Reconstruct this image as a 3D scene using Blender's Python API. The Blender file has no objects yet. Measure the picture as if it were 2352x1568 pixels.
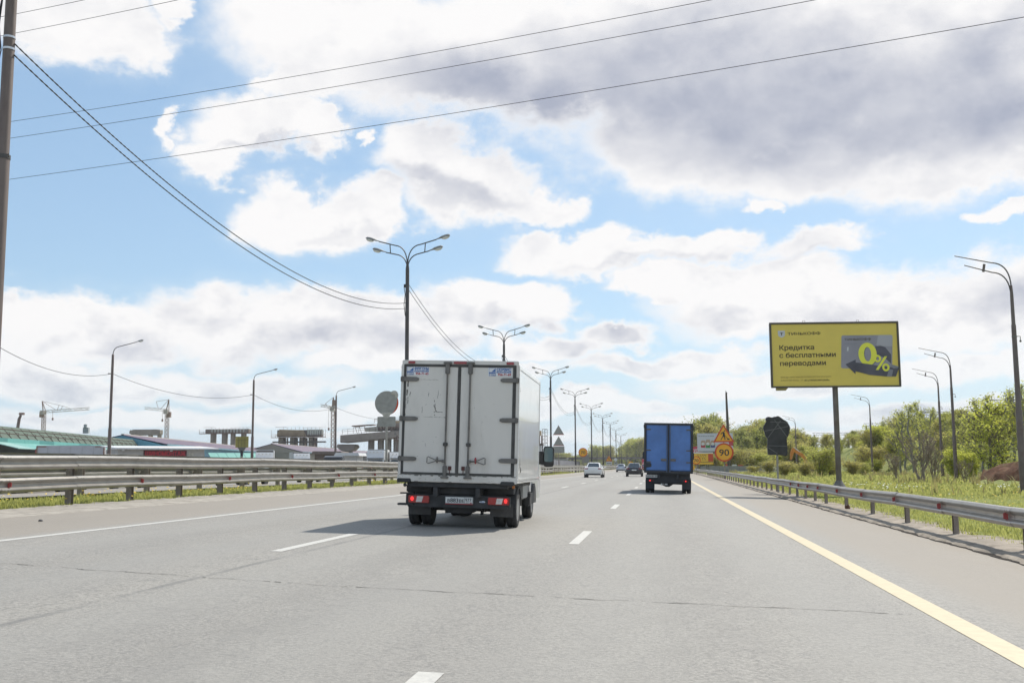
import bpy, bmesh, math, random
import numpy as np
from mathutils import Vector, Matrix, Euler
from mathutils.geometry import tessellate_polygon

SC = bpy.context.scene
COL = SC.collection
R = math.radians
rng = np.random.default_rng(7)
random.seed(7)

# ------------------------------------------------------------------ camera
# world: x to the right of the road direction, y along the road, z up; the camera sits in a car 1.26 m above the asphalt
EYE = Vector((0, 0, 1.26))
YAW, PITCH, ROLL = R(8.019), R(6.791), R(0.3)
FOC = 2400 / 2352
fwd = Vector((-math.sin(YAW) * math.cos(PITCH), math.cos(YAW) * math.cos(PITCH), math.sin(PITCH)))
rgt0 = Vector((math.cos(YAW), math.sin(YAW), 0))
up0 = rgt0.cross(fwd)
rgt = rgt0 * math.cos(ROLL) - up0 * math.sin(ROLL)
upv = rgt0 * math.sin(ROLL) + up0 * math.cos(ROLL)
cam_d = bpy.data.cameras.new('camera')
cam = bpy.data.objects.new('camera', cam_d)
COL.objects.link(cam)
cam_d.sensor_width = 36
cam_d.lens = 36 * FOC
cam_d.clip_start = 0.1
cam_d.clip_end = 20000
cam.matrix_world = Matrix(((rgt.x, upv.x, -fwd.x, EYE.x), (rgt.y, upv.y, -fwd.y, EYE.y), (rgt.z, upv.z, -fwd.z, EYE.z), (0, 0, 0, 1)))
SC.camera = cam


def ray(px, py):
    d = fwd + rgt * ((px - 1176) / 2400) - upv * ((py - 784) / 2400)
    return d.normalized()


def at(px, py, Y):
    d = ray(px, py)
    return EYE + d * (Y / d.y)


# ------------------------------------------------------------------ sun, sky, exposure
SUN_AZ, SUN_EL = R(29), R(51)
sun_d = bpy.data.lights.new('sun', 'SUN')
sun_d.energy = 5.0
sun_d.angle = R(0.53)
sun_d.color = (1.0, 0.945, 0.85)
sun = bpy.data.objects.new('sun', sun_d)
COL.objects.link(sun)
sdir = Vector((math.sin(SUN_AZ) * math.cos(SUN_EL), math.cos(SUN_AZ) * math.cos(SUN_EL), math.sin(SUN_EL)))
sun.rotation_euler = sdir.to_track_quat('Z', 'Y').to_euler()
sun.location = (30, 60, 90)
SC.view_settings.view_transform = 'Standard'
SC.view_settings.look = 'None'
SC.view_settings.exposure = 0.0
SC.view_settings.gamma = 1.0
SC.view_settings.use_curve_mapping = False


class NT:
    """small helper to wire shader nodes"""
    def __init__(s, tree):
        s.t = tree
        s.n = tree.nodes
        s.l = tree.links

    def new(s, kind, **kw):
        nd = s.n.new(kind)
        for k, v in kw.items():
            setattr(nd, k, v)
        return nd

    def put(s, sock, v):
        if hasattr(v, 'is_output') or isinstance(v, bpy.types.NodeSocket):
            s.l.new(v, sock)
        elif v is not None:
            sock.default_value = v

    def m(s, op, a, b=None, c=None, clamp=False):
        nd = s.new('ShaderNodeMath', operation=op, use_clamp=clamp)
        s.put(nd.inputs[0], a)
        if b is not None:
            s.put(nd.inputs[1], b)
        if c is not None:
            s.put(nd.inputs[2], c)
        return nd.outputs[0]

    def v(s, op, a, b=None, c=None):
        nd = s.new('ShaderNodeVectorMath', operation=op)
        s.put(nd.inputs[0], a)
        if b is not None:
            if op == 'SCALE':
                s.put(nd.inputs['Scale'], b)
            else:
                s.put(nd.inputs[1], b)
        if c is not None:
            s.put(nd.inputs[2], c)
        return nd.outputs['Value'] if op in ('LENGTH', 'DOT_PRODUCT', 'DISTANCE') else nd.outputs['Vector']

    def noise(s, vec, scale, detail=4, rough=0.55, dist=0.0, lac=2.0):
        nd = s.new('ShaderNodeTexNoise')
        s.put(nd.inputs['Vector'], vec)
        nd.inputs['Scale'].default_value = scale
        nd.inputs['Detail'].default_value = detail
        nd.inputs['Roughness'].default_value = rough
        nd.inputs['Distortion'].default_value = dist
        nd.inputs['Lacunarity'].default_value = lac
        return nd

    def step(s, v, lo, hi, to0=0.0, to1=1.0):
        nd = s.new('ShaderNodeMapRange', interpolation_type='SMOOTHSTEP', clamp=True)
        s.put(nd.inputs[0], v)
        for i, q in enumerate((lo, hi, to0, to1)):
            s.put(nd.inputs[i + 1], q)
        return nd.outputs[0]

    def mix(s, f, a, b, blend='MIX'):
        nd = s.new('ShaderNodeMix', data_type='RGBA', blend_type=blend)
        s.put(nd.inputs[0], f)
        for sock, q in ((nd.inputs[6], a), (nd.inputs[7], b)):
            if isinstance(q, tuple) and len(q) == 3:
                q = (*q, 1)
            s.put(sock, q)
        return nd.outputs[2]


world = bpy.data.worlds.new('World')
SC.world = world
world.use_nodes = True


def azel(px, py):
    d = ray(px, py)
    return math.atan2(d.x, d.y), math.asin(d.z)


def build_sky():
    w = NT(world.node_tree)
    w.n.clear()
    out = w.new('ShaderNodeOutputWorld')
    sky = w.new('ShaderNodeTexSky', sky_type='NISHITA', sun_disc=False)
    sky.sun_elevation = SUN_EL
    sky.sun_rotation = SUN_AZ
    sky.air_density = 1.0
    sky.dust_density = 0.6
    sky.ozone_density = 1.6
    D = w.v('NORMALIZE', w.new('ShaderNodeTexCoord').outputs['Generated'])
    sp = w.new('ShaderNodeSeparateXYZ')
    w.l.new(D, sp.inputs[0])
    az = w.m('ARCTAN2', sp.outputs[0], sp.outputs[1])
    el = w.m('ARCSINE', sp.outputs[2])
    cb = w.new('ShaderNodeCombineXYZ')
    w.l.new(az, cb.inputs[0])
    w.l.new(el, cb.inputs[1])
    P0 = cb.outputs[0]
    # squash the noise a little so puffs are wider than tall
    DS = w.v('MULTIPLY', D, (1, 1, 1.45))
    nA = w.noise(DS, 7.5, 7, 0.56)
    nB = w.noise(w.v('ADD', DS, (3.1, 1.7, 0.4)), 20, 8, 0.60)
    warp = w.v('MULTIPLY', w.v('SUBTRACT', nA.outputs['Color'], (0.5, 0.5, 0.5)), (0.16, 0.11, 0))
    warp2 = w.v('MULTIPLY', w.v('SUBTRACT', nB.outputs['Color'], (0.5, 0.5, 0.5)), (0.055, 0.045, 0))
    # clouds far away over the horizon are seen smaller and flatter
    near = w.step(el, -0.02, 0.22, 0.30, 1.0)
    warp = w.v('SCALE', warp, near)
    warp2 = w.v('SCALE', warp2, near)
    P = w.v('ADD', w.v('ADD', P0, warp), warp2)
    PB = w.v('ADD', P0, w.v('SCALE', w.v('ADD', warp, warp2), 0.85))

    def field(vec, blobs, k):
        acc = None
        for (x, y, rx, ry) in blobs:
            a, e = azel(x, y)
            ra, re = rx / 2400, ry / 2400
            L = w.v('LENGTH', w.v('MULTIPLY_ADD', vec, (1 / ra, 1 / re, 0), (-a / ra, -e / re, 0)))
            acc = L if acc is None else w.m('SMOOTH_MIN', acc, L, k)
        return acc
    clouds = [
        # the big bank, upper right
        (820, 60, 300, 170), (1000, 150, 330, 150), (1300, 120, 420, 200), (1750, 150, 560, 260), (2200, 180, 420, 260),
        (1560, 340, 260, 110), (1850, 370, 330, 90), (2180, 380, 300, 80), (690, 190, 110, 40),
        # upper left
        (120, 30, 270, 90), (300, 80, 90, 70), (420, 10, 60, 40),
        # middle left pair
        (590, 270, 160, 75), (480, 340, 100, 50), (700, 290, 60, 60), (348, 296, 32, 40),
        # centre
        (640, 470, 100, 75), (760, 500, 150, 70), (870, 500, 110, 55), (980, 380, 130, 70), (1090, 430, 180, 85), (1230, 470, 110, 42), (820, 325, 34, 18),
        # right middle streaks
        (1240, 570, 110, 42), (1420, 585, 200, 48), (1600, 580, 110, 42), (1860, 590, 160, 42), (1730, 478, 50, 22), (2300, 530, 60, 26),
        # low bank left
        (230, 760, 230, 70), (480, 740, 170, 85), (700, 740, 220, 80), (900, 750, 200, 75), (1100, 700, 160, 60), (1250, 690, 120, 50), (60, 830, 160, 50), (20, 720, 40, 40),
        # low bank right
        (1560, 650, 130, 34), (1750, 700, 240, 80), (2000, 720, 240, 85), (2250, 720, 240, 100), (1400, 760, 95, 36), (1250, 790, 140, 40), (1600, 820, 160, 36),
        # far low rows
        (150, 880, 260, 40), (520, 880, 280, 42), (850, 830, 180, 40), (1120, 850, 170, 36), (1420, 840, 150, 32), (1720, 880, 260, 36), (2150, 860, 260, 40), (300, 960, 300, 26), (760, 955, 260, 24), (1300, 930, 260, 26), (1650, 960, 200, 22), (2150, 950, 260, 26), (1050, 1000, 400, 18), (1900, 1000, 400, 18)]
    f = field(P, clouds, 0.24)
    # elsewhere in the sky: fair-weather cumulus over about half of it
    plane = w.v('DIVIDE', D, w.m('ADD', w.m('MAXIMUM', sp.outputs[2], 0.0), 0.22))
    gp = w.noise(w.v('MULTIPLY', plane, (1, 1, 0)), 1.7, 7, 0.58)
    fg = w.m('MULTIPLY_ADD', gp.outputs['Fac'], -4.2, 3.25)
    a0 = azel(1176, 784)[0]
    mo = w.m('MAXIMUM', w.step(w.m('ABSOLUTE', w.m('SUBTRACT', az, a0)), 0.50, 0.66), w.step(el, 0.46, 0.60))
    f = w.m('ADD', w.m('MULTIPLY', f, w.m('SUBTRACT', 1.0, mo)), w.m('MULTIPLY', fg, mo))
    fe = w.m('MULTIPLY_ADD', w.m('SUBTRACT', nB.outputs['Fac'], 0.5), 0.85, f)
    alpha = w.m('MULTIPLY', w.step(fe, w.step(el, 0.0, 0.16, 1.26, 1.20), w.step(el, 0.0, 0.16, 0.66, 0.70)), w.step(el, 0.0, 0.13, 0.66, 1.0))
    # a thin veil around and between the clouds
    veil = w.m('MULTIPLY_ADD', w.step(fe, 1.7, 0.95), 0.20, 0.03)
    # grey undersides
    shade = [(1250, 250, 300, 120), (1500, 200, 320, 130), (1850, 230, 420, 150), (2200, 230, 300, 130), (1750, 330, 260, 60), (2000, 340, 250, 50), (1120, 190, 200, 60),
             (950, 440, 90, 28), (1100, 460, 120, 24), (800, 530, 110, 18), (620, 335, 90, 12),
             (560, 790, 120, 30), (760, 780, 150, 30), (250, 800, 150, 22), (950, 780, 130, 22), (1180, 735, 120, 16), (480, 755, 60, 26),
             (1640, 730, 100, 26), (1850, 730, 130, 26), (2100, 750, 180, 30), (2290, 700, 100, 24), (2000, 790, 220, 14),
             (350, 905, 240, 16), (800, 870, 180, 14), (150, 960, 260, 10), (1250, 900, 260, 12), (1900, 925, 300, 12), (640, 985, 240, 9), (1500, 1000, 300, 8), (120, 870, 90, 18), (1450, 610, 190, 12), (1850, 618, 120, 10)]
    g = field(PB, shade, 0.5)
    nC = w.noise(w.v('ADD', DS, (9.3, 2.2, 5.1)), 9, 3, 0.5)
    gg = w.step(w.m('MULTIPLY_ADD', w.m('SUBTRACT', nC.outputs['Fac'], 0.5), 1.1, g), 1.75, 0.20)
    ggo = w.m('MULTIPLY', w.step(fg, 1.0, 0.45), w.step(el, 0.35, 0.9, 0.5, 1.0))
    gg = w.m('ADD', w.m('MULTIPLY', gg, w.m('SUBTRACT', 1.0, mo)), w.m('MULTIPLY', ggo, mo))
    # relief: how the puffs stand out towards the sun above
    nU = w.noise(w.v('ADD', DS, (3.1, 1.7, 0.435)), 20, 5, 0.55)
    rel = w.m('SUBTRACT', nB.outputs['Fac'], nU.outputs['Fac'])
    nA2 = w.noise(w.v('ADD', DS, (0, 0, 0.055)), 7.5, 5, 0.56)
    rel2 = w.m('SUBTRACT', nA.outputs['Fac'], nA2.outputs['Fac'])
    relf = w.m('ADD', w.m('MULTIPLY', rel, 0.55), w.m('MULTIPLY', rel2, 0.9))
    inner = w.step(fe, 1.0, 0.55)
    dark = w.m('ADD', w.m('MULTIPLY', gg, w.m('ADD', w.step(el, 0.03, 0.15, 0.20, 0.36), w.step(el, 0.23, 0.31, 0.0, 0.48))), w.m('MULTIPLY', relf, w.m('MULTIPLY', inner, w.step(el, 0.03, 0.26, -2.6, -0.9))), clamp=True)
    dark = w.m('MULTIPLY', dark, inner)
    ccol = w.mix(dark, (1.02, 1.01, 1.01), (0.44, 0.475, 0.585))
    # whitish band of distant air close to the horizon
    hz = w.step(el, 0.20, -0.02)
    base = w.m('MULTIPLY', hz, 0.80)
    bg_sky = w.new('ShaderNodeBackground')
    w.l.new(w.mix(0.45, w.mix(1.0, sky.outputs[0], (1.02, 1.04, 1.0), 'MULTIPLY'), (2.55, 3.9, 5.5)), bg_sky.inputs[0])
    bg_sky.inputs[1].default_value = 0.145
    bg_hz = w.new('ShaderNodeBackground')
    bg_hz.inputs[0].default_value = (0.665, 0.80, 0.93, 1)
    bg_hz.inputs[1].default_value = 1.0
    bg_cl = w.new('ShaderNodeBackground')
    w.l.new(ccol, bg_cl.inputs[0])
    bg_cl.inputs[1].default_value = 0.96
    m1 = w.new('ShaderNodeMixShader')
    w.l.new(w.m('MAXIMUM', base, veil), m1.inputs[0])
    w.l.new(bg_sky.outputs[0], m1.inputs[1])
    w.l.new(bg_hz.outputs[0], m1.inputs[2])
    m2 = w.new('ShaderNodeMixShader')
    w.l.new(w.m('MULTIPLY', alpha, w.step(el, -0.005, 0.012)), m2.inputs[0])
    w.l.new(m1.outputs[0], m2.inputs[1])
    w.l.new(bg_cl.outputs[0], m2.inputs[2])
    w.l.new(m2.outputs[0], out.inputs[0])


build_sky()
world.cycles.sampling_method = 'MANUAL'
world.cycles.sample_map_resolution = 512


# ------------------------------------------------------------------ the lie of the land
def bend(y):
    """sideways shift of the road: straight for 330 m, then a long left-hand bend"""
    return -1.3e-4 * max(0.0, y - 330.0) ** 2 if y < 1300 else -1.3e-4 * 970 ** 2 - 0.252 * (y - 1300)


def sst(v, a, b):
    t = min(1.0, max(0.0, (v - a) / (b - a)))
    return t * t * (3 - 2 * t)


def cross(y):
    return 0.03 - 0.02 * sst(y, 25, 130)


def road_z(u, y):
    if u >= -16.8:
        return -cross(y) * u
    return cross(y) * 16.8 - 0.022 * (-16.8 - u)


def lump(x, y):
    return math.sin(x * 0.31 + 1.3 * math.sin(y * 0.17)) * math.sin(y * 0.23 + 0.7 * math.sin(x * 0.21)) * 0.5 + 0.5 * math.sin(x * 0.83 + y * 0.61) * math.sin(y * 0.9 - x * 0.4) * 0.4


def land_z(x, y):
    u = x - bend(y)
    if u < -35:
        return -0.25 + 0.0 * u
    if u < 5.15:
        return road_z(u, y) - 0.06
    z = road_z(5.15, y) + 0.0 + 0.05 * sst(u, 5.2, 6.0)
    z += (-0.02 - z) * sst(u, 8, 16)
    z += 0.10 * lump(x, y) * sst(u, 7.5, 12)
    foot = 25.5 + 3.5 * sst(y, 80, 150)
    z += 4.6 * sst(u, foot, foot + 9.5) * sst(y, 62, 100)
    z += 1.2 * sst(u, foot + 6, foot + 40) * sst(y, 62, 110)
    z += 0.5 * lump(x * 0.6, y * 0.6) * sst(u, foot - 4, foot + 4)
    # bare heap of dug-up soil and the grassy rise below it
    d = ((x - 33) / 13.0) ** 2 + ((y - 72) / 8) ** 2
    z += 4.4 * max(0.0, 1 - math.sqrt(d)) if d < 1 else 0
    d2 = ((x - 30) / 13) ** 2 + ((y - 55) / 12) ** 2
    z += 0.8 * max(0.0, 1 - d2) ** 1.2
    return z


# ------------------------------------------------------------------ materials
MATS = {}


def mat(name, col, rough=0.6, metal=0.0, var=0.12, scale=3.0, bump=0.0, bscale=40.0, spec=0.5, dirt=None, dirt_amt=0.0, dirt_scale=1.5, coat=0.0, emit=None, stretch=None, detail=5):
    """a principled surface with its own grain, wear and dirt"""
    if name in MATS:
        return MATS[name]
    mt = bpy.data.materials.new(name)
    mt.use_nodes = True
    w = NT(mt.node_tree)
    bs = w.n['Principled BSDF']
    co = w.new('ShaderNodeTexCoord').outputs['Object']
    if stretch:
        co = w.v('MULTIPLY', co, stretch)
    nz = w.noise(co, scale, detail, 0.6)
    f = w.step(nz.outputs['Fac'], 0.25, 0.75)
    lo = tuple(max(0, c * (1 - var)) for c in col)
    hi = tuple(min(1, c * (1 + var)) for c in col)
    c = w.mix(f, lo, hi)
    if dirt is not None:
        nd = w.noise(w.v('ADD', co, (4.4, 1.2, 7.7)), dirt_scale, 8, 0.68)
        c = w.mix(w.m('MULTIPLY', w.step(nd.outputs['Fac'], 0.48, 0.72), dirt_amt), c, dirt)
    w.put(bs.inputs['Base Color'], c)
    bs.inputs['Roughness'].default_value = rough
    bs.inputs['Metallic'].default_value = metal
    bs.inputs['Specular IOR Level'].default_value = spec
    bs.inputs['Coat Weight'].default_value = coat
    if bump:
        nb = w.noise(co, bscale, 4, 0.6)
        bp = w.new('ShaderNodeBump')
        bp.inputs['Strength'].default_value = bump
        bp.inputs['Distance'].default_value = 0.02
        w.l.new(nb.outputs['Fac'], bp.inputs['Height'])
        w.l.new(bp.outputs[0], bs.inputs['Normal'])
    if emit:
        bs.inputs['Emission Color'].default_value = (*emit[0], 1)
        bs.inputs['Emission Strength'].default_value = emit[1]
    MATS[name] = mt
    return mt


def leaf_mat(name, lo, hi, trans=0.5):
    if name in MATS:
        return MATS[name]
    mt = bpy.data.materials.new(name)
    mt.use_nodes = True
    w = NT(mt.node_tree)
    bs = w.n['Principled BSDF']
    oi = w.new('ShaderNodeObjectInfo')
    co = w.new('ShaderNodeTexCoord').outputs['Object']
    nz = w.noise(co, 0.9, 3, 0.6)
    nf = w.noise(co, 9.0, 2, 0.6)
    f = w.m('ADD', w.m('MULTIPLY', w.step(nz.outputs['Fac'], 0.3, 0.7), 0.45), w.m('ADD', w.m('MULTIPLY', w.step(nf.outputs['Fac'], 0.3, 0.7), 0.3), w.m('MULTIPLY', oi.outputs['Random'], 0.35)), clamp=True)
    c = w.mix(f, lo, hi)
    w.put(bs.inputs['Base Color'], c)
    bs.inputs['Roughness'].default_value = 0.6
    bs.inputs['Specular IOR Level'].default_value = 0.25
    tr = w.new('ShaderNodeBsdfTranslucent')
    w.put(tr.inputs[0], w.mix(0.5, c, tuple(min(0.8, h * 1.7) for h in hi)))
    mx = w.new('ShaderNodeMixShader')
    mx.inputs[0].default_value = trans
    w.l.new(bs.outputs[0], mx.inputs[1])
    w.l.new(tr.outputs[0], mx.inputs[2])
    w.l.new(mx.outputs[0], w.n['Material Output'].inputs[0])
    MATS[name] = mt
    return mt


def glass_mat(name, tint=(0.02, 0.025, 0.03)):
    if name in MATS:
        return MATS[name]
    m = mat(name, tint, 0.06, 0.0, 0.1, 2, spec=0.8, coat=0.6)
    return m


# ------------------------------------------------------------------ mesh building
class MB:
    """collects simple solids into one mesh"""
    def __init__(s):
        s.v = []
        s.f = []

    def add(s, vs, fs):
        b = len(s.v)
        s.v += [tuple(q) for q in vs]
        s.f += [tuple(i + b for i in q) for q in fs]
        return s

    def box(s, c, d, rz=0.0, rx=0.0, ry=0.0, taper=None):
        hx, hy, hz = d[0] / 2, d[1] / 2, d[2] / 2
        vs = [Vector((x, y, z)) for z in (-hz, hz) for y in (-hy, hy) for x in (-hx, hx)]
        if taper:
            for q in vs[4:]:
                q.x *= taper[0]
                q.y *= taper[1]
        M = Euler((rx, ry, rz)).to_matrix()
        vs = [M @ q + Vector(c) for q in vs]
        return s.add(vs, [(0, 2, 3, 1), (4, 5, 7, 6), (0, 1, 5, 4), (2, 6, 7, 3), (0, 4, 6, 2), (1, 3, 7, 5)])

    def tube(s, pts, r, n=8, cap=True):
        pts = [Vector(p) for p in pts]
        rs = r if isinstance(r, (list, tuple)) else [r] * len(pts)
        rings = []
        pu = None
        for i, p in enumerate(pts):
            a = pts[max(0, i - 1)]
            b = pts[min(len(pts) - 1, i + 1)]
            d = (b - a).normalized() if (b - a).length > 1e-9 else Vector((0, 0, 1))
            if pu is None:
                pu = d.orthogonal().normalized()
            pu = (pu - d * pu.dot(d))
            pu = pu.normalized() if pu.length > 1e-6 else d.orthogonal().normalized()
            pv = d.cross(pu)
            rings.append([p + (pu * math.cos(2 * math.pi * k / n) + pv * math.sin(2 * math.pi * k / n)) * rs[i] for k in range(n)])
        vs = [q for rg in rings for q in rg]
        fs = []
        for i in range(len(rings) - 1):
            for k in range(n):
                a, b = i * n + k, i * n + (k + 1) % n
                fs.append((a, b, b + n, a + n))
        if cap:
            fs.append(tuple(range(n))[::-1])
            fs.append(tuple((len(rings) - 1) * n + k for k in range(n)))
        return s.add(vs, fs)

    def prism(s, poly, a, b, axis='y'):
        """extrude a 2D outline between a and b along an axis; the outline is (x,z) for y, (y,z) for x, (x,y) for z"""
        def put(p, t):
            return {'y': (p[0], t, p[1]), 'x': (t, p[0], p[1]), 'z': (p[0], p[1], t)}[axis]
        n = len(poly)
        vs = [put(p, a) for p in poly] + [put(p, b) for p in poly]
        fs = [tuple(range(n)), tuple(range(2 * n - 1, n - 1, -1))] + [(k, k + n, (k + 1) % n + n, (k + 1) % n) for k in range(n)]
        return s.add(vs, fs)

    def lathe(s, prof, c=(0, 0, 0), axis='z', n=20):
        vs, fs = [], []
        for (r, h) in prof:
            for k in range(n):
                a = 2 * math.pi * k / n
                q = (r * math.cos(a), r * math.sin(a), h)
                if axis == 'x':
                    q = (q[2], q[0], q[1])
                elif axis == 'y':
                    q = (q[0], q[2], q[1])
                vs.append((q[0] + c[0], q[1] + c[1], q[2] + c[2]))
        for i in range(len(prof) - 1):
            for k in range(n):
                a, b = i * n + k, i * n + (k + 1) % n
                fs.append((a, b, b + n, a + n))
        fs.append(tuple(range(n))[::-1])
        fs.append(tuple((len(prof) - 1) * n + k for k in range(n)))
        return s.add(vs, fs)

    def loft(s, rings, closed=True, cap=True):
        n = len(rings[0])
        vs = [q for rg in rings for q in rg]
        fs = []
        for i in range(len(rings) - 1):
            for k in range(n if closed else n - 1):
                a, b = i * n + k, i * n + (k + 1) % n
                fs.append((a, b, b + n, a + n))
        if cap and closed:
            fs.append(tuple(range(n))[::-1])
            fs.append(tuple((len(rings) - 1) * n + k for k in range(n)))
        return s.add(vs, fs)

    def ball(s, c, r, n=12, m=8):
        r = r if isinstance(r, (tuple, list)) else (r, r, r)
        prof = [(max(1e-4, math.sin(math.pi * i / m)), -math.cos(math.pi * i / m)) for i in range(m + 1)]
        t = MB().lathe(prof, n=n)
        return s.add([(q[0] * r[0] + c[0], q[1] * r[1] + c[1], q[2] * r[2] + c[2]) for q in t.v], t.f)

    def mesh(s, name, smooth=None, bevel=0.0):
        me = bpy.data.meshes.new(name)
        me.from_pydata(s.v, [], s.f)
        bm = bmesh.new()
        bm.from_mesh(me)
        bmesh.ops.recalc_face_normals(bm, faces=bm.faces)
        if bevel:
            es = [e for e in bm.edges if len(e.link_faces) == 2 and e.calc_face_angle(0) > 0.6]
            bmesh.ops.bevel(bm, geom=es, offset=bevel, segments=2, affect='EDGES', clamp_overlap=True)
        bm.to_mesh(me)
        bm.free()
        if smooth:
            me.polygons.foreach_set('use_smooth', [True] * len(me.polygons))
            me.set_sharp_from_angle(angle=R(smooth))
        return me


def link(name, me, m=None, parent=None, loc=(0, 0, 0), rot=(0, 0, 0)):
    o = bpy.data.objects.new(name, me)
    COL.objects.link(o)
    if m is not None and me is not None:
        if len(me.materials) == 0:
            me.materials.append(m)
    o.location = loc
    o.rotation_euler = rot
    if parent is not None:
        o.parent = parent
    return o


def part(name, mb, m, parent, smooth=None, bevel=0.0, loc=(0, 0, 0), rot=(0, 0, 0)):
    return link(name, mb.mesh(name, smooth, bevel), m, parent, loc, rot)


def tag(o, label, cat, group=None):
    o['label'] = label
    o['category'] = cat
    if group:
        o['group'] = group
    return o


def thing(name, label, cat, loc=(0, 0, 0), rot=(0, 0, 0), group=None):
    o = link(name, None, None, None, loc, rot)
    return tag(o, label, cat, group)


def solo(name, mb, m, label, cat, group=None, smooth=None, bevel=0.0, loc=(0, 0, 0), rot=(0, 0, 0)):
    return tag(link(name, mb.mesh(name, smooth, bevel), m, None, loc, rot), label, cat, group)


def dup(root, loc, rot=None, label=None, group=None, scale=None):
    r = root.copy()
    COL.objects.link(r)
    r.location = loc
    if rot is not None:
        r.rotation_euler = rot
    if scale is not None:
        r.scale = scale
    if label:
        r['label'] = label
    if group:
        r['group'] = group
    for ch in root.children:
        c = ch.copy()
        COL.objects.link(c)
        c.parent = r
        for g in ch.children:
            q = g.copy()
            COL.objects.link(q)
            q.parent = c
    return r


def lettering(body, size, m, parent, loc, rot=(R(90), 0, 0), width=None, bold=0.0, ax='LEFT', ext=0.002, name='lettering', shear=0.0, spacing=1.0):
    cu = bpy.data.curves.new('txt', 'FONT')
    cu.body = body
    cu.size = 1.0
    cu.align_x = ax
    cu.align_y = 'BOTTOM_BASELINE'
    cu.fill_mode = 'NONE'
    cu.shear = shear
    cu.space_character = spacing
    cu.resolution_u = 3
    o = bpy.data.objects.new('txt', cu)
    me = bpy.data.meshes.new_from_object(o)
    bpy.data.objects.remove(o)
    # each outline of a letter is filled with its own holes, so strokes that cross stay solid
    nb = {}
    for e in me.edges:
        i, j = e.vertices
        nb.setdefault(i, []).append(j)
        nb.setdefault(j, []).append(i)
    loops, seen = [], set()
    for st in nb:
        if st in seen:
            continue
        lp, cur, prev = [], st, None
        while cur is not None and cur not in seen:
            seen.add(cur)
            lp.append(me.vertices[cur].co.to_2d())
            nx = [q for q in nb[cur] if q != prev and q not in seen]
            prev, cur = cur, (nx[0] if nx else None)
        if len(lp) > 2:
            loops.append(lp)
    def area(lp):
        return sum(lp[k - 1].x * lp[k].y - lp[k].x * lp[k - 1].y for k in range(len(lp))) / 2
    def inside(p, lp):
        c = False
        for k in range(len(lp)):
            a_, b_ = lp[k - 1], lp[k]
            if (a_.y > p.y) != (b_.y > p.y) and p.x < (b_.x - a_.x) * (p.y - a_.y) / (b_.y - a_.y) + a_.x:
                c = not c
        return c
    info = [(lp, area(lp)) for lp in loops]
    # the walk may run a loop either way round: a loop is a hole when it lies wholly inside an odd number of others
    depth = [sum(1 for k, (o_, ar) in enumerate(info) if k != i and abs(ar) > abs(info[i][1]) and sum(inside(q, o_) for q in info[i][0]) > .7 * len(info[i][0])) for i in range(len(info))]
    mb = MB()
    step_z = 0.0
    for i, (lp, ar) in enumerate(info):
        if depth[i] % 2:
            continue
        holes = [info[j][0] for j in range(len(info)) if depth[j] == depth[i] + 1 and sum(inside(q, lp) for q in info[j][0]) > .7 * len(info[j][0])]
        polys = [lp] + holes
        flat_pts = [q for pl in polys for q in pl]
        tris = tessellate_polygon([[q.to_3d() for q in pl] for pl in polys])
        for dx, dy in ((0, 0),) if not bold else ((0, 0), (bold, bold * .6), (-bold, -bold * .6), (bold, -bold * .6), (-bold, bold * .6)):
            step_z += 0.00006
            z = ext + step_z % 0.0011
            mb.add([(q.x * size + dx, q.y * size + dy, z) for q in flat_pts], [tuple(t) for t in tris])
    me = bpy.data.meshes.new(name)
    me.from_pydata(mb.v, [], mb.f)
    bm = bmesh.new()
    bm.from_mesh(me)
    for f_ in bm.faces:
        f_.normal_update()
        if f_.normal.z < 0:
            f_.normal_flip()
    bm.to_mesh(me)
    bm.free()
    if width:
        xs = [q.co.x for q in me.vertices]
        k = width / (max(xs) - min(xs))
        me.transform(Matrix.Diagonal((k, 1, 1, 1)))
    return link(name, me, m, parent, loc, rot)


def structure(name, me, m, parent=None):
    o = link(name, me, m, parent)
    if parent is None:
        o['kind'] = 'structure'
    return o


def sheet(us, ys, zf, dz=0.0):
    """ground-like sheet over road coordinates (u across, y along)"""
    mb = MB()
    vs, fs = [], []
    for y in ys:
        for u in us:
            x = u + bend(y)
            vs.append((x, y, zf(u, y) + dz))
    n = len(us)
    for j in range(len(ys) - 1):
        for i in range(n - 1):
            a = j * n + i
            fs.append((a, a + 1, a + 1 + n, a + n))
    return mb.add(vs, fs)


YS = [-40, -20, -5] + list(np.arange(0, 60, 2.0)) + list(np.arange(60, 150, 3.0)) + list(np.arange(150, 340, 10.0)) + list(np.arange(340, 1300, 20.0)) + [1300, 1600, 2200, 3400]


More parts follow.
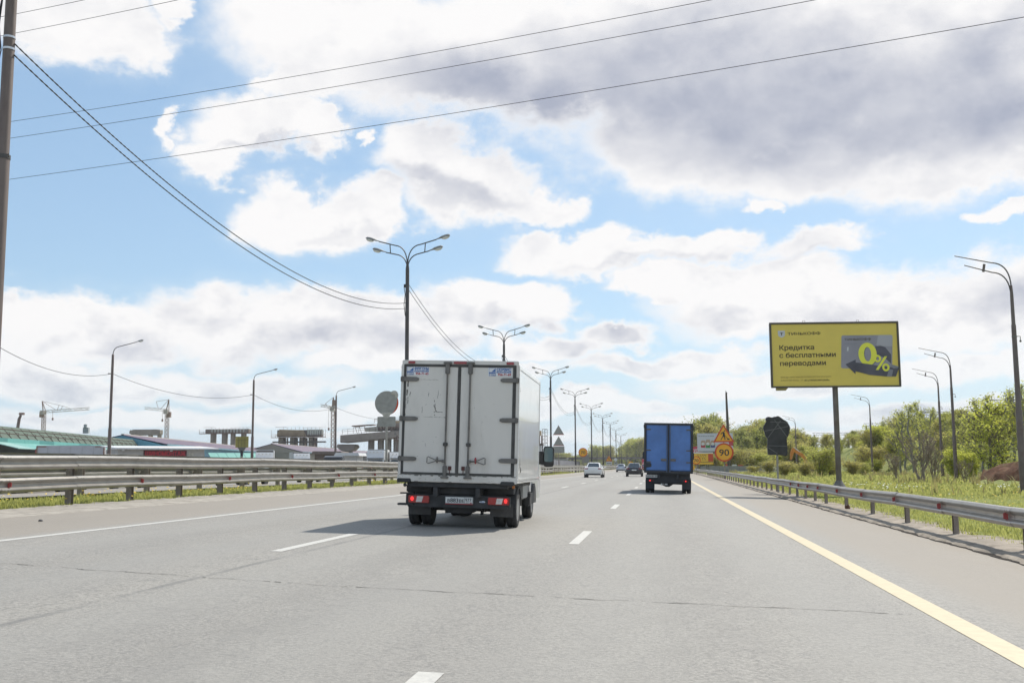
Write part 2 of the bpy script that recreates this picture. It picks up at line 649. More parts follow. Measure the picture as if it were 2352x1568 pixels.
# ------------------------------------------------------------------ ground materials
def road_material(name, lane):
    mt = bpy.data.materials.new(name)
    mt.use_nodes = True
    w = NT(mt.node_tree)
    bs = w.n['Principled BSDF']
    co = w.new('ShaderNodeTexCoord').outputs['Object']
    s = w.new('ShaderNodeSeparateXYZ')
    w.l.new(co, s.inputs[0])
    x = s.outputs[0]
    fine = w.noise(co, 30, 4, 0.8)
    grit = w.noise(w.v('MULTIPLY', co, (1, 0.55, 1)), 9, 4, 0.75)
    mid = w.noise(w.v('MULTIPLY', co, (1, 0.35, 1)), 3.0, 6, 0.65)
    big = w.noise(w.v('MULTIPLY', co, (0.5, 0.06, 1)), 1.2, 5, 0.6)
    c = w.mix(w.step(fine.outputs['Fac'], 0.34, 0.66), (0.142, 0.135, 0.124), (0.352, 0.334, 0.302))
    c = w.mix(w.m('MULTIPLY', w.step(grit.outputs['Fac'], 0.36, 0.66), 0.45), c, (0.305, 0.291, 0.265))
    c = w.mix(w.m('MULTIPLY', w.step(grit.outputs['Fac'], 0.46, 0.30), 0.35), c, (0.165, 0.165, 0.165))
    c = w.mix(w.m('MULTIPLY', w.step(mid.outputs['Fac'], 0.35, 0.7), 0.30), c, (0.305, 0.287, 0.256))
    c = w.mix(w.m('MULTIPLY', w.step(big.outputs['Fac'], 0.35, 0.65), 0.32), c, (0.200, 0.194, 0.186))
    if lane:
        # polished wheel tracks, two to a lane, and the old longitudinal joint
        wob = w.m('MULTIPLY', w.m('SUBTRACT', big.outputs['Fac'], 0.5), 0.7)
        ph = w.m('ADD', w.m('MULTIPLY', w.m('ADD', x, w.m('ADD', wob, 1.38)), 2 * math.pi / 1.86), 3.14159)
        tr = w.m('MULTIPLY_ADD', w.m('COSINE', ph), 0.5, 0.5)
        c = w.mix(w.m('MULTIPLY', tr, 0.38), c, (0.285, 0.276, 0.256))
        jt = w.step(w.m('ABSOLUTE', w.m('ADD', w.m('ADD', x, 4.72), w.m('MULTIPLY', w.m('SUBTRACT', mid.outputs['Fac'], 0.5), 0.07))), 0.075, 0.01)
        c = w.mix(w.m('MULTIPLY', w.m('MULTIPLY', jt, w.step(mid.outputs['Fac'], 0.3, 0.6)), 0.55), c, (0.11, 0.11, 0.11))
        st = w.m('MULTIPLY', w.m('MULTIPLY_ADD', w.m('COSINE', w.m('MULTIPLY', w.m('ADD', x, w.m('ADD', wob, 3.25)), 2 * math.pi / 3.72)), 0.5, 0.5), w.step(mid.outputs['Fac'], 0.35, 0.7))
        c = w.mix(w.m('MULTIPLY', st, 0.26), c, (0.150, 0.146, 0.140))
        # dusty hard shoulder right of the yellow line, and left verge
        sh = w.m('MAXIMUM', w.step(x, 2.6, 3.4), w.step(x, -9.1, -9.6))
        c = w.mix(w.m('MULTIPLY', sh, 0.7), c, (0.262, 0.230, 0.192))
        edge = w.m('MULTIPLY', w.step(x, 4.1, 5.2), w.step(mid.outputs['Fac'], 0.3, 0.6))
        c = w.mix(w.m('MULTIPLY', edge, 0.5), c, (0.24, 0.20, 0.155))
    w.put(bs.inputs['Base Color'], c)
    bs.inputs['Roughness'].default_value = 0.72
    bs.inputs['Specular IOR Level'].default_value = 0.35
    bp = w.new('ShaderNodeBump')
    bp.inputs['Strength'].default_value = 0.8
    bp.inputs['Distance'].default_value = 0.010
    w.l.new(fine.outputs['Fac'], bp.inputs['Height'])
    w.l.new(bp.outputs[0], bs.inputs['Normal'])
    return mt


def ground_material():
    mt = bpy.data.materials.new('meadow')
    mt.use_nodes = True
    w = NT(mt.node_tree)
    bs = w.n['Principled BSDF']
    co = w.new('ShaderNodeTexCoord').outputs['Object']
    n1 = w.noise(co, 0.22, 6, 0.65)
    n2 = w.noise(co, 2.2, 6, 0.7)
    n3 = w.noise(co, 16, 3, 0.7)
    c = w.mix(w.step(n2.outputs['Fac'], 0.32, 0.68), (0.15, 0.18, 0.045), (0.29, 0.31, 0.09))
    c = w.mix(w.m('MULTIPLY', w.step(n1.outputs['Fac'], 0.45, 0.68), 0.75), c, (0.28, 0.265, 0.12))
    c = w.mix(w.m('MULTIPLY', w.step(n1.outputs['Fac'], 0.30, 0.44, 1.0, 0.0), 0.45), c, (0.18, 0.13, 0.085))
    c = w.mix(w.m('MULTIPLY', w.step(n3.outputs['Fac'], 0.35, 0.7), 0.45), c, (0.09, 0.12, 0.035))
    w.put(bs.inputs['Base Color'], c)
    bs.inputs['Roughness'].default_value = 0.9
    bs.inputs['Specular IOR Level'].default_value = 0.15
    bp = w.new('ShaderNodeBump')
    bp.inputs['Strength'].default_value = 0.9
    bp.inputs['Distance'].default_value = 0.15
    w.l.new(n2.outputs['Fac'], bp.inputs['Height'])
    w.l.new(bp.outputs[0], bs.inputs['Normal'])
    return mt


M_ROAD = road_material('worn_asphalt', True)
M_LOT = road_material('yard_asphalt', False)
M_GROUND = ground_material()

# ground: one sheet to the horizon, finer near the camera
us = [-2500, -1500, -700, -350, -200, -120, -80, -60, -50, -42, -36, -34.5, -26, -17.2, -16.9, -15.5, -14, -12.4, -12, -8, -4, 0, 3, 5.0, 5.16] + [5.5 + 0.5 * k for k in range(10)] + list(np.arange(10.5, 50, 1.25)) + [55, 62, 70, 85, 110, 160, 250, 450, 900, 1800, 2500]


def base_z(u, y):
    return land_z(u + bend(y), y)


structure('ground', sheet(us, YS, base_z).mesh('ground', 60), M_GROUND)
road = structure('road', sheet([-12.0, -9, -6, -3, 0, 2.5, 5.12], YS, road_z).mesh('road', 60), M_ROAD)
far_road = structure('opposite_carriageway', sheet([-34.0, -28, -22, -16.85], YS, road_z).mesh('opposite_carriageway', 60), M_ROAD)
lot = MB()
lot.add([(-35.5, 20, -0.2), (-35.5, 420, -0.2), (-330, 420, -0.2), (-330, 20, -0.2)], [(0, 1, 2, 3)])
structure('parking_yard', lot.mesh('parking_yard'), M_LOT)

# painted markings: thin sheets 4 mm above the asphalt
M_WHITE = mat('road_paint_white', (0.49, 0.475, 0.44), 0.6, var=0.08, scale=14, dirt=(0.3, 0.3, 0.29), dirt_amt=0.65, dirt_scale=26, detail=6)
M_YELLOW = mat('road_paint_yellow', (0.50, 0.42, 0.275), 0.6, var=0.06, scale=10, dirt=(0.36, 0.31, 0.22), dirt_amt=0.45, dirt_scale=16, detail=6)


def strip(u0, u1, y0, y1, dz=0.004):
    ys = [y0] + [y for y in YS if y0 < y < y1] + [y1]
    return sheet([u0, u1], ys, road_z, dz)


link('edge_line', strip(-9.13, -8.97, -5, 900).mesh('edge_line'), M_WHITE, road)
link('yellow_edge_line', strip(2.32, 2.56, -5, 900).mesh('yellow_edge_line'), M_YELLOW, road)
link('edge_line', strip(-33.3, -33.15, -5, 900).mesh('edge_line'), M_WHITE, far_road)
link('edge_line', strip(-17.75, -17.6, -5, 900).mesh('edge_line'), M_WHITE, far_road)
for u, ph, ln in ((-1.38, 2.98, 3.3), (-5.08, 13.5, 3.6)):
    k = 0
    y = ph
    while y < 520:
        link('lane_dash', strip(u - 0.08, u + 0.08, y, y + ln).mesh('lane_dash'), M_WHITE, road)
        y += 13.58
for u in (-21.4, -25.2, -29.0):
    y = 30
    while y < 260:
        link('lane_dash', strip(u - 0.08, u + 0.08, y, y + 3.5).mesh('lane_dash'), M_WHITE, far_road)
        y += 13

# ragged transverse crack across all lanes, a thin strip in its own dark colour
M_CRACK = mat('crack_dark', (0.115, 0.108, 0.098), 0.95, var=0.4, scale=7)
cr = [(-8.2, 11.06), (-7.29, 10.9), (-5.92, 10.63), (-4.84, 10.44), (-3.11, 10.14), (-1.64, 10.06), (0.22, 9.96), (2.06, 9.92), (2.32, 9.91)]
mb = MB()
vs, fs = [], []
n = 260
for i in range(n + 1):
    u = -8.2 + 10.5 * i / n
    y = np.interp(u, [c[0] for c in cr], [c[1] for c in cr])
    y += 0.035 * math.sin(u * 7) * math.sin(u * 2.3) + 0.02 * random.uniform(-1, 1)
    wd = max(0.002, 0.009 * (0.45 + 0.8 * math.sin(u * 3.1 + 1) * math.sin(u * 11))) + 0.004 * random.random()
    vs += [(u, y - wd, road_z(u, y) + 0.004), (u, y + wd, road_z(u, y) + 0.004)]
    if i and math.sin(u * 5.3 + 2 * math.sin(u * 1.7)) + random.random() > -0.45:
        fs.append((2 * i - 2, 2 * i - 1, 2 * i + 1, 2 * i))
mb.add(vs, fs)
link('crack', mb.mesh('crack'), M_CRACK, road)

# sandy verge under the right-hand rail with its ragged black edge
M_SAND = mat('verge_sand', (0.32, 0.28, 0.235), 0.95, var=0.3, scale=2.6, bump=0.8, bscale=22, spec=0.1, dirt=(0.15, 0.13, 0.105), dirt_amt=0.6, dirt_scale=3.5)
M_SHADOWDIRT = mat('rail_shadow_dirt', (0.04, 0.035, 0.031), 0.95, var=0.4, scale=9, bump=1.0, bscale=30, spec=0.1)  # the rail's shadow painted as a dark strip along the dirt edge


def ragged(y, k):
    return 0.09 * math.sin(y * 1.7 + k) * math.sin(y * 0.63 + 2 * k) + 0.05 * math.sin(y * 5.1 + k) + 0.03 * math.sin(y * 13.7 + 3 * k)


ys = list(np.arange(6, 70, 0.14)) + list(np.arange(70, 330, 1.5))
mb = MB()
vs, fs = [], []
for i, y in enumerate(ys):
    e0 = 5.04 + ragged(y, 0.3) * 0.5
    e1 = 6.15 + 2.2 * ragged(y, 2.1)
    b = bend(y)
    z0 = road_z(5.12, y)
    row = [(e0, z0 + 0.012), (e0 + 0.07, z0 + 0.05 + 0.08 * ragged(y, 5)), (5.6 + 0.1 * ragged(y, 4), z0 + 0.07 + 0.15 * ragged(y, 1)), (e1, base_z(e1, y) + 0.012)]
    vs += [(u + b, y, z) for u, z in row]
    if i:
        for k in range(3):
            a = 4 * (i - 1) + k
            fs.append((a, a + 1, a + 5, a + 4))
mb.add(vs, fs)
structure('verge', mb.mesh('verge', 80), M_SAND)
mb = MB()
vs, fs = [], []
for i, y in enumerate(ys):
    e0 = 4.97 + ragged(y, 1.1) * 0.30
    e1 = 5.045 + ragged(y, 0.3) * 0.5
    z0 = road_z(5.12, y)
    vs += [(e0 + bend(y), y, z0 + 0.007), ((e0 + e1) / 2 + bend(y), y, z0 + 0.010 + 0.008 * random.random()), (e1 + 0.01 + bend(y), y, z0 + 0.016)]
    if i:
        for k in range(2):
            a = 3 * (i - 1) + k
            fs.append((a, a + 1, a + 4, a + 3))
mb.add(vs, fs)
structure('shadow_dirt_edge', mb.mesh('shadow_dirt_edge', 80), M_SHADOWDIRT)
# pale kerb strip and crumbled soil in front of the median
M_KERB = mat('kerb_concrete', (0.30, 0.275, 0.24), 0.9, var=0.25, scale=4, bump=0.5, bscale=25, dirt=(0.14, 0.12, 0.1), dirt_amt=0.5)
mb = MB()
vs, fs = [], []
for i, y in enumerate(ys):
    e1 = -13.35 - 2.0 * abs(ragged(y, 2.6))
    z0 = road_z(-12, y)
    row = [(-11.98, z0 - 0.03), (-12.02, z0 + 0.006), (-12.9, z0 + 0.02 + 0.03), (e1 + 0.12, road_z(e1, y) + 0.03 + 0.02 * random.random()), (e1, road_z(e1, y) - 0.03)]
    vs += [(u + bend(y), y, z) for u, z in row]
    if i:
        for k in range(4):
            a = 5 * (i - 1) + k
            fs.append((a, a + 1, a + 6, a + 5))
mb.add(vs, fs)
structure('median_verge', mb.mesh('median_verge', 80), M_KERB)


# ------------------------------------------------------------------ grass and flowers (nobody could count them)
def tufts(name, spots, hgt, wid, m, blades=4, lean=0.5):
    """spots: array of (x, y, z, scale)"""
    S = np.array(spots)
    n = len(S)
    N = n * blades
    P = np.repeat(S, blades, axis=0)
    a = rng.uniform(0, 2 * np.pi, N)
    h = hgt * P[:, 3] * rng.uniform(0.5, 1.15, N)
    off = rng.normal(0, 0.035, (N, 2)) * (1 + P[:, 3:4])
    ln = rng.uniform(0.1, lean, N) * h
    base = P[:, :3].copy()
    base[:, :2] += off
    base[:, 2] -= 0.02
    w = wid * P[:, 3] * rng.uniform(0.6, 1.3, N)
    dx = np.stack([np.cos(a), np.sin(a), np.zeros(N)], 1)
    dl = np.stack([-np.sin(a), np.cos(a), np.zeros(N)], 1)
    up = np.array([0, 0, 1.0])
    v0 = base - dx * w[:, None] / 2
    v1 = base + dx * w[:, None] / 2
    md = base + dl * (ln * 0.35)[:, None] + up * (h * 0.6)[:, None]
    v2 = md + dx * w[:, None] * 0.35
    v3 = md - dx * w[:, None] * 0.35
    v4 = base + dl * ln[:, None] + up * (h * np.sqrt(np.clip(1 - 0.3 * (ln / h) ** 2, 0.2, 1)))[:, None]
    V = np.stack([v0, v1, v2, v3, v4], 1).reshape(-1, 3)
    i = np.arange(N) * 5
    me = bpy.data.meshes.new(name)
    me.vertices.add(len(V))
    me.vertices.foreach_set('co', V.astype(np.float32).ravel())
    quads = np.stack([i, i + 1, i + 2, i + 3], 1)
    tris = np.stack([i + 3, i + 2, i + 4], 1)
    loops = np.concatenate([quads.ravel(), tris.ravel()]).astype(np.int32)
    me.loops.add(len(loops))
    me.loops.foreach_set('vertex_index', loops)
    starts = np.concatenate([np.arange(N) * 4, 4 * N + np.arange(N) * 3]).astype(np.int32)
    me.polygons.add(2 * N)
    me.polygons.foreach_set('loop_start', starts)
    me.polygons.foreach_set('loop_total', np.concatenate([np.full(N, 4), np.full(N, 3)]).astype(np.int32))
    me.update(calc_edges=True)
    me.validate()
    o = link(name, me, m)
    o['kind'] = 'stuff'
    return o


M_GRASS = leaf_mat('grass_blade', (0.19, 0.215, 0.055), (0.39, 0.39, 0.13), 0.5)
M_DRY = leaf_mat('weed_blade', (0.24, 0.20, 0.09), (0.36, 0.32, 0.14), 0.3)
spots = []
for _ in range(30000):
    y = 13 + 75 * random.random() ** 1.7
    u = 5.75 + 14 * random.random() ** 1.2
    if u < 6.1 + 2.4 * ragged(y, 2.1) and random.random() < 0.85:
        continue
    k = 0.7 + 0.5 * lump(u * 2, y * 2) + 0.3 * random.random()
    spots.append((u + bend(y), y, base_z(u, y), max(0.35, k) * (1 + y * 0.012)))
for _ in range(16000):
    y = 12 + 150 * random.random() ** 1.6
    u = -13.35 - 2.9 * random.random()
    spots.append((u, y, road_z(u, y) - 0.04, (0.8 + 0.5 * random.random()) * (1 + y * 0.012)))
tufts('grass', spots, 0.09, 0.020, M_GRASS, 4)
spots = []
for _ in range(14000):
    y = 40 + 130 * random.random() ** 1.3
    u = 10 + 42 * random.random()
    if lump(u * 0.7, y * 0.5) < -0.15 * random.random() - 0.05:
        continue
    x = u + bend(y)
    if ((x - 33) / 13.0) ** 2 + ((y - 72) / 7.5) ** 2 < 1 and random.random() < 0.9:
        continue
    spots.append((x, y, base_z(u, y), 1.0 + 1.0 * random.random() + y * 0.008))
tufts('meadow_grass', spots, 0.11, 0.06, M_GRASS, 4)
spots = []
for _ in range(2600):
    y = 45 + 120 * random.random()
    u = 9 + 34 * random.random()
    if lump(u * 0.7 + 9, y * 0.5 + 4) < 0.12:
        continue
    spots.append((u, y, base_z(u, y), 1.2 + 1.5 * random.random()))
tufts('dry_weeds', spots, 0.3, 0.035, M_DRY, 6, 0.8)


def blossoms(name, spots, r, m):
    mb = MB()
    for (x, y, z) in spots:
        q = r * random.uniform(0.7, 1.3)
        vs = [(x + q * math.cos(2 * math.pi * k / 6), y + q * math.sin(2 * math.pi * k / 6) , z + random.uniform(-0.3, 0.3) * q) for k in range(6)] + [(x, y, z + q * 0.5)]
        mb.add(vs, [(k, (k + 1) % 6, 6) for k in range(6)])
    o = link(name, mb.mesh(name), m)
    o['kind'] = 'stuff'


sp = []
for _ in range(520):
    y = 14 + 70 * random.random() ** 1.6
    u = 6.6 + 9 * random.random()
    sp.append((u, y, base_z(u, y) + 0.13 + 0.08 * random.random()))
for _ in range(700):
    y = 14 + 110 * random.random() ** 1.4
    u = -13.5 - 2.6 * random.random()
    if lump(u * 3, y * 0.8) < 0:
        continue
    sp.append((u, y, road_z(u, y) + 0.12 + 0.1 * random.random()))
blossoms('dandelions', sp, 0.032, mat('dandelion_yellow', (0.75, 0.52, 0.03), 0.7))
sp = []
for _ in range(700):
    y = 30 + 32 * random.random()
    u = 10 + 14 * random.random()
    if lump(u * 1.3, y * 0.8) < 0.05:
        continue
    sp.append((u, y, base_z(u, y) + 0.2 + 0.1 * random.random()))
blossoms('white_wildflowers', sp, 0.04, mat('flower_white', (0.75, 0.75, 0.7), 0.7))
M_SOIL = mat('dug_soil', (0.105, 0.055, 0.036), 0.95, var=0.45, scale=1.6, bump=1.0, bscale=7, spec=0.1, dirt=(0.17, 0.14, 0.06), dirt_amt=0.5, dirt_scale=0.8)
mb = MB()
g = 56
vs, fs = [], []
for j in range(g + 1):
    for i in range(g + 1):
        x, y = 19.6 + 26.0 * i / g, 63.8 + 16.2 * j / g
        d = ((x - 33) / 13.0) ** 2 + ((y - 72) / 8) ** 2
        vs.append((x, y, land_z(x, y) + (0.05 + 0.42 * random.random() + 0.5 * abs(lump(x * 2.3, y * 2.3)) if d < 0.9 else -0.3)))
for j in range(g):
    for i in range(g):
        a = j * (g + 1) + i
        fs.append((a, a + 1, a + g + 2, a + g + 1))
mb.add(vs, fs)
o = structure('soil_heap', mb.mesh('soil_heap', 70), M_SOIL)


# ------------------------------------------------------------------ guard rails
M_ZINC = mat('galvanised_steel', (0.33, 0.31, 0.28), 0.34, 0.50, var=0.12, scale=1.6, dirt=(0.17, 0.145, 0.12), dirt_amt=0.5, dirt_scale=2.2, stretch=(1, 1, 2.5))
M_ZDARK = mat('weathered_post_steel', (0.27, 0.225, 0.195), 0.75, 0.0, var=0.2, scale=3, dirt=(0.12, 0.075, 0.05), dirt_amt=0.55, dirt_scale=5)
M_RED = mat('reflector_red', (0.30, 0.025, 0.022), 0.35, var=0.1)
M_BOLT = mat('bolt_steel', (0.62, 0.61, 0.6), 0.3, 0.8)
WPROF = [(0.0, 0.156), (0.045, 0.146), (0.084, 0.108), (0.086, 0.094), (0.070, 0.070), (0.018, 0.034), (0.012, 0.0), (0.018, -0.030), (0.076, -0.064), (0.086, -0.084), (0.084, -0.100), (0.040, -0.146), (0.0, -0.156)]


def beam_mesh(length, side):
    """pressed W-shaped beam along +y whose hollow front faces towards side*x"""
    mb = MB()
    vs, fs = [], []
    n = len(WPROF)
    for y in (-0.12, length):
        lift = 0.006 if y < 0 else 0.0
        for t in (0.0, -0.006):
            for (x, z) in WPROF:
                vs.append((side * (x + t + lift), y, z))
    for k in range(n - 1):
        fs.append((k, k + 1, 2 * n + k + 1, 2 * n + k))
        fs.append((n + k + 1, n + k, 3 * n + k, 3 * n + k + 1))
    for a, b, c, d in ((0, n, 3 * n, 2 * n), (n - 1, 3 * n - 1, 4 * n - 1, 2 * n - 1 + n)):
        pass
    mb.add(vs, fs)
    for yy in (0.02, 0.12):
        for zz in (0.1, -0.1):
            mb.box((side * 0.088, yy, zz), (0.012, 0.03, 0.03))
    return mb.mesh('rail_beam', 22)


def channel_mesh(h, side, fl=0.15):
    mb = MB()
    mb.box((0, 0, h / 2 - 0.2), (0.012, 0.10, h + 0.4))
    mb.box((side * 0.0, 0.056, h / 2 - 0.2), (fl, 0.012, h + 0.4))
    mb.box((side * 0.0, -0.056, h / 2 - 0.2), (fl, 0.012, h + 0.4))
    return mb.mesh('post')


def spacer_mesh(side):
    mb = MB().box((side * 0.08, 0, 0), (0.16, 0.10, 0.2))
    return mb.mesh('spacer')


def reflector_mesh(side):
    mb = MB()
    mb.prism([(-0.012, -0.06), (-0.012, 0.06), (0.012, 0.06), (0.012, -0.06)], 0, 0.07, 'z')
    mb = MB()
    mb.add([(0.02 * side, -0.035, 0.065), (0.02 * side, -0.035, -0.065), (0.085 * side, -0.01, -0.045), (0.085 * side, -0.01, 0.045), (0.02 * side, 0.0, 0.065), (0.02 * side, 0.0, -0.065), (0.085 * side, 0.01, -0.045), (0.085 * side, 0.01, 0.045)],
           [(0, 1, 2, 3), (7, 6, 5, 4), (0, 3, 7, 4), (1, 5, 6, 2), (2, 6, 7, 3), (0, 4, 5, 1)])
    return mb.mesh('reflector')


def guard_rail(label, u, side, step_fn, y0, y1, levels, hts, hpost, refl, group, zfun):
    """side: which way the beams face (+1 = towards +x)"""
    g = thing('guard_rail', label, 'guard rail', (u, y0, 0), (0, 0, 0), group)
    o0 = Vector((u, y0, 0))
    bm = {}
    pm = channel_mesh(hpost, side, 0.15 if len(hts) > 1 else 0.09)
    sm = spacer_mesh(side)
    rm = reflector_mesh(side)
    pm.materials.append(M_ZDARK)
    sm.materials.append(M_ZDARK)
    rm.materials.append(M_RED)
    y = y0
    k = 0
    while y < y1:
        st = step_fn(y)
        key = round(st, 2)
        if key not in bm:
            bm[key] = beam_mesh(st, side)
            bm[key].materials.append(M_ZINC)
        a = Vector((u + bend(y), y, zfun(u, y)))
        b = Vector((u + bend(y + st), y + st, zfun(u, y + st)))
        wob = 0.012 * math.sin(k * 1.7) + 0.01 * random.uniform(-1, 1) if y < 120 else 0.03 * math.sin(k * 0.9)
        wob2 = 0.012 * math.sin((k + 1) * 1.7) if y < 120 else 0.03 * math.sin((k + 1) * 0.9)
        hd = math.atan2(-(b.x - a.x), st)
        link('post', pm, None, g, a - o0 + Vector((-side * 0.03, 0, random.uniform(-0.01, 0.01))), (random.uniform(-0.012, 0.012), random.uniform(-0.012, 0.012), hd + random.uniform(-0.05, 0.05)))
        for li, h in enumerate(hts):
            if y < 90:
                link('spacer', sm, None, g, a - o0 + Vector((side * 0.0, 0, h)), (0, 0, hd))
            link('rail_beam', bm[key], None, g, a - o0 + Vector((side * 0.16, 0, h + wob)), (math.atan2(b.z - a.z + wob2 - wob, st), random.uniform(-0.015, 0.015), hd))
            if refl == 1 and li == 0 and y < 150 and k % 2 == 1 or refl == 2 and li == 0 and y < 46:
                link('reflector', rm, None, g, a - o0 + Vector((side * 0.17, 0.18, h)), (0, 0, hd))
        y += st
        k += 1
    return g


guard_rail('long single grey steel guard rail with red reflectors along the right hard shoulder', 5.62, -1, lambda y: 4.05 if y < 36 else (2.6 if y < 130 else 5.2), 5.4, 345, 1, (0.53,), 0.62, 2, 'guard rails', lambda u, y: road_z(5.12, y) + 0.06)
guard_rail('two-tier steel guard rail with red reflectors on the near side of the grassy median', -13.75, 1, lambda y: 2.85 if y < 140 else 5.7, 11.7, 520, 2, (0.51, 0.985), 1.14, 1, 'guard rails', lambda u, y: road_z(u, y))
guard_rail('two-tier steel guard rail on the far side of the grassy median, behind the first', -16.45, -1, lambda y: 3.9 if y < 140 else 7.8, 12.5, 420, 2, (0.60, 1.02), 1.14, 0, 'guard rails', lambda u, y: road_z(u, y))


# ------------------------------------------------------------------ the white box truck
def seat_on_road(root, x, y, heading=0.0):
    u = x - bend(y)
    root.location = (x, y, road_z(u, y) + 0.004)
    root.rotation_euler = (0, math.atan(cross(y)), heading)


M_WPAINT = mat('box_white_paint', (0.66, 0.625, 0.575), 0.42, var=0.035, scale=1.3, dirt=(0.46, 0.43, 0.385), dirt_amt=0.5, dirt_scale=1.3, stretch=(1, 1, 0.35), coat=0.1, bump=0.02, bscale=3)
M_WSIDE = mat('box_side_panel', (0.72, 0.72, 0.71), 0.22, var=0.025, scale=0.9, dirt=(0.6, 0.59, 0.57), dirt_amt=0.4, dirt_scale=1.3, coat=0.35, bump=0.03, bscale=1.6)
M_SEAL = mat('door_seal_rubber', (0.062, 0.06, 0.056), 0.75, var=0.25, scale=6, dirt=(0.13, 0.12, 0.11), dirt_amt=0.55, dirt_scale=3)
M_IRON = mat('painted_ironwork', (0.17, 0.16, 0.148), 0.6, 0.35, var=0.2, scale=7, dirt=(0.10, 0.075, 0.055), dirt_amt=0.5, dirt_scale=9)
M_CHASSIS = mat('dirty_black_chassis', (0.045, 0.045, 0.046), 0.75, var=0.3, scale=5, dirt=(0.075, 0.068, 0.06), dirt_amt=0.6, dirt_scale=4)
M_RUBBER = mat('tyre_rubber', (0.036, 0.036, 0.037), 0.85, var=0.25, scale=7, dirt=(0.07, 0.065, 0.06), dirt_amt=0.6, dirt_scale=5, bump=0.3, bscale=30)
M_RIM = mat('steel_rim', (0.28, 0.28, 0.28), 0.5, 0.6, var=0.15, scale=6, dirt=(0.12, 0.1, 0.09), dirt_amt=0.5)
M_LENS = mat('tail_lens_red', (0.36, 0.012, 0.012), 0.2, var=0.1, scale=20, coat=0.5)
M_LENSDIM = mat('marker_lens_red', (0.30, 0.025, 0.03), 0.25, var=0.1, coat=0.4)
M_LAMP = mat('tail_lamp_lit', (0.9, 0.03, 0.03), 0.3, emit=((1.0, 0.03, 0.03), 1.5))
M_LENSW = mat('reverse_lens', (0.62, 0.58, 0.54), 0.25, var=0.15, scale=25, coat=0.4)
M_PLATE = mat('plate_white', (0.70, 0.70, 0.68), 0.45, var=0.05, dirt=(0.4, 0.39, 0.36), dirt_amt=0.35, dirt_scale=8)
M_INK = mat('ink_black', (0.035, 0.035, 0.04), 0.6, var=0.05)
M_GLASS = glass_mat('dark_glass')
M_BLUE_PRINT = mat('sticker_blue', (0.045, 0.13, 0.36), 0.5, var=0.06)
M_RED_PRINT = mat('sticker_red', (0.42, 0.06, 0.07), 0.5, var=0.06)
M_STICK = mat('sticker_white', (0.70, 0.70, 0.71), 0.4, var=0.03)
M_CHROME = mat('badge_chrome', (0.5, 0.52, 0.56), 0.25, 0.8)
M_PRIMER = mat('scuffed_metal', (0.16, 0.15, 0.135), 0.8, var=0.3, scale=9)
M_AMBER = mat('amber_lens', (0.55, 0.18, 0.03), 0.3, coat=0.4)


def wheel(parent, c, r, w, dual=0.0, rim_side=1, n=28):
    """tyre (torus-like lathe with tread) and dished rim; axis along x"""
    wh = link('wheel', None, None, parent, c)
    for off in ((0.0,) if not dual else (dual / 2, -dual / 2)):
        mb = MB()
        prof = [(r * 0.62, -w / 2 * 0.9), (r * 0.80, -w / 2), (r * 0.95, -w / 2 * 0.96), (r, -w / 2 * 0.78), (r, -w * 0.08), (r * 0.975, -w * 0.06), (r * 0.975, w * 0.06), (r, w * 0.08), (r, w / 2 * 0.78), (r * 0.95, w / 2 * 0.96), (r * 0.80, w / 2), (r * 0.62, w / 2 * 0.9)]
        mb.lathe(prof, (off, 0, 0), 'x', n)
        part('tyre', mb, M_RUBBER, wh, 50)
    mb = MB()
    s = rim_side
    o = s * (dual / 2 if dual else 0)
    mb.lathe([(r * 0.64, o + s * w * 0.46), (r * 0.6, o + s * w * 0.40), (r * 0.52, o + s * w * 0.1), (r * 0.30, o + s * w * 0.02), (r * 0.24, o + s * w * 0.3), (r * 0.02, o + s * w * 0.34)], (0, 0, 0), 'x', 18)
    part('rim', mb, M_RIM, wh, 40)
    return wh


def rounded_rect(x0, z0, x1, z1, r, n=4):
    pts = []
    for cx, cz, a0 in ((x1 - r, z0 + r, -90), (x1 - r, z1 - r, 0), (x0 + r, z1 - r, 90), (x0 + r, z0 + r, 180)):
        for k in range(n + 1):
            a = R(a0 + 90 * k / n)
            pts.append((cx + r * math.cos(a), cz + r * math.sin(a)))
    return pts


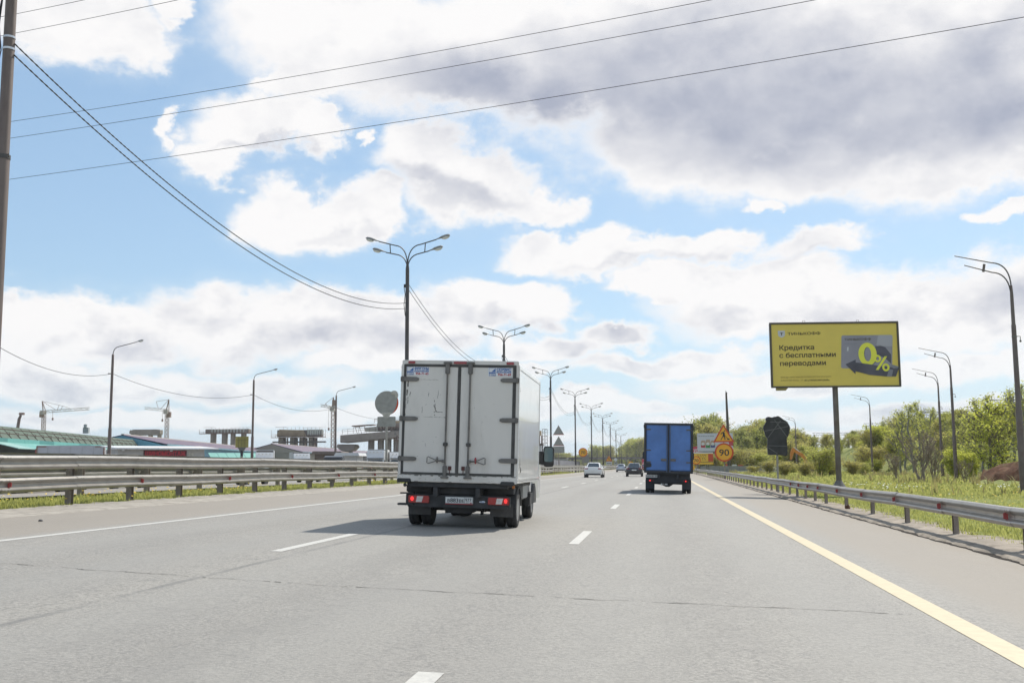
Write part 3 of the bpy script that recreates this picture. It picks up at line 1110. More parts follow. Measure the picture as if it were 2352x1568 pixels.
def white_truck():
    t = thing('box_truck', 'white box truck with dented rear doors driving in the middle lane ahead', 'truck')
    hw, zb, zt, L = 1.125, 0.85, 3.10, 3.92
    # body shell: a hollow-looking box behind the door frame
    mb = MB()
    mb.prism(rounded_rect(-hw, zb, hw, zt, 0.06), 0.055, L, 'y')
    part('box_body', mb, M_WSIDE, t, 40)
    mb = MB()
    mb.box((0, 0.03, zt - 0.025), (2 * hw - 0.02, 0.07, 0.095), 0)
    mb.box((-hw + 0.03, 0.03, (zb + zt) / 2), (0.06, 0.07, zt - zb - 0.10))
    mb.box((hw - 0.03, 0.03, (zb + zt) / 2), (0.06, 0.07, zt - zb - 0.10))
    part('rear_frame', mb, M_WPAINT, t, None, 0.012)
    # chipped white sill
    mb = MB()
    mb.box((0, 0.03, 0.905), (2 * hw, 0.08, 0.13))
    sill = part('rear_sill', mb, M_WPAINT, t, None, 0.01)
    mb = MB()
    random.seed(3)
    x = -hw + 0.03
    while x < hw - 0.05:
        w = random.uniform(0.02, 0.11)
        h = random.choice((0.006, 0.010, 0.016, 0.026))
        mb.add([(x, -0.0125, 0.972), (x + w, -0.0125, 0.972), (x + w * 0.8, -0.0125, 0.972 - h), (x + w * 0.2, -0.0125, 0.972 - h * 0.8)], [(0, 1, 2, 3)])
        if random.random() < 0.5:
            h2 = random.uniform(0.004, 0.014)
            mb.add([(x, -0.0125, 0.845), (x + w, -0.0125, 0.845), (x + w * 0.8, -0.0125, 0.845 + h2), (x + w * 0.2, -0.0125, 0.845 + h2)], [(3, 2, 1, 0)])
        x += w + random.uniform(0.0, 0.09)
    for _ in range(26):
        x, z = random.uniform(-hw, hw), random.uniform(0.87, 0.95)
        mb.box((x, -0.0125, z), (random.uniform(0.004, 0.02), 0.001, random.uniform(0.003, 0.008)))
    part('paint_chips', mb, M_PRIMER, sill)['kind'] = 'stuff'
    # seals
    mb = MB()
    zi, za = 0.985, 3.045
    mb.box((-hw + 0.075, 0.012, (zi + za) / 2), (0.045, 0.05, za - zi))
    mb.box((hw - 0.085, 0.012, (zi + za) / 2), (0.062, 0.05, za - zi))
    mb.box((0, 0.012, za - 0.022), (2 * hw - 0.16, 0.052, 0.05))
    mb.box((0, 0.012, zi + 0.015), (2 * hw - 0.16, 0.052, 0.036))
    mb.box((-0.005, 0.010, (zi + za) / 2), (0.05, 0.05, za - zi))
    part('door_seal', mb, M_SEAL, t, None, 0.006)
    # doors
    dl = MB()
    dl.box((-0.537, 0.02, (zi + za) / 2), (1.005, 0.045, za - zi - 0.05))
    dl = part('door', dl, M_WPAINT, t, None, 0.006)
    dr = MB()
    dr.box((0.523, 0.02, (zi + za) / 2), (1.0, 0.045, za - zi - 0.05))
    dr = part('door', dr, M_WPAINT, t, None, 0.006)
    dl['label'] = 'left rear door with scratches and an unpainted repair seam'
    # scratches and the repair seam on the left door
    mb = MB()
    yS = -0.0035
    def scratch(x0, z0, x1, z1, w, k=5):
        px, pz = x0, z0
        for i in range(1, k + 1):
            qx = x0 + (x1 - x0) * i / k + random.uniform(-1, 1) * 0.006
            qz = z0 + (z1 - z0) * i / k + random.uniform(-1, 1) * 0.006
            if random.random() < 0.86:
                d = Vector((qx - px, 0, qz - pz)).normalized()
                nx, nz = -d.z * w * random.uniform(0.4, 1.3), d.x * w * random.uniform(0.4, 1.3)
                mb.add([(px - nx, yS, pz - nz), (qx - nx, yS, qz - nz), (qx + nx, yS, qz + nz), (px + nx, yS, pz + nz)], [(0, 1, 2, 3)])
            px, pz = qx, qz
    random.seed(11)
    scratch(-0.78, 2.755, -0.40, 2.75, 0.0022, 14)
    scratch(-0.80, 2.056, -0.26, 2.048, 0.0025, 18)
    scratch(-0.27, 2.05, -0.245, 2.048, 0.006, 2)
    scratch(-0.985, 2.72, -1.015, 2.40, 0.013, 6)
    scratch(-1.018, 2.40, -1.025, 2.06, 0.004, 7)
    scratch(-0.935, 2.52, -0.95, 2.44, 0.006, 3)
    scratch(-0.98, 2.42, -0.99, 2.30, 0.007, 4)
    scratch(-0.585, 2.52, -0.59, 2.44, 0.005, 3)
    scratch(-0.40, 2.56, -0.41, 2.40, 0.003, 5)
    scratch(-0.475, 2.37, -0.44, 2.18, 0.005, 6)
    scratch(-0.475, 2.28, -0.43, 2.14, 0.009, 5)
    scratch(-0.47, 2.16, -0.46, 2.08, 0.008, 3)
    scratch(-0.41, 2.15, -0.33, 2.145, 0.006, 4)
    scratch(-0.34, 2.145, -0.30, 2.15, 0.005, 3)
    scratch(-0.70, 2.25, -0.70, 2.12, 0.003, 4)
    scratch(-0.62, 1.56, -0.61, 1.50, 0.004, 2)
    for _ in range(22):
        x, z = random.uniform(-0.95, -0.3), random.uniform(1.3, 2.75)
        scratch(x, z, x + random.uniform(-0.02, 0.02), z + random.uniform(-0.02, 0.02), 0.0025, 1)
    part('scratches', mb, M_PRIMER, dl)['kind'] = 'stuff'
    mb = MB()
    yS = -0.0035
    for _ in range(10):
        x, z = random.uniform(0.2, 0.95), random.uniform(1.05, 2.7)
        scratch(x, z, x + random.uniform(-0.02, 0.02), z + random.uniform(-0.03, 0.03), 0.002, 1)
    part('scratches', mb, M_PRIMER, dr)['kind'] = 'stuff'
    # stickers on the door tops
    def sticker(door, x0, head, phone):
        s = MB().box((x0 + 0.215, -0.004, 2.915), (0.445, 0.002, 0.16))
        s = part('sticker', s, M_STICK, door)
        yq = -0.006
        mb = MB()
        mb.add([(x0 + 0.055, yq, 2.918), (x0 + 0.135, yq, 2.984), (x0 + 0.135, yq, 2.918)], [(0, 2, 1)])
        mb.box((x0 + 0.073, yq, 2.876), (0.128, 0.0015, 0.07))
        mb.box((x0 + 0.0115, yq, 2.93), (0.004, 0.0015, 0.125))
        mb.box((x0 + 0.073, yq, 2.992), (0.128, 0.0015, 0.004))
        mb.box((x0 + 0.29, yq, 2.913), (0.275, 0.0015, 0.030))
        part('emblem', mb, M_BLUE_PRINT, s)
        lettering('ЦЕНТР', 0.05, M_STICK, s, (x0 + 0.013, -0.0075, 2.85), width=0.118, bold=0.003, ext=0.0005)
        lettering(head, 0.07, M_BLUE_PRINT, s, (x0 + 0.152, -0.006, 2.937), width=0.275, bold=0.003, ext=0.0005)
        lettering('www.furgon-centr.ru', 0.03, M_STICK, s, (x0 + 0.165, -0.0075, 2.906), width=0.25, bold=0.0005, ext=0.0005)
        lettering(phone, 0.062, M_RED_PRINT, s, (x0 + 0.178, -0.006, 2.846), width=0.25, bold=0.0025, ext=0.0005)
    sticker(dl, -1.028, 'ФУРГОНЫ', '956-71-65')
    sticker(dr, 0.545, 'СЕРВИС', '956-71-69')
    # hinges
    for s, door in ((-1, dl), (1, dr)):
        for z in (2.76, 2.015, 1.265):
            mb = MB()
            a, b = s * (hw + 0.008), s * (hw - 0.345)
            pts = [(a, z - 0.044), (a, z + 0.044), (b + s * 0.05, z + 0.040), (b, z + 0.022), (b, z - 0.022), (b + s * 0.05, z - 0.040)]
            mb.prism(pts, -0.032, -0.006, 'y')
            mb.tube([(s * (hw - 0.03), -0.03, z - 0.052), (s * (hw - 0.03), -0.03, z + 0.052)], 0.02, 8)
            part('hinge', mb, M_IRON, door, None, 0.004)
    # lock bars with keepers, clamps and handles
    for s, bx, door in ((-1, -0.23, dl), (1, 0.205, dr)):
        mb = MB().tube([(bx, -0.035, 0.95), (bx, -0.035, 3.06)], 0.017, 10)
        part('lock_bar', mb, M_IRON, door, 40)
        for z0, z1, w in ((2.865, 3.07, 0.085), (0.93, 1.15, 0.075)):
            mb = MB().box((bx, -0.03, (z0 + z1) / 2), (w, 0.055, z1 - z0))
            mb.box((bx, -0.03, 3.075 if z0 > 2 else 0.935), (w + 0.075, 0.06, 0.04))
            part('bar_keeper', mb, M_IRON, door, None, 0.01)
        mb = MB().box((bx, -0.034, 1.545), (0.088, 0.05, 0.065))
        part('bar_clamp', mb, M_SEAL, door, None, 0.008)
        hx = bx + s * 0.145
        mb = MB()
        mb.tube([(bx, -0.05, 1.235), (hx, -0.06, 1.24)], 0.016, 6)
        q = s * 0.165
        mb.tube([(hx, -0.062, 1.24), (hx + q, -0.075, 1.31), (hx + q * 1.12, -0.075, 1.30), (hx + q * 1.14, -0.075, 1.20), (hx + q, -0.075, 1.185), (hx, -0.062, 1.24)], 0.0095, 6)
        mb.box((bx + s * 0.03, -0.045, 1.235), (0.05, 0.05, 0.055))
        part('handle', mb, M_IRON, door, 40)
        mb = MB().ball((hx, -0.05, 1.255), (0.023, 0.025, 0.062))
        part('handle_lock', mb, M_LENSDIM if s > 0 else M_IRON, door, 40)
        mb = MB().box((bx + s * -0.09, -0.012, 1.105), (0.062, 0.025, 0.075))
        mb.box((bx + s * -0.09, -0.01, 1.035), (0.012, 0.02, 0.07))
        part('door_stop', mb, mat('rusty_brown', (0.10, 0.035, 0.03), 0.7, var=0.3, scale=20), door, None, 0.004)
    # marker lights along the header
    for x, w in ((-0.93, 0.13), (0.955, 0.14), (0.01, 0.26)):
        mb = MB().box((x, -0.015, 3.078), (w, 0.03, 0.045))
        part('marker_light', mb, M_LENSDIM, t, None, 0.006)
    # dark lamp housings under the sill
    for x, z in ((-1.0, 0.862), (0.955, 0.845)):
        mb = MB().box((x, 0.01, z), (0.26, 0.09, 0.075))
        part('sill_lamp', mb, M_CHASSIS, t, None, 0.014)
    mb = MB().tube([(-0.98, 0.02, 0.83), (-0.98, 0.02, 0.79), (-0.96, 0.02, 0.765), (-0.93, 0.02, 0.77)], 0.012, 6)
    mb.ball((-0.985, 0.02, 0.775), 0.035)
    mb.tube([(-0.95, 0.02, 0.80), (-0.90, 0.02, 0.80), (-0.90, 0.02, 0.775), (-0.94, 0.02, 0.765)], 0.007, 6)
    part('hanging_cable', mb, M_CHASSIS, t, 40)
    # side trim: roof edge strip, lower rail with rivets, rear corner post, dents
    for s in (-1, 1):
        mb = MB()
        mb.box((s * (hw + 0.004), L / 2, zt - 0.115), (0.010, L, 0.02))
        mb.box((s * (hw + 0.005), L / 2, zb + 0.045), (0.012, L, 0.085))
        mb.box((s * (hw + 0.004), 0.08, (zb + zt) / 2), (0.012, 0.10, zt - zb - 0.14))
        mb.box((s * (hw + 0.004), L - 0.04, (zb + zt) / 2), (0.012, 0.06, zt - zb - 0.14))
        part('side_trim', mb, M_WSIDE, t, None, 0.003)
    mb = MB()
    for k in range(26):
        mb.box((hw + 0.013, 0.1 + k * 0.15, zb + 0.045), (0.006, 0.016, 0.016))
    for z, y in ((2.62, 0.17), (2.58, 0.2), (1.2, 0.45), (1.66, 0.16)):
        mb.box((hw + 0.006, y, z), (0.005, 0.03, 0.025))
    mb.box((hw + 0.003, 0.42, 1.22), (0.004, 0.012, 0.17))
    mb.ball((hw + 0.002, 0.55, 1.10), (0.012, 0.03, 0.055))
    part('rivets', mb, M_IRON, t)['kind'] = 'stuff'
    # chassis: sub-frame, rails, rear beam with lamps and plate, axle, mudguards
    mb = MB()
    mb.box((0, 2.0, 0.79), (1.9, 3.9, 0.09))
    for s in (-1, 1):
        mb.box((s * 0.40, 2.2, 0.66), (0.09, 4.4, 0.17))
        mb.box((s * 0.78, 0.9, 0.70), (0.5, 1.1, 0.12))
    for y in (0.25, 1.6, 2.9):
        mb.box((0, y, 0.68), (0.9, 0.1, 0.12))
    mb.box((0.0, 0.5, 0.68), (1.75, 0.05, 0.24))
    mb.box((-0.7, 0.42, 0.70), (0.36, 0.05, 0.20))
    part('chassis', mb, M_CHASSIS, t, None, 0.01)
    mb = MB()
    mb.tube([(-0.95, 0.97, 0.34), (0.95, 0.97, 0.34)], 0.06, 10)
    mb.ball((0.0, 0.97, 0.34), (0.19, 0.20, 0.17))
    mb.tube([(0.1, 0.9, 0.33), (0.35, 0.6, 0.36), (0.62, 0.5, 0.40)], 0.024, 6)
    mb.tube([(-0.62, 0.5, 0.42), (-0.3, 0.6, 0.36), (-0.1, 0.8, 0.34)], 0.020, 6)
    mb.box((0.40, 0.62, 0.36), (0.055, 0.06, 0.26))
    mb.box((-0.28, 0.6, 0.36), (0.06, 0.06, 0.22))
    mb.ball((0.46, 0.60, 0.33), 0.045)
    part('rear_axle', mb, M_CHASSIS, t, 40)
    mb = MB()
    mb.prism([(-0.34, 0.46), (0.55, 0.46), (0.42, 0.36), (0.22, 0.265), (-0.22, 0.265), (-0.30, 0.33)], 0.32, 0.8, 'y')
    part('spare_carrier', mb, M_CHASSIS, t, None, 0.02)
    mb = MB().box((0, 0.20, 0.505), (1.98, 0.10, 0.20))
    mb.box((0, 0.20, 0.40), (1.90, 0.11, 0.06))
    mb.box((-0.99, 0.18, 0.415), (0.30, 0.16, 0.04))
    mb.box((-0.97, 0.18, 0.62), (0.26, 0.16, 0.025))
    rb = part('rear_beam', mb, M_CHASSIS, t, None, 0.008)
    for s in (-1, 1):
        cx = -0.735 if s < 0 else 0.78
        lc = MB().box((cx, 0.13, 0.515), (0.40, 0.05, 0.135))
        lc = part('tail_light', lc, M_LENS, t, None, 0.012)
        mb = MB()
        mb.prism([(cx - 0.07 + 0.02, 0.462), (cx + 0.08 - 0.02, 0.462), (cx + 0.09, 0.57), (cx - 0.03, 0.57)], 0.100, 0.104, 'y')
        part('reverse_lens', mb, M_LENSW, lc)
        mb = MB().ball((cx + s * 0.135 if s > 0 else cx - 0.125, 0.108, 0.522), (0.032, 0.012, 0.042))
        part('lit_bulb', mb, M_LAMP, lc, 40)
        if s > 0:
            mb.box((cx + 0.135, 0.106, 0.48), (0.07, 0.008, 0.03))
        fl = MB().box((s * 0.79, 0.50, 0.335), (0.44, 0.02, 0.25))
        part('mudguard', fl, mat('mud_flap', (0.085, 0.082, 0.08), 0.8, var=0.2, scale=6, dirt=(0.15, 0.14, 0.13), dirt_amt=0.5), t, None, 0.006)
        # rounded arch over the dual wheels
        mb = MB()
        prof = [(0.97 + 0.46 * math.cos(a), 0.33 + 0.46 * math.sin(a)) for a in np.linspace(0.15, math.pi - 0.15, 14)] + [(0.97 + 0.42 * math.cos(a), 0.33 + 0.42 * math.sin(a)) for a in np.linspace(math.pi - 0.15, 0.15, 14)]
        mb.prism(prof, s * 0.60, s * 1.06, 'x')
        part('wheel_arch', mb, M_CHASSIS, t, 40)
        wheel(t, (s * 0.83, 0.97, 0.335), 0.335, 0.20, 0.245, s)
        wheel(t, (s * 0.82, 4.62, 0.335), 0.335, 0.21, 0, s)
    # number plate and maker's oval
    pl = MB().box((0.035, 0.125, 0.515), (0.53, 0.012, 0.125))
    pl = part('number_plate', pl, M_PLATE, t, None, 0.003)
    mb = MB()
    for x0, x1, z0, z1 in ((-0.225, 0.295, 0.572, 0.576), (-0.225, 0.295, 0.455, 0.459), (-0.227, -0.223, 0.455, 0.576), (0.293, 0.297, 0.455, 0.576), (0.137, 0.141, 0.457, 0.575)):
        mb.box(((x0 + x1) / 2, 0.117, (z0 + z1) / 2), (x1 - x0, 0.003, z1 - z0))
    part('plate_border', mb, M_INK, pl)
    for ch, x, s in (('В', -0.19, 0.078), ('883', -0.135, 0.105), ('ВЕ', 0.03, 0.078)):
        lettering(ch, s, M_INK, pl, (x, 0.118, 0.476), bold=0.002, ext=0.001, width={'В': 0.046, '883': 0.155, 'ВЕ': 0.098}[ch])
    lettering('977', 0.085, M_INK, pl, (0.15, 0.118, 0.494), bold=0.001, ext=0.001, width=0.118)
    lettering('RUS', 0.03, M_INK, pl, (0.165, 0.118, 0.464), ext=0.001, width=0.05)
    mb = MB().box((0.258, 0.117, 0.470), (0.036, 0.003, 0.014))
    part('plate_flag', mb, M_RED_PRINT, pl)
    mb = MB().box((0.035, 0.12, 0.444), (0.53, 0.01, 0.012))
    part('plate_frame', mb, M_RED_PRINT, pl)
    ov = MB().lathe([(0.058, 0.0), (0.058, -0.008), (0.05, -0.012)], (0, 0, 0), 'y', 24)
    ov = part('badge', ov, M_CHROME, t, 40, loc=(0.47, 0.150, 0.492))
    ov.scale = (1, 1, 0.42)
    lettering('Ford', 0.04, M_BLUE_PRINT, ov, (-0.038, -0.014, -0.028), width=0.076, bold=0.002, ext=0.0006, shear=0.3)
    # cab ahead of the box
    W = 0.95
    prof = [(3.98, 0.42), (6.15, 0.42), (6.28, 0.60), (6.25, 0.98), (6.12, 1.20), (5.45, 1.42), (4.72, 2.16), (4.42, 2.26), (3.98, 2.28)]
    mb = MB()
    n = len(prof)
    rings = []
    for x, k in ((-W, 0.93), (-W * 0.99, 1.0), (W * 0.99, 1.0), (W, 0.93)):
        ring = []
        for (y, z) in prof:
            tz = 1 - 0.20 * sst(z, 1.25, 2.3)
            ring.append((x * tz, 5.0 + (y - 5.0) * (1 if k == 1.0 else 0.985), z))
        rings.append(ring)
    mb.loft(rings)
    cb = part('cab', mb, mat('cab_silver_white', (0.60, 0.60, 0.60), 0.25, 0.1, var=0.04, dirt=(0.3, 0.28, 0.26), dirt_amt=0.4, coat=0.4), t, 35)
    mb = MB()
    mb.add([(-0.86, 5.43, 1.47), (0.86, 5.43, 1.47), (0.76, 4.78, 2.14), (-0.76, 4.78, 2.14)], [(0, 1, 2, 3)])
    part('windscreen', mb, M_GLASS, t)
    for s in (-1, 1):
        mb = MB()
        x1, x2 = s * (W + 0.004), s * (W * 0.85 + 0.004)
        mb.add([(x1, 4.12, 1.36), (x1, 5.20, 1.36), (x2, 4.66, 2.02), (x2, 4.12, 2.05)], [(0, 1, 2, 3)] if s > 0 else [(3, 2, 1, 0)])
        part('side_window', mb, M_GLASS, t)
        mb = MB()
        mb.box((s * (W + 0.008), 4.62, 0.30), (0.05, 0.80, 0.20))
        prof2 = [(4.62 + 0.44 * math.cos(a), 0.34 + 0.44 * math.sin(a)) for a in np.linspace(0, math.pi, 16)]
        mb = MB().prism(prof2, s * (W - 0.28), s * (W + 0.02), 'x')
        part('wheel_arch', mb, M_CHASSIS, t, 40)
        mb = MB().box((s * (W - 0.02), 3.70, 0.46), (0.14, 0.55, 0.30))
        part('step', mb, M_CHASSIS, t, None, 0.03)
        mb = MB().box((s * (W + 0.06), 4.98, 1.36), (0.30, 0.12, 0.30))
        arm = part('mirror_arm', mb, M_CHASSIS, t, None, 0.04)
        mb = MB()
        mb.prism(rounded_rect(s * (W + 0.30) - 0.125, 1.16, s * (W + 0.30) + 0.125, 1.63, 0.07), 4.94, 5.08, 'y')
        mi = part('mirror', mb, M_CHASSIS, t, None, 0.02)
        mb = MB()
        mb.prism(rounded_rect(s * (W + 0.30) - 0.095, 1.27, s * (W + 0.30) + 0.10, 1.60, 0.05), 4.934, 4.94, 'y')
        part('mirror_glass', mb, mat('mirror_glass', (0.10, 0.14, 0.15), 0.05, 0.7), mi)
        mb = MB().box((s * (W + 0.395), 5.03, 1.33), (0.06, 0.10, 0.20))
        part('mirror_cap', mb, M_WSIDE, mi, None, 0.02)
    # fuel tank, filler panel and side guards behind the cab
    mb = MB().box((0.88, 3.0, 0.66), (0.14, 0.95, 0.34))
    part('side_skirt', mb, mat('dusty_skirt', (0.36, 0.355, 0.34), 0.6, var=0.15, dirt=(0.2, 0.18, 0.16), dirt_amt=0.5), t, None, 0.02)
    mb = MB().box((1.03, 0.32, 0.78), (0.05, 0.05, 0.06))
    part('side_marker', mb, M_AMBER, t, None, 0.008)
    seat_on_road(t, -3.80, 19.3, R(0.8))
    return t


white_truck()


# ------------------------------------------------------------------ the blue box truck
def blue_truck():
    t = thing('box_truck', 'dark blue box truck with black frame in the right lane, farther ahead', 'truck')
    M_BL = mat('blue_tarpaulin', (0.092, 0.195, 0.46), 0.65, var=0.15, scale=1.1, dirt=(0.09, 0.15, 0.33), dirt_amt=0.5, dirt_scale=0.9, bump=0.1, bscale=2.5)
    M_BK = mat('black_frame', (0.032, 0.034, 0.04), 0.6, var=0.2, scale=3)
    hw, zb, zt, L = 1.06, 0.98, 3.13, 5.2
    mb = MB().box((0, L / 2 + 0.05, (zb + zt) / 2 + 0.01), (2 * hw, L, zt - zb - 0.03))
    part('box_body', mb, M_BL, t, None, 0.02)
    for s in (-1, 1):
        mb = MB().box((s * 0.505, 0.03, (zb + zt) / 2), (0.93, 0.05, zt - zb - 0.12))
        d = part('door', mb, M_BL, t, None, 0.01)
        mb = MB().tube([(s * 0.07, -0.02, zb - 0.02), (s * 0.07, -0.02, zt - 0.06)], 0.022, 8)
        part('lock_bar', mb, mat('grey_blue_bar', (0.10, 0.14, 0.22), 0.5, 0.3), d, 40)
        mb = MB().box((s * 0.21, -0.012, 1.50), (0.24, 0.03, 0.11))
        part('handle', mb, M_IRON, d, None, 0.01)
        for z in (2.86, 1.93, 1.40):
            mb = MB().box((s * 0.90, -0.005, z), (0.22, 0.02, 0.05))
            part('hinge', mb, mat('brown_hinge', (0.12, 0.11, 0.085), 0.7), d, None, 0.005)
    mb = MB()
    mb.box((0, 0.03, zt - 0.02), (2 * hw + 0.08, 0.12, 0.10))
    mb.box((0, 0.03, zb - 0.02), (2 * hw + 0.06, 0.10, 0.10))
    for s in (-1, 1):
        mb.box((s * (hw - 0.01), 0.03, (zb + zt) / 2), (0.10, 0.10, zt - zb))
        mb.box((s * (hw + 0.035), 0.0, zt - 0.13), (0.05, 0.08, 0.16))
    mb.box((0, 0.02, (zb + zt) / 2), (0.05, 0.05, zt - zb))
    part('rear_frame', mb, M_BK, t, None, 0.01)
    mb = MB().prism([(-1.02, 1.36), (-0.80, 1.36), (-0.76, 1.30), (-0.76, 1.18), (-1.02, 1.14)], -0.02, 0.0, 'y')
    part('door_patch', mb, M_BK, t)
    mb = MB()
    mb.box((0, 0.35, 0.80), (1.95, 0.12, 0.38))
    mb.box((0, 0.35, 0.56), (1.85, 0.10, 0.16))
    for s in (-1, 1):
        mb.box((s * 0.42, 3.2, 0.74), (0.1, 6.4, 0.2))
    mb.box((0, 2.6, 0.9), (1.9, 5.1, 0.08))
    mb.prism([(-0.75, 0.50), (0.75, 0.50), (0.62, 0.40), (0.22, 0.40), (0.05, 0.29), (-0.12, 0.29), (-0.3, 0.38), (-0.62, 0.40)], 0.7, 1.3, 'y')
    part('chassis', mb, M_BK, t, None, 0.01)
    for s in (-1, 1):
        mb = MB().box((s * 0.78, 0.27, 0.56), (0.24, 0.05, 0.08))
        lt = part('tail_light', mb, mat('dim_lens', (0.10, 0.008, 0.01), 0.3), t, None, 0.008)
        mb = MB().ball((s * 0.80 - 0.02, 0.245, 0.56), (0.028, 0.01, 0.028))
        part('lit_bulb', mb, M_LAMP, lt, 40)
        mb = MB().box((s * 0.83, 0.6, 0.40), (0.40, 0.02, 0.42))
        part('mudguard', mb, M_BK, t)
        wheel(t, (s * 0.83, 1.15, 0.36), 0.36, 0.19, 0.215, s)
        wheel(t, (s * 0.88, 5.0, 0.36), 0.36, 0.20, 0, s)
    pl = MB().box((-0.76, 0.2, 0.765), (0.53, 0.02, 0.125))
    pl = part('number_plate', pl, M_PLATE, t)
    lettering('А425НК 77', 0.09, M_INK, pl, (-1.0, 0.188, 0.73), width=0.48, bold=0.002, ext=0.001)
    mb = MB().box((-0.30, 0.29, 0.40), (0.06, 0.02, 0.09)).box((-0.23, 0.29, 0.42), (0.04, 0.02, 0.04)).box((-0.1, 0.29, 0.405), (0.13, 0.02, 0.06))
    part('coupling', mb, mat('bare_steel', (0.5, 0.5, 0.5), 0.4, 0.6), t)
    mb = MB().prism([(5.3, 0.5), (7.0, 0.5), (7.1, 1.0), (7.0, 1.4), (6.6, 2.35), (5.3, 2.4)], -1.0, 1.0, 'x')
    part('cab', mb, mat('cab_blue', (0.05, 0.10, 0.25), 0.3, coat=0.4), t, None, 0.04)
    mb = MB().add([(-0.85, 6.98, 1.5), (0.85, 6.98, 1.5), (0.8, 6.67, 2.25), (-0.8, 6.67, 2.25)], [(3, 2, 1, 0)])
    part('windscreen', mb, M_GLASS, t)
    for s in (-1, 1):
        mb = MB().box((s * 1.02, 6.2, 1.8), (0.03, 0.8, 0.6))
        part('side_window', mb, M_GLASS, t)
        mb = MB().box((s * 1.22, 6.7, 1.75), (0.18, 0.08, 0.36))
        part('mirror', mb, M_BK, t, None, 0.02)
    seat_on_road(t, 0.30, 48.0, R(-0.3))


blue_truck()


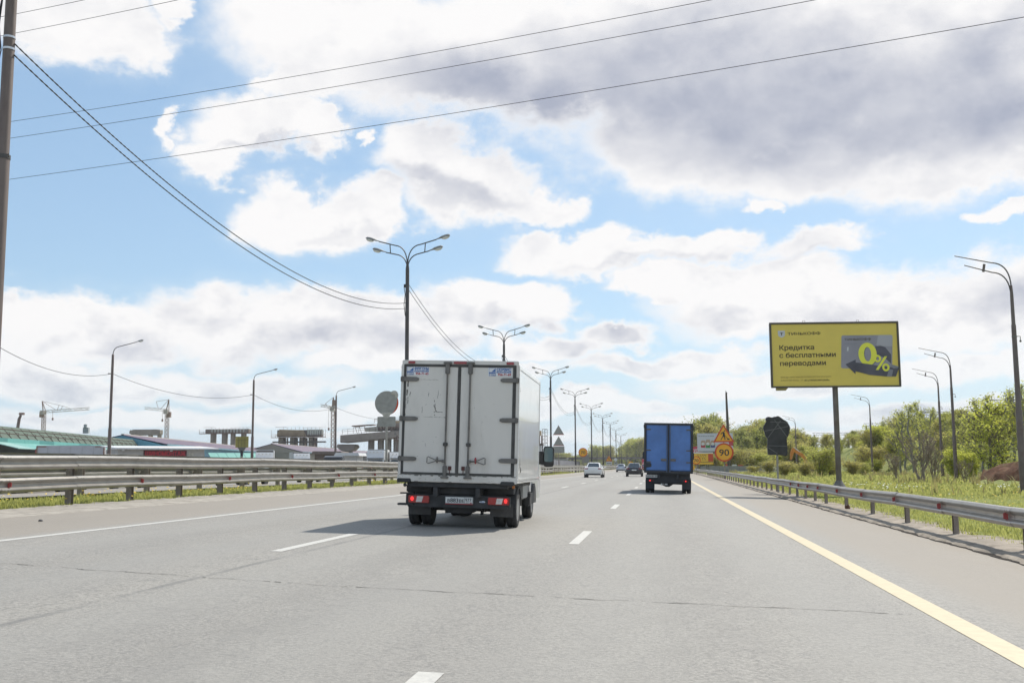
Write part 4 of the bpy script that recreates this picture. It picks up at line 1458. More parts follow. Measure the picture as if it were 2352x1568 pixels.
# ------------------------------------------------------------------ saloon cars
def car(label, paint, loc_xy, heading, group, L=4.6, W=1.8, H=1.46, suv=False, braking=False, road=True, plate=True, z=None):
    t = thing('car', label, 'car', group=group)
    hw = W / 2
    if suv:
        st = [(0.0, .52, .95, .90), (.10, .42, 1.02, .96), (.9, .24, 1.05, 1.0), (1.7, .24, 1.06, 1.0), (2.9, .24, 1.04, 1.0), (3.3, .24, 1.03, .99), (4.1, .26, .96, .95), (4.45, .36, .82, .86), (4.6, .48, .70, .74)]
        roof = [(0.25, 1.05, .76), (0.62, H - .04, .70), (1.4, H, .72), (2.3, H - .02, .71), (3.3, 1.06, .74)]
    else:
        st = [(0.0, .46, .86, .86), (.06, .30, .98, .94), (.45, .24, 1.03, .98), (1.2, .22, 1.0, 1.0), (2.2, .22, .98, 1.0), (3.1, .22, .97, 1.0), (3.5, .24, .93, .98), (4.2, .26, .82, .92), (4.5, .34, .72, .84), (4.6, .44, .64, .70)]
        roof = [(0.62, 1.01, .74), (1.22, H - .05, .60), (1.75, H, .62), (2.4, H - .04, .61), (3.25, .98, .76)]
    k = L / 4.6
    rings = []
    for (y, z0, z1, fw) in st:
        w_ = hw * fw
        zm = z0 + (z1 - z0) * 0.45
        pts = [(-w_ * .90, z0), (-w_ * .97, z0 + .10), (-w_, zm), (-w_ * .97, z1 - .10), (-w_ * .86, z1 - .015), (-w_ * .4, z1 + .012), (w_ * .4, z1 + .012), (w_ * .86, z1 - .015), (w_ * .97, z1 - .10), (w_, zm), (w_ * .97, z0 + .10), (w_ * .90, z0)]
        rings.append([(x, y * k, zz) for x, zz in pts])
    mb = MB().loft(rings)
    body = part('body', mb, paint, t, 32)
    # cabin
    rr = []
    for (y, zz, fw) in roof:
        base = 0.93
        w_ = hw * fw
        rr.append((y * k, zz, w_))
    zb = 0.93
    wb = hw * 0.90
    mb = MB()
    rings = []
    for i, (y, zz, w_) in enumerate(rr):
        if i in (0, len(rr) - 1):
            rings.append([(-wb, y, zb), (-w_, y, zz - .02), (-w_ * .6, y, zz), (w_ * .6, y, zz), (w_, y, zz - .02), (wb, y, zb)])
        else:
            rings.append([(-wb, y, zb), (-w_, y, zz - .045), (-w_ * .75, y, zz), (w_ * .75, y, zz), (w_, y, zz - .045), (wb, y, zb)])
    mb.loft(rings)
    part('cabin', mb, paint, t, 32)
    def pane(name, quad, off):
        m_ = MB()
        q = [Vector(p) for p in quad]
        n_ = (q[1] - q[0]).cross(q[3] - q[0]).normalized()
        c_ = sum(q, Vector()) / 4
        q = [c_ + (p - c_) * 0.88 + n_ * off for p in q]
        m_.add(q, [(0, 1, 2, 3)])
        part(name, m_, M_GLASS, t)
    y0, z0, w0 = rr[0]
    y1, z1, w1 = rr[1]
    pane('rear_window', [(-w0 * .98, y0, z0), (w0 * .98, y0, z0), (w1 * .98, y1, z1), (-w1 * .98, y1, z1)], 0.012)
    y3, z3, w3 = rr[3]
    y4, z4, w4 = rr[4]
    pane('windscreen', [(w4 * .98, y4, z4), (-w4 * .98, y4, z4), (-w3 * .98, y3, z3), (w3 * .98, y3, z3)], 0.012)
    ym = (y1 + y3) / 2
    for s in (-1, 1):
        wq = [w1, rr[2][2], w3]
        a = [(s * wb, y0 + (y1 - y0) * .45, zb + .04), (s * wb, ym - .04, zb + .04), (s * wq[1], ym - .04, z1 - .02), (s * wq[0], y1, z1 - .04)]
        b = [(s * wb, ym + .04, zb + .04), (s * wb, y4 - (y4 - y3) * .35, zb + .04), (s * wq[2], y3, z3 - .06), (s * wq[1], ym + .04, z1 - .02)]
        for q in (a, b):
            pane('side_window', q if s > 0 else [q[1], q[0], q[3], q[2]], 0.014)
        yr = .86 * k
        for yy in (yr, 3.72 * k):
            mb = MB().lathe([(0.36, s * (hw - .22)), (0.36, s * (hw - .006)), (0.02, s * (hw - .006))], (0, yy, 0.33), 'x', 20)
            part('wheel_arch', mb, M_CHASSIS, t, 40)
            wheel(t, (s * (hw - .10), yy, 0.315), 0.315, 0.20, 0, s, 20)
        mb = MB().ball((s * (hw + .10), 3.02 * k, 1.03), (0.10, 0.06, 0.075))
        part('mirror', mb, paint, t, 40)
        mb = MB().prism([(s * hw * .50, .80), (s * hw * .90, .82), (s * hw * .92, .90), (s * hw * .56, .93)], 0.0, 0.10, 'y')
        part('tail_light', mb, M_LAMP if braking else M_LENS, t, None, 0.01)
        mb = MB().ball((s * hw * .70, 4.47 * k, .66), (0.17, 0.10, 0.07))
        part('headlight', mb, M_LENSW, t, 40)
    mb = MB().box((0, .10, .34), (W * .80, .16, .16))
    part('rear_bumper', mb, M_CHASSIS, t, None, 0.03)
    mb = MB().box((0, 4.50 * k, .42), (W * .62, .12, .20))
    part('grille', mb, M_CHASSIS, t, None, 0.03)
    mb = MB().box((0, -.012 if not suv else -.01, .72), (.5, .02, .11))
    part('number_plate', mb, M_PLATE, t)
    if suv:
        for s in (-1, 1):
            mb = MB().tube([(s * hw * .66, .8, H - .02), (s * hw * .66, .9, H + .05), (s * hw * .66, 2.2, H + .05), (s * hw * .66, 2.35, H - .02)], .018, 6)
            part('roof_rail', mb, M_IRON, t)
    else:
        mb = MB().prism([(1.12 * k, H - .03), (1.30 * k, H - .02), (1.16 * k, H + .05)], -.015, .015, 'x')
        part('aerial', mb, M_CHASSIS, t)
    x, y = loc_xy
    if z is None:
        seat_on_road(t, x, y, heading)
        if heading:
            t.rotation_euler = (0, math.atan(0.02) * (-1 if abs(heading) > 2 else 1), heading)
    else:
        t.location = (x, y, z)
        t.rotation_euler = (0, 0, heading)
    return t


P_WHITE = mat('car_paint_white', (0.72, 0.72, 0.71), 0.25, var=0.02, coat=0.6)
P_SILVER = mat('car_paint_silver', (0.42, 0.46, 0.52), 0.3, 0.45, var=0.03, coat=0.6)
P_DARK = mat('car_paint_dark', (0.028, 0.026, 0.032), 0.25, var=0.05, coat=0.6)
P_GREY = mat('car_paint_grey', (0.10, 0.105, 0.12), 0.3, 0.2, var=0.05, coat=0.6)
P_RED = mat('car_paint_red', (0.30, 0.02, 0.02), 0.3, var=0.05, coat=0.6)
G_CARS = 'cars driving ahead in the same direction'
car('white saloon car ahead in the left lane, nearest the median rail', P_WHITE, (-6.65, 104), 0, G_CARS, H=1.48, W=1.86)
car('black saloon car ahead, partly beside the blue box truck', P_DARK, (-2.95, 117), 0, G_CARS, H=1.50, W=1.86)
car('silver saloon car far ahead between the white and the black saloon', P_SILVER, (-7.2, 192), 0, G_CARS)
car('far small red car half hidden behind the blue truck', P_RED, (-3.2, 210), 0, G_CARS)
G_OPP = 'oncoming cars on the far carriageway'
car('white oncoming estate car with black roof rails behind the median rails', P_WHITE, (-28.4, 54), math.pi, G_OPP, suv=True, H=1.72, W=1.9)
car('white rounded hatchback just right of the oncoming estate car', P_WHITE, (-31.0, 63), math.pi, G_OPP, suv=True, H=1.60, L=4.2)
car('grey oncoming saloon glimpsed between rails at the far left', P_GREY, (-24.5, 40), math.pi, G_OPP)
car('dark oncoming car glimpsed between rails at the far left', P_DARK, (-28.0, 45), math.pi, G_OPP)
car('silver oncoming saloon glimpsed between rails right of the estate car', P_SILVER, (-23.8, 60), math.pi, G_OPP)
car('grey oncoming car seen between rails below the yellow-backed board', P_GREY, (-27.6, 84), math.pi, G_OPP)


# ------------------------------------------------------------------ lamp posts and cables
M_POLE = mat('lamp_pole_steel', (0.085, 0.078, 0.075), 0.55, 0.4, var=0.2, scale=1.2, dirt=(0.10, 0.062, 0.045), dirt_amt=0.5, dirt_scale=2.0)
M_POLE2 = mat('pole_grey_paint', (0.16, 0.125, 0.11), 0.55, 0.3, var=0.2, scale=1.2, dirt=(0.13, 0.07, 0.05), dirt_amt=0.55, dirt_scale=1.6)
M_HEAD = mat('lamp_housing', (0.22, 0.22, 0.215), 0.45, 0.2, var=0.1)
M_GLOBE = mat('lamp_glass', (0.66, 0.66, 0.62), 0.2, var=0.05, coat=0.4)
M_CABLE = mat('black_cable', (0.02, 0.021, 0.024), 0.7, var=0.1)


def arc(p0, p1, p2, n=8):
    p0, p1, p2 = Vector(p0), Vector(p1), Vector(p2)
    return [p0 * (1 - t) ** 2 + p1 * 2 * t * (1 - t) + p2 * t * t for t in [i / n for i in range(n + 1)]]


def lamp_head(parent, tip, dirx, pitch, k=1.0):
    """cobra-head lantern: grey hood above, pale bowl below"""
    mb = MB()
    rings = []
    for f, w, h in ((0.0, .045, .05), (0.16, .06, .065), (0.30, .13, .11), (0.55, .155, .13), (0.74, .14, .115), (0.82, .07, .06)):
        rings.append([(dirx * f * k, w * k * math.cos(a), max(-0.035, math.sin(a)) * h * k) for a in [2 * math.pi * i / 10 for i in range(10)]])
    mb.loft(rings)
    h = part('lamp_head', mb, M_HEAD, parent, 40, loc=tip, rot=(0, -dirx * pitch, 0))
    mb = MB().ball((dirx * 0.55 * k, 0, -0.04 * k), (0.24 * k, 0.125 * k, 0.10 * k), 12, 6)
    part('lamp_bowl', mb, M_GLOBE, h, 40)


def double_lamp(label, x, y, zbase, rot=0.0):
    t = thing('street_lamp', label, 'street lamp', (x, y, zbase), (0, 0, rot), 'four-armed street lamps along the median')
    H = 12.3
    mb = MB().tube([(0, 0, -0.3), (0, 0, 4.9), (0, 0, 5.0), (0, 0, H), (0, 0, H + 0.35)], [0.165, 0.150, 0.118, 0.108, 0.062], 12)
    part('pole', mb, M_POLE, t, 40)
    for s in (-1, 1):
        up = arc((0, 0, H + .1), (0, 0, H + 1.35), (s * .78, 0, H + 1.42)) + [Vector((s * 1.72, 0, H + 1.68))]
        lo = arc((0, 0, H - .0), (s * .06, 0, H + .78), (s * .70, 0, H + .88)) + [Vector((s * 1.30, 0, H + 1.02))]
        for pts in (up, lo):
            mb = MB().tube(pts, 0.034, 7)
            part('arm', mb, M_POLE, t, 50)
            lamp_head(t, pts[-1], s, R(15), 1.0)
        mb = MB().tube([(s * 1.02, 0, H + .95), (s * 1.06, 0, H + 1.50)], 0.032, 6)
        part('arm_brace', mb, M_POLE, t)
    mb = MB()
    mb.tube([(-.12, .02, H - .9), (-.2, 0, H - 1.05), (-.13, 0, H - 1.5), (-.19, 0, H - 2.1), (-.12, 0, H - 2.75)], 0.022, 6)
    mb.box((-.15, 0, H - 1.0), (.1, .1, .18))
    part('feeder_cable', mb, M_CABLE, t, 40)
    return t


lampYX = []
lamps = [(934, 58.4), (1157, 96.6), (1264, 138.0), (1320, 178.0), (1357, 221.0), (1383, 264.0), (1400, 308.0), (1413, 362.0), (1424, 430.0), (1420, 552.0), (1408, 665.0), (1396, 732.0), (1370, 915.0)]
first_lamp = None
for i, (px, Y) in enumerate(lamps):
    p = at(px, 900, Y)
    z = road_z(p.x - bend(Y), Y)
    lab = ['nearest four-armed street lamp standing above the white truck', 'second four-armed street lamp, just right of the truck roof', 'third four-armed street lamp, right of the truck side', 'fourth four-armed street lamp along the median', 'fifth four-armed street lamp along the median', 'sixth four-armed street lamp along the median', 'seventh four-armed street lamp along the median', 'eighth four-armed street lamp along the median'][i] if i < 8 else 'tiny distant four-armed street lamp where the road bends left'
    if first_lamp is None:
        first_lamp = double_lamp(lab, p.x, Y, z)
    else:
        dup(first_lamp, (p.x, Y, z), (random.uniform(-.006, .006), random.uniform(-.006, .006), random.uniform(-.05, .05)), lab)
    lampYX.append((p.x, Y, z))

# big wooden-looking steel post at the far left edge of the view
t = thing('lamp_post', 'tall brown post at the left edge with cables strapped to it', 'post', (-14.9, 21.6, 0.35), (0, 0, 0))
mb = MB().tube([(0, 0, -.3), (0, 0, 8.0), (0, 0, 8.1), (0, 0, 15)], [.175, .155, .135, .12], 16)
part('pole', mb, mat('brown_post', (0.16, 0.125, 0.11), 0.6, 0.2, var=0.2, scale=1.5, dirt=(0.09, 0.06, 0.05), dirt_amt=0.5, stretch=(1, 1, 0.3)), t, 40)
mb = MB().tube([(.12, -.02, 8.02), (.19, -.05, 8.06), (.16, -.04, 8.12)], .012, 6)
mb.lathe([(.165, 8.0), (.165, 8.1)], n=14)
part('collar', mb, M_POLE, t)
for z in (10.9, 10.62):
    mb = MB().lathe([(.138, z), (.138, z + .05)], n=16)
    part('steel_band', mb, M_BOLT, t, 40)
for k in range(4):
    mb = MB().tube([(-.13 + .02 * k, -.08, 15), (-.16 - .02 * k, -.1, 13.2), (-.15, -.09, 12.0), (-.21 - .03 * k, -.1, 11.2), (-.14, -.08, 10.6), (-.22, -.05, 10.3)], .013, 6)
    part('strapped_cable', mb, M_CABLE, t, 40)


def cable(label, a, b, sag, r, group, twist=0.0, n=40, name='cable'):
    a, b = Vector(a), Vector(b)
    mb = MB()
    def pt(f):
        p = a.lerp(b, f)
        p.z -= sag * 4 * f * (1 - f)
        return p
    if twist:
        L = (b - a).length
        n = int(min(520, L * 9))
        side = (b - a).cross(Vector((0, 0, 1))).normalized()
        for ph in (0, math.pi):
            pts = []
            for i in range(n + 1):
                f = i / n
                th = f * L / twist * 2 * math.pi + ph
                pts.append(pt(f) + side * math.cos(th) * r * 0.65 + Vector((0, 0, 1)) * math.sin(th) * r * 0.65)
            mb.tube(pts, r, 5)
    else:
        mb.tube([pt(i / n) for i in range(n + 1)], r, 5)
    return solo(name, mb, M_CABLE, label, 'cable', group, 60)


G_LC = 'twisted supply cables slung between the lamp posts'
p = lampYX[0]
cable('upper twisted cable from the brown post to the nearest street lamp', (-14.76, 21.6, 11.12), (p[0] - .12, p[1], p[2] + 10.3), 1.75, .013, G_LC, 0.42)
cable('lower twisted cable from the brown post to the nearest street lamp', (-14.76, 21.6, 10.85), (p[0] - .12, p[1], p[2] + 9.98), 1.72, .013, G_LC, 0.42)
for i in range(8):
    a, b = lampYX[i], lampYX[i + 1]
    for q, (dz, nm) in enumerate(((0.0, 'upper'), (-.32, 'lower'))):
        lab = '%s twisted cable between the %s street lamps' % (nm, ('nearest and second', 'second and third', 'third and fourth', 'fourth and fifth', 'fifth and sixth', 'sixth and seventh', 'seventh and eighth', 'eighth and ninth')[i])
        cable(lab, (a[0] + .1, a[1], a[2] + 11.35 + dz), (b[0] - .1, b[1], b[2] + 10.3 + dz), 1.5, .012 + 0.002 * min(i, 3), G_LC, 0.45 if i < 2 else 0)
G_WIRE = 'thin overhead wires crossing the whole sky'
for lab, pa, ya, pb, yb, sg in (('uppermost overhead wire of the three crossing the whole road', (-120, 300), 66, (1760, -24), 48, .0),
                                ('middle overhead wire of the three crossing the whole road', (-120, 338), 66, (2000, -24), 46, .0),
                                ('lowest overhead wire of the three crossing the whole road', (-120, 431), 66, (2500, 14), 44, .0),
                                ('short overhead wire in the top left corner, upper one', (-120, 62), 60, (420, -50), 54, 0),
                                ('short overhead wire in the top left corner, lower one', (-120, 106), 60, (640, -50), 54, 0)):
    a, b = at(pa[0], pa[1], ya), at(pb[0], pb[1], yb)
    cable(lab, a, b, 0.35 if ya == 66 else 0.1, .016, G_WIRE, 0, 60, 'overhead_wire')

# single-arm lamps beyond the far carriageway
def side_lamp(label, x, y, z):
    t = thing('street_lamp', label, 'street lamp', (x, y, z), (0, 0, 0), 'single-arm street lamps beyond the far carriageway')
    H = 12.3
    mb = MB().tube([(0, 0, -.3), (0, 0, 5.2), (0, 0, 5.3), (0, 0, H - .9), (0, 0, H), (0, 0, H + .1)], [.19, .17, .14, .125, .115, .05], 10)
    part('pole', mb, M_POLE2, t, 40)
    pts = arc((0, 0, H), (.02, 0, H + .65), (.5, 0, H + .78), 5) + [Vector((2.35, 0, H + 1.2))]
    mb = MB().tube(pts, .04, 6)
    part('arm', mb, M_POLE, t, 50)
    lamp_head(t, pts[-1], 1, R(13), .9)
    mb = MB().box((-.2, 0, H - 1.8), (.3, .08, .08)).ball((-.34, 0, H - 1.8), .08)
    part('insulator', mb, M_IRON, t)
    return t


sl = []
for lab, px, Y in (('nearest single-arm street lamp behind the left guard rails, above the tyre kiosk', 252, 94), ('middle single-arm street lamp on the left, beside the yellow-backed board', 580, 125), ('third single-arm street lamp on the left, beside a tower crane', 771, 155)):
    q = at(px, 1000, Y)
    if not sl:
        o = side_lamp(lab, q.x, Y, -.2)
        s0 = o
    else:
        dup(s0, (q.x, Y, -.2), None, lab)
    sl.append((q.x, Y))
q = at(-60, 800, 64)
pts = [(q.x, 64, 10.4)] + [(x, y, 10.3) for x, y in sl] + [(at(960, 990, 184).x, 184, 10.2)]
for i in range(4):
    lab = ('wire running from the left picture edge to the nearest single-arm lamp', 'sagging wire between the nearest and middle single-arm lamps', 'sagging wire between the middle and third single-arm lamps', 'wire running from the third single-arm lamp behind the truck')[i]
    cable(lab, pts[i], pts[i + 1], 1.2, .022, 'wires between the single-arm lamps', 0, 30, 'lamp_wire')


# goose-neck lamps on the right
def neck_lamp(label, x, y, z, k=1.0):
    t = thing('street_lamp', label, 'street lamp', (x, y, z), (0, 0, 0), 'goose-neck street lamps beside the meadow')
    mb = MB().tube([(0, 0, -.4), (0, 0, 3.6), (0, 0, 3.65), (0, 0, 7.4), (0, 0, 7.45), (0, 0, 8.75), (0, 0, 9.2)], [.155, .14, .118, .10, .082, .072, .05], 12)
    part('pole', mb, M_POLE2, t, 40)
    for q, (x1, z0, zt) in enumerate(((-2.35, 9.1, 10.62), (-1.95, 8.75, 10.18))):
        pts = arc((0 if q == 0 else -.03, 0, z0), (0 if q == 0 else -.05, 0, zt - .42), (-.78, 0, zt - .36), 9) + [Vector((x1, 0, zt))]
        mb = MB().tube(pts, [.030] * (len(pts) - 1) + [.022], 7)
        part('arm', mb, M_POLE, t, 50)
    mb = MB().box((-1.12, 0, 10.03), (.10, .06, .36), ry=R(10))
    part('arm_brace', mb, M_POLE2, t)
    mb = MB().tube([(.05, 0, 6.9), (.25, 0, 6.9), (.25, 0, 6.72)], .02, 6).ball((.25, 0, 6.68), .05).lathe([(.115, 6.85), (.115, 6.92)], n=12)
    part('bracket', mb, M_IRON, t)
    return t


n0 = None
for lab, x, y in (('nearest goose-neck street lamp at the right edge of the picture', 15.75, 49), ('second goose-neck street lamp from the right edge, in the meadow', 23.0, 87), ('third goose-neck street lamp from the right edge, close left of the second', 26.8, 106), ('goose-neck street lamp standing just right of the yellow billboard post', 27.6, 144), ('far goose-neck street lamp between wrapped sign and yellow billboard', 25.5, 205)):
    z = base_z(x, y)
    if n0 is None:
        n0 = neck_lamp(lab, x, y, z)
    else:
        dup(n0, (x, y, -0.15), None, lab)


# ------------------------------------------------------------------ the yellow billboard
M_YBOARD = mat('poster_yellow', (0.74, 0.56, 0.115), 0.5, var=0.05, scale=.7)
M_PTEXT = mat('poster_dark_print', (0.085, 0.06, 0.03), 0.6, var=0.05)
M_PGREY = mat('poster_card_grey', (0.30, 0.28, 0.33), 0.5, var=0.12, scale=.6)
M_PGREY2 = mat('poster_card_light', (0.40, 0.38, 0.43), 0.5, var=0.08, scale=.6)
M_PDARK = mat('poster_arrow_dark', (0.10, 0.09, 0.12), 0.5, var=0.3, scale=.8)
M_PDARK2 = mat('poster_arrow_light', (0.24, 0.23, 0.27), 0.5, var=0.1, scale=.8)
M_PYEL = mat('poster_bright_yellow', (0.80, 0.76, 0.08), 0.5, var=0.04)
M_PSHIELD = mat('poster_white', (0.55, 0.55, 0.58), 0.5, var=0.04)
bb = thing('billboard', 'large yellow advertising billboard on a single post right of the road', 'billboard', (8.02, 49.35, base_z(8.0, 49.35)), (0, 0, R(5.0)))
zb0 = bb.location.z
BZ = 6.26 - zb0
mb = MB().box((0, .16, BZ), (5.80, .24, 2.98))
part('board', mb, M_PTEXT, bb, None, .02)
mb = MB()
for x, z, sx, sz in ((0, BZ + 1.47, 5.86, .09), (0, BZ - 1.47, 5.86, .07), (-2.89, BZ, .09, 2.9), (2.89, BZ, .09, 2.9)):
    mb.box((x, .02, z), (sx, .10, sz))
part('board_frame', mb, mat('board_frame_grey', (0.10, 0.085, 0.07), 0.5, .3, var=.1), bb, None, .01)
mb = MB().box((0, .025, BZ), (5.70, .03, 2.86))
po = part('poster', mb, M_YBOARD, bb)
# poster plane: pixel map of the zoomed photograph (2352 px over 410 native px), board from (105,130) to (2215,1160)
def pxz(px, py):
    fx = (px - 118) / (2200 - 118)
    ytop = 142 + (fx) * -28
    ybot = 1165 - fx * 22
    xl = -2.85 + 5.70 * fx
    fz = (py - ytop) / (ybot - ytop)
    return xl, BZ + 1.43 - 2.86 * fz


def flat(poly, m, name, lay, parent=None):
    pts = [pxz(*p) for p in poly]
    mb_ = MB().prism(pts, .008 - lay * .0035, .010 - lay * .0035, 'y')
    return part(name, mb_, m, parent or po)


def ptext(body, x0, ybase, x1, capx, m, lay=1, bold=.012):
    a = pxz(x0, ybase)
    b = pxz(x1, ybase)
    sz = abs(pxz(x0, ybase - capx)[1] - a[1]) / .73
    lettering(body, sz, m, po, (a[0], .009 - lay * .0035, a[1]), (R(90), R(-.6), 0), width=b[0] - a[0], bold=bold * sz * .85, ext=.0012)


flat([(228, 246), (345, 244), (345, 322), (325, 345), (287, 360), (248, 345), (230, 322)], M_PSHIELD, 'shield_emblem', 1)
ptext('Т', 263, 322, 316, 44, M_PTEXT, 3, .05)
ptext('ТИНЬКОФФ', 388, 320, 932, 46, M_PTEXT, 1, .016)
ptext('Кредитка', 236, 568, 815, 80, M_PTEXT, 1, .024)
ptext('с бесплатными', 236, 695, 1172, 80, M_PTEXT, 1, .024)
ptext('переводами', 240, 828, 1000, 80, M_PTEXT, 1, .024)
M_PFINE = mat('poster_fine_print', (0.30, 0.215, 0.06), 0.6, var=0.05)
ptext('ПЕРЕВОДЫ С КАРТЫ ТИНЬКОФФ ПЛАТИНУМ ЧЕРЕЗ БАНК ДО 50 ТЫСЯЧ Р', 246, 1032, 1085, 26, M_PFINE, 1, .0)
ptext('ЗА РАСЧЕТНЫЙ ПЕРИОД — 0 Р.', 246, 1082, 620, 26, M_PFINE, 1, .0)
ptext('АО «ТИНЬКОФФ БАНК».', 640, 1080, 1060, 28, M_PTEXT, 1, .02)
flat([(1300, 322), (2105, 312), (2126, 330), (2095, 860), (2080, 870), (1275, 866), (1255, 850), (1282, 340)], M_PGREY, 'card_print', 1)
flat([(1890, 318), (2105, 314), (2122, 332), (2112, 500), (1850, 500)], M_PGREY2, 'card_gloss', 2)
ptext('ТИНЬКОФФ', 1326, 410, 1768, 38, M_PTEXT, 2, .016)
ptext('Платинум', 1322, 474, 1530, 32, M_PDARK2, 2, .0)
flat([(1368, 515), (1392, 513), (1388, 580), (1364, 582)], M_PSHIELD, 'card_chip', 2)
flat([(1830, 500), (1900, 480), (2000, 520), (2090, 640), (2080, 790), (1990, 700), (1860, 640)], M_PDARK, 'print_shadow', 2)


def ring(cx, cy, rx, ry, ix, iy, m, name, lay, n=28, dx=0):
    o_ = [pxz(cx + rx * math.cos(2 * math.pi * k / n), cy + ry * math.sin(2 * math.pi * k / n)) for k in range(n)]
    i_ = [pxz(cx + dx + ix * math.cos(2 * math.pi * k / n), cy + iy * math.sin(2 * math.pi * k / n)) for k in range(n)]
    y = .008 - lay * .0035
    mb_ = MB().add([(p[0], y, p[1]) for p in o_] + [(p[0], y, p[1]) for p in i_], [(k, (k + 1) % n, n + (k + 1) % n, n + k) for k in range(n)])
    part(name, mb_, m, po)


ring(1712, 640, 150, 182, 62, 122, M_PDARK, 'digit_shadow', 3)
ring(1700, 632, 152, 190, 58, 118, M_PYEL, 'digit_zero', 4)
flat([(1330, 800), (1500, 722), (1498, 770), (1700, 795), (1900, 830), (2085, 850), (2205, 838), (2200, 870), (2150, 1000), (1990, 1000), (1720, 975), (1490, 915), (1486, 962)], M_PDARK, 'arrow_print', 5)
flat([(2085, 800), (2205, 838), (2195, 860), (2110, 866), (2080, 840)], M_PDARK2, 'arrow_tip', 6)
flat([(2040, 880), (2110, 890), (2080, 1003), (2000, 1000)], M_PDARK2, 'arrow_gloss', 6)
ring(1860, 705, 58, 62, 26, 30, M_PYEL, 'percent_ring', 7)
ring(1990, 850, 60, 66, 26, 32, M_PYEL, 'percent_ring', 7)
flat([(1975, 668), (2020, 668), (1868, 893), (1820, 893)], M_PYEL, 'percent_stroke', 7)
# post, foot, top hooks and the small hanging tab
mb = MB().tube([(0, .2, -.3), (0, .2, BZ - 1.4)], .125, 14)
part('post', mb, mat('billboard_post', (0.16, 0.135, 0.115), 0.6, .2, var=.2, scale=2, dirt=(0.1, 0.06, 0.04), dirt_amt=.5), bb, 40)
mb = MB().lathe([(.55, -.2), (.48, .10), (.20, .50), (.14, .62)], (0, .2, 0), n=16)
part('post_foot', mb, M_IRON, bb, 40)
for x in (-1.33, 1.12):
    mb = MB().tube([(x - .06, .1, BZ + 1.48), (x - .05, .1, BZ + 1.60), (x + .05, .1, BZ + 1.60), (x + .06, .1, BZ + 1.48)], .012, 6)
    mb.tube([(x - .12, .1, BZ + 1.5), (x + .12, .1, BZ + 1.5)], .012, 6)
    part('lifting_hook', mb, M_ZINC, bb)
mb = MB().prism([(-2.72, BZ - 1.50), (-2.15, BZ - 1.50), (-2.28, BZ - 1.63), (-2.72, BZ - 1.63)], .03, .06, 'y')
part('hanging_tab', mb, mat('tab_ochre', (0.30, 0.24, 0.08), .6), bb)


# ------------------------------------------------------------------ road signs
M_ORANGE = mat('sign_orange', (0.80, 0.39, 0.03), 0.45, var=0.03)
M_SRED = mat('sign_red', (0.55, 0.06, 0.015), 0.45, var=0.04)
M_SBACK = mat('sign_back_grey', (0.24, 0.235, 0.22), 0.6, .2, var=.1, scale=2)
M_SWHITE = mat('sign_white', (0.62, 0.62, 0.62), .5, var=.03)
M_FILM = mat('dust_grey_film', (0.30, 0.295, 0.275), 0.5, var=.15, scale=4, bump=.3, bscale=9)
M_WRAP = mat('black_wrap_film', (0.035, 0.033, 0.035), 0.45, var=.4, scale=3, bump=.9, bscale=4)


def disc(mb, c, r, y0, y1, n=32):
    return mb.prism([(c[0] + r * math.cos(2 * math.pi * k / n), c[1] + r * math.sin(2 * math.pi * k / n)) for k in range(n)], y0, y1, 'y')


def tri_pts(cx, zb, w, inset=0.0):
    h = w * .866
    cz = zb + h / 3
    k = 1 - inset
    return [(cx + (x) * k, cz + (z - cz) * k) for x, z in ((-w / 2, zb), (w / 2, zb), (0, zb + h))] if not inset else [(cx + x * k, cz + (z - h / 3) * k) for x, z in ((-w / 2, 0), (w / 2, 0), (0, h))]


def post(t, h, r=.04, z0=-.3, m=None):
    mb = MB().tube([(0, .06, z0), (0, .06, h)], r, 8)
    return part('post', mb, m or M_ZDARK, t, 40)


def speed_sign(t, c, r, txt):
    mb = disc(MB(), c, r, 0, .02)
    s = part('speed_disc', mb, M_SRED, t)
    disc_o = part('disc_face', disc(MB(), c, r * .83, -.004, 0.001), M_ORANGE, s)
    lettering(txt, r * .98, M_INK, s, (c[0], -.006, c[1] - r * .36), ax='CENTER', bold=.012 * r, ext=.001, width=r * 1.05)
    return s


def work_sign(t, cx, zb, w):
    s = part('warning_triangle', MB().prism(tri_pts(cx, zb, w), 0, .02, 'y'), M_SRED, t)
    part('triangle_face', MB().prism(tri_pts(cx, zb, w, .22), -.004, .001, 'y'), M_ORANGE, s)
    k = w
    def P(x, z):
        return (cx + x * k, zb + z * k)
    mb = MB()
    disc(mb, P(.045, .535), .033 * k, -.008, -.005, 12)
    for poly in ([(-.10, .47), (.0, .50), (.06, .43), (.055, .33), (-.03, .33), (-.04, .42), (-.09, .44)], [(-.13, .43), (-.10, .47), (-.09, .37), (-.13, .36)], [(-.03, .34), (.05, .34), (.075, .20), (.08, .11), (.04, .11), (.03, .21), (-.015, .27), (-.07, .19), (-.12, .11), (-.16, .11), (-.10, .20)], [(.02, .36), (.05, .35), (.20, .17), (.17, .16)], [(.12, .11), (.30, .11), (.22, .19), (.17, .15)]):
        mb.prism([P(*q) for q in poly], -.008, -.005, 'y')
    part('worker_pictogram', mb, M_INK, s)
    return s


# roadworks triangle above a 90 disc, beyond the right-hand rail
t = thing('road_sign', 'orange roadworks triangle above a round orange 90 speed sign', 'road sign', (5.82, 99, -.1))
post(t, 4.7)
speed_sign(t, (0, 2.52), .86, '90')
work_sign(t, 0, 3.45, 1.94)
t = thing('road_sign', 'round orange 70 speed sign in front of the yellow information board', 'road sign', (5.25 - .45, 146, -.1))
post(t, 2.6)
speed_sign(t, (0, 2.0), .58, '70')
mb = MB().box((-.42, 0, 1.0), (.35, .03, .6))
part('lower_plate', mb, M_ORANGE, t)
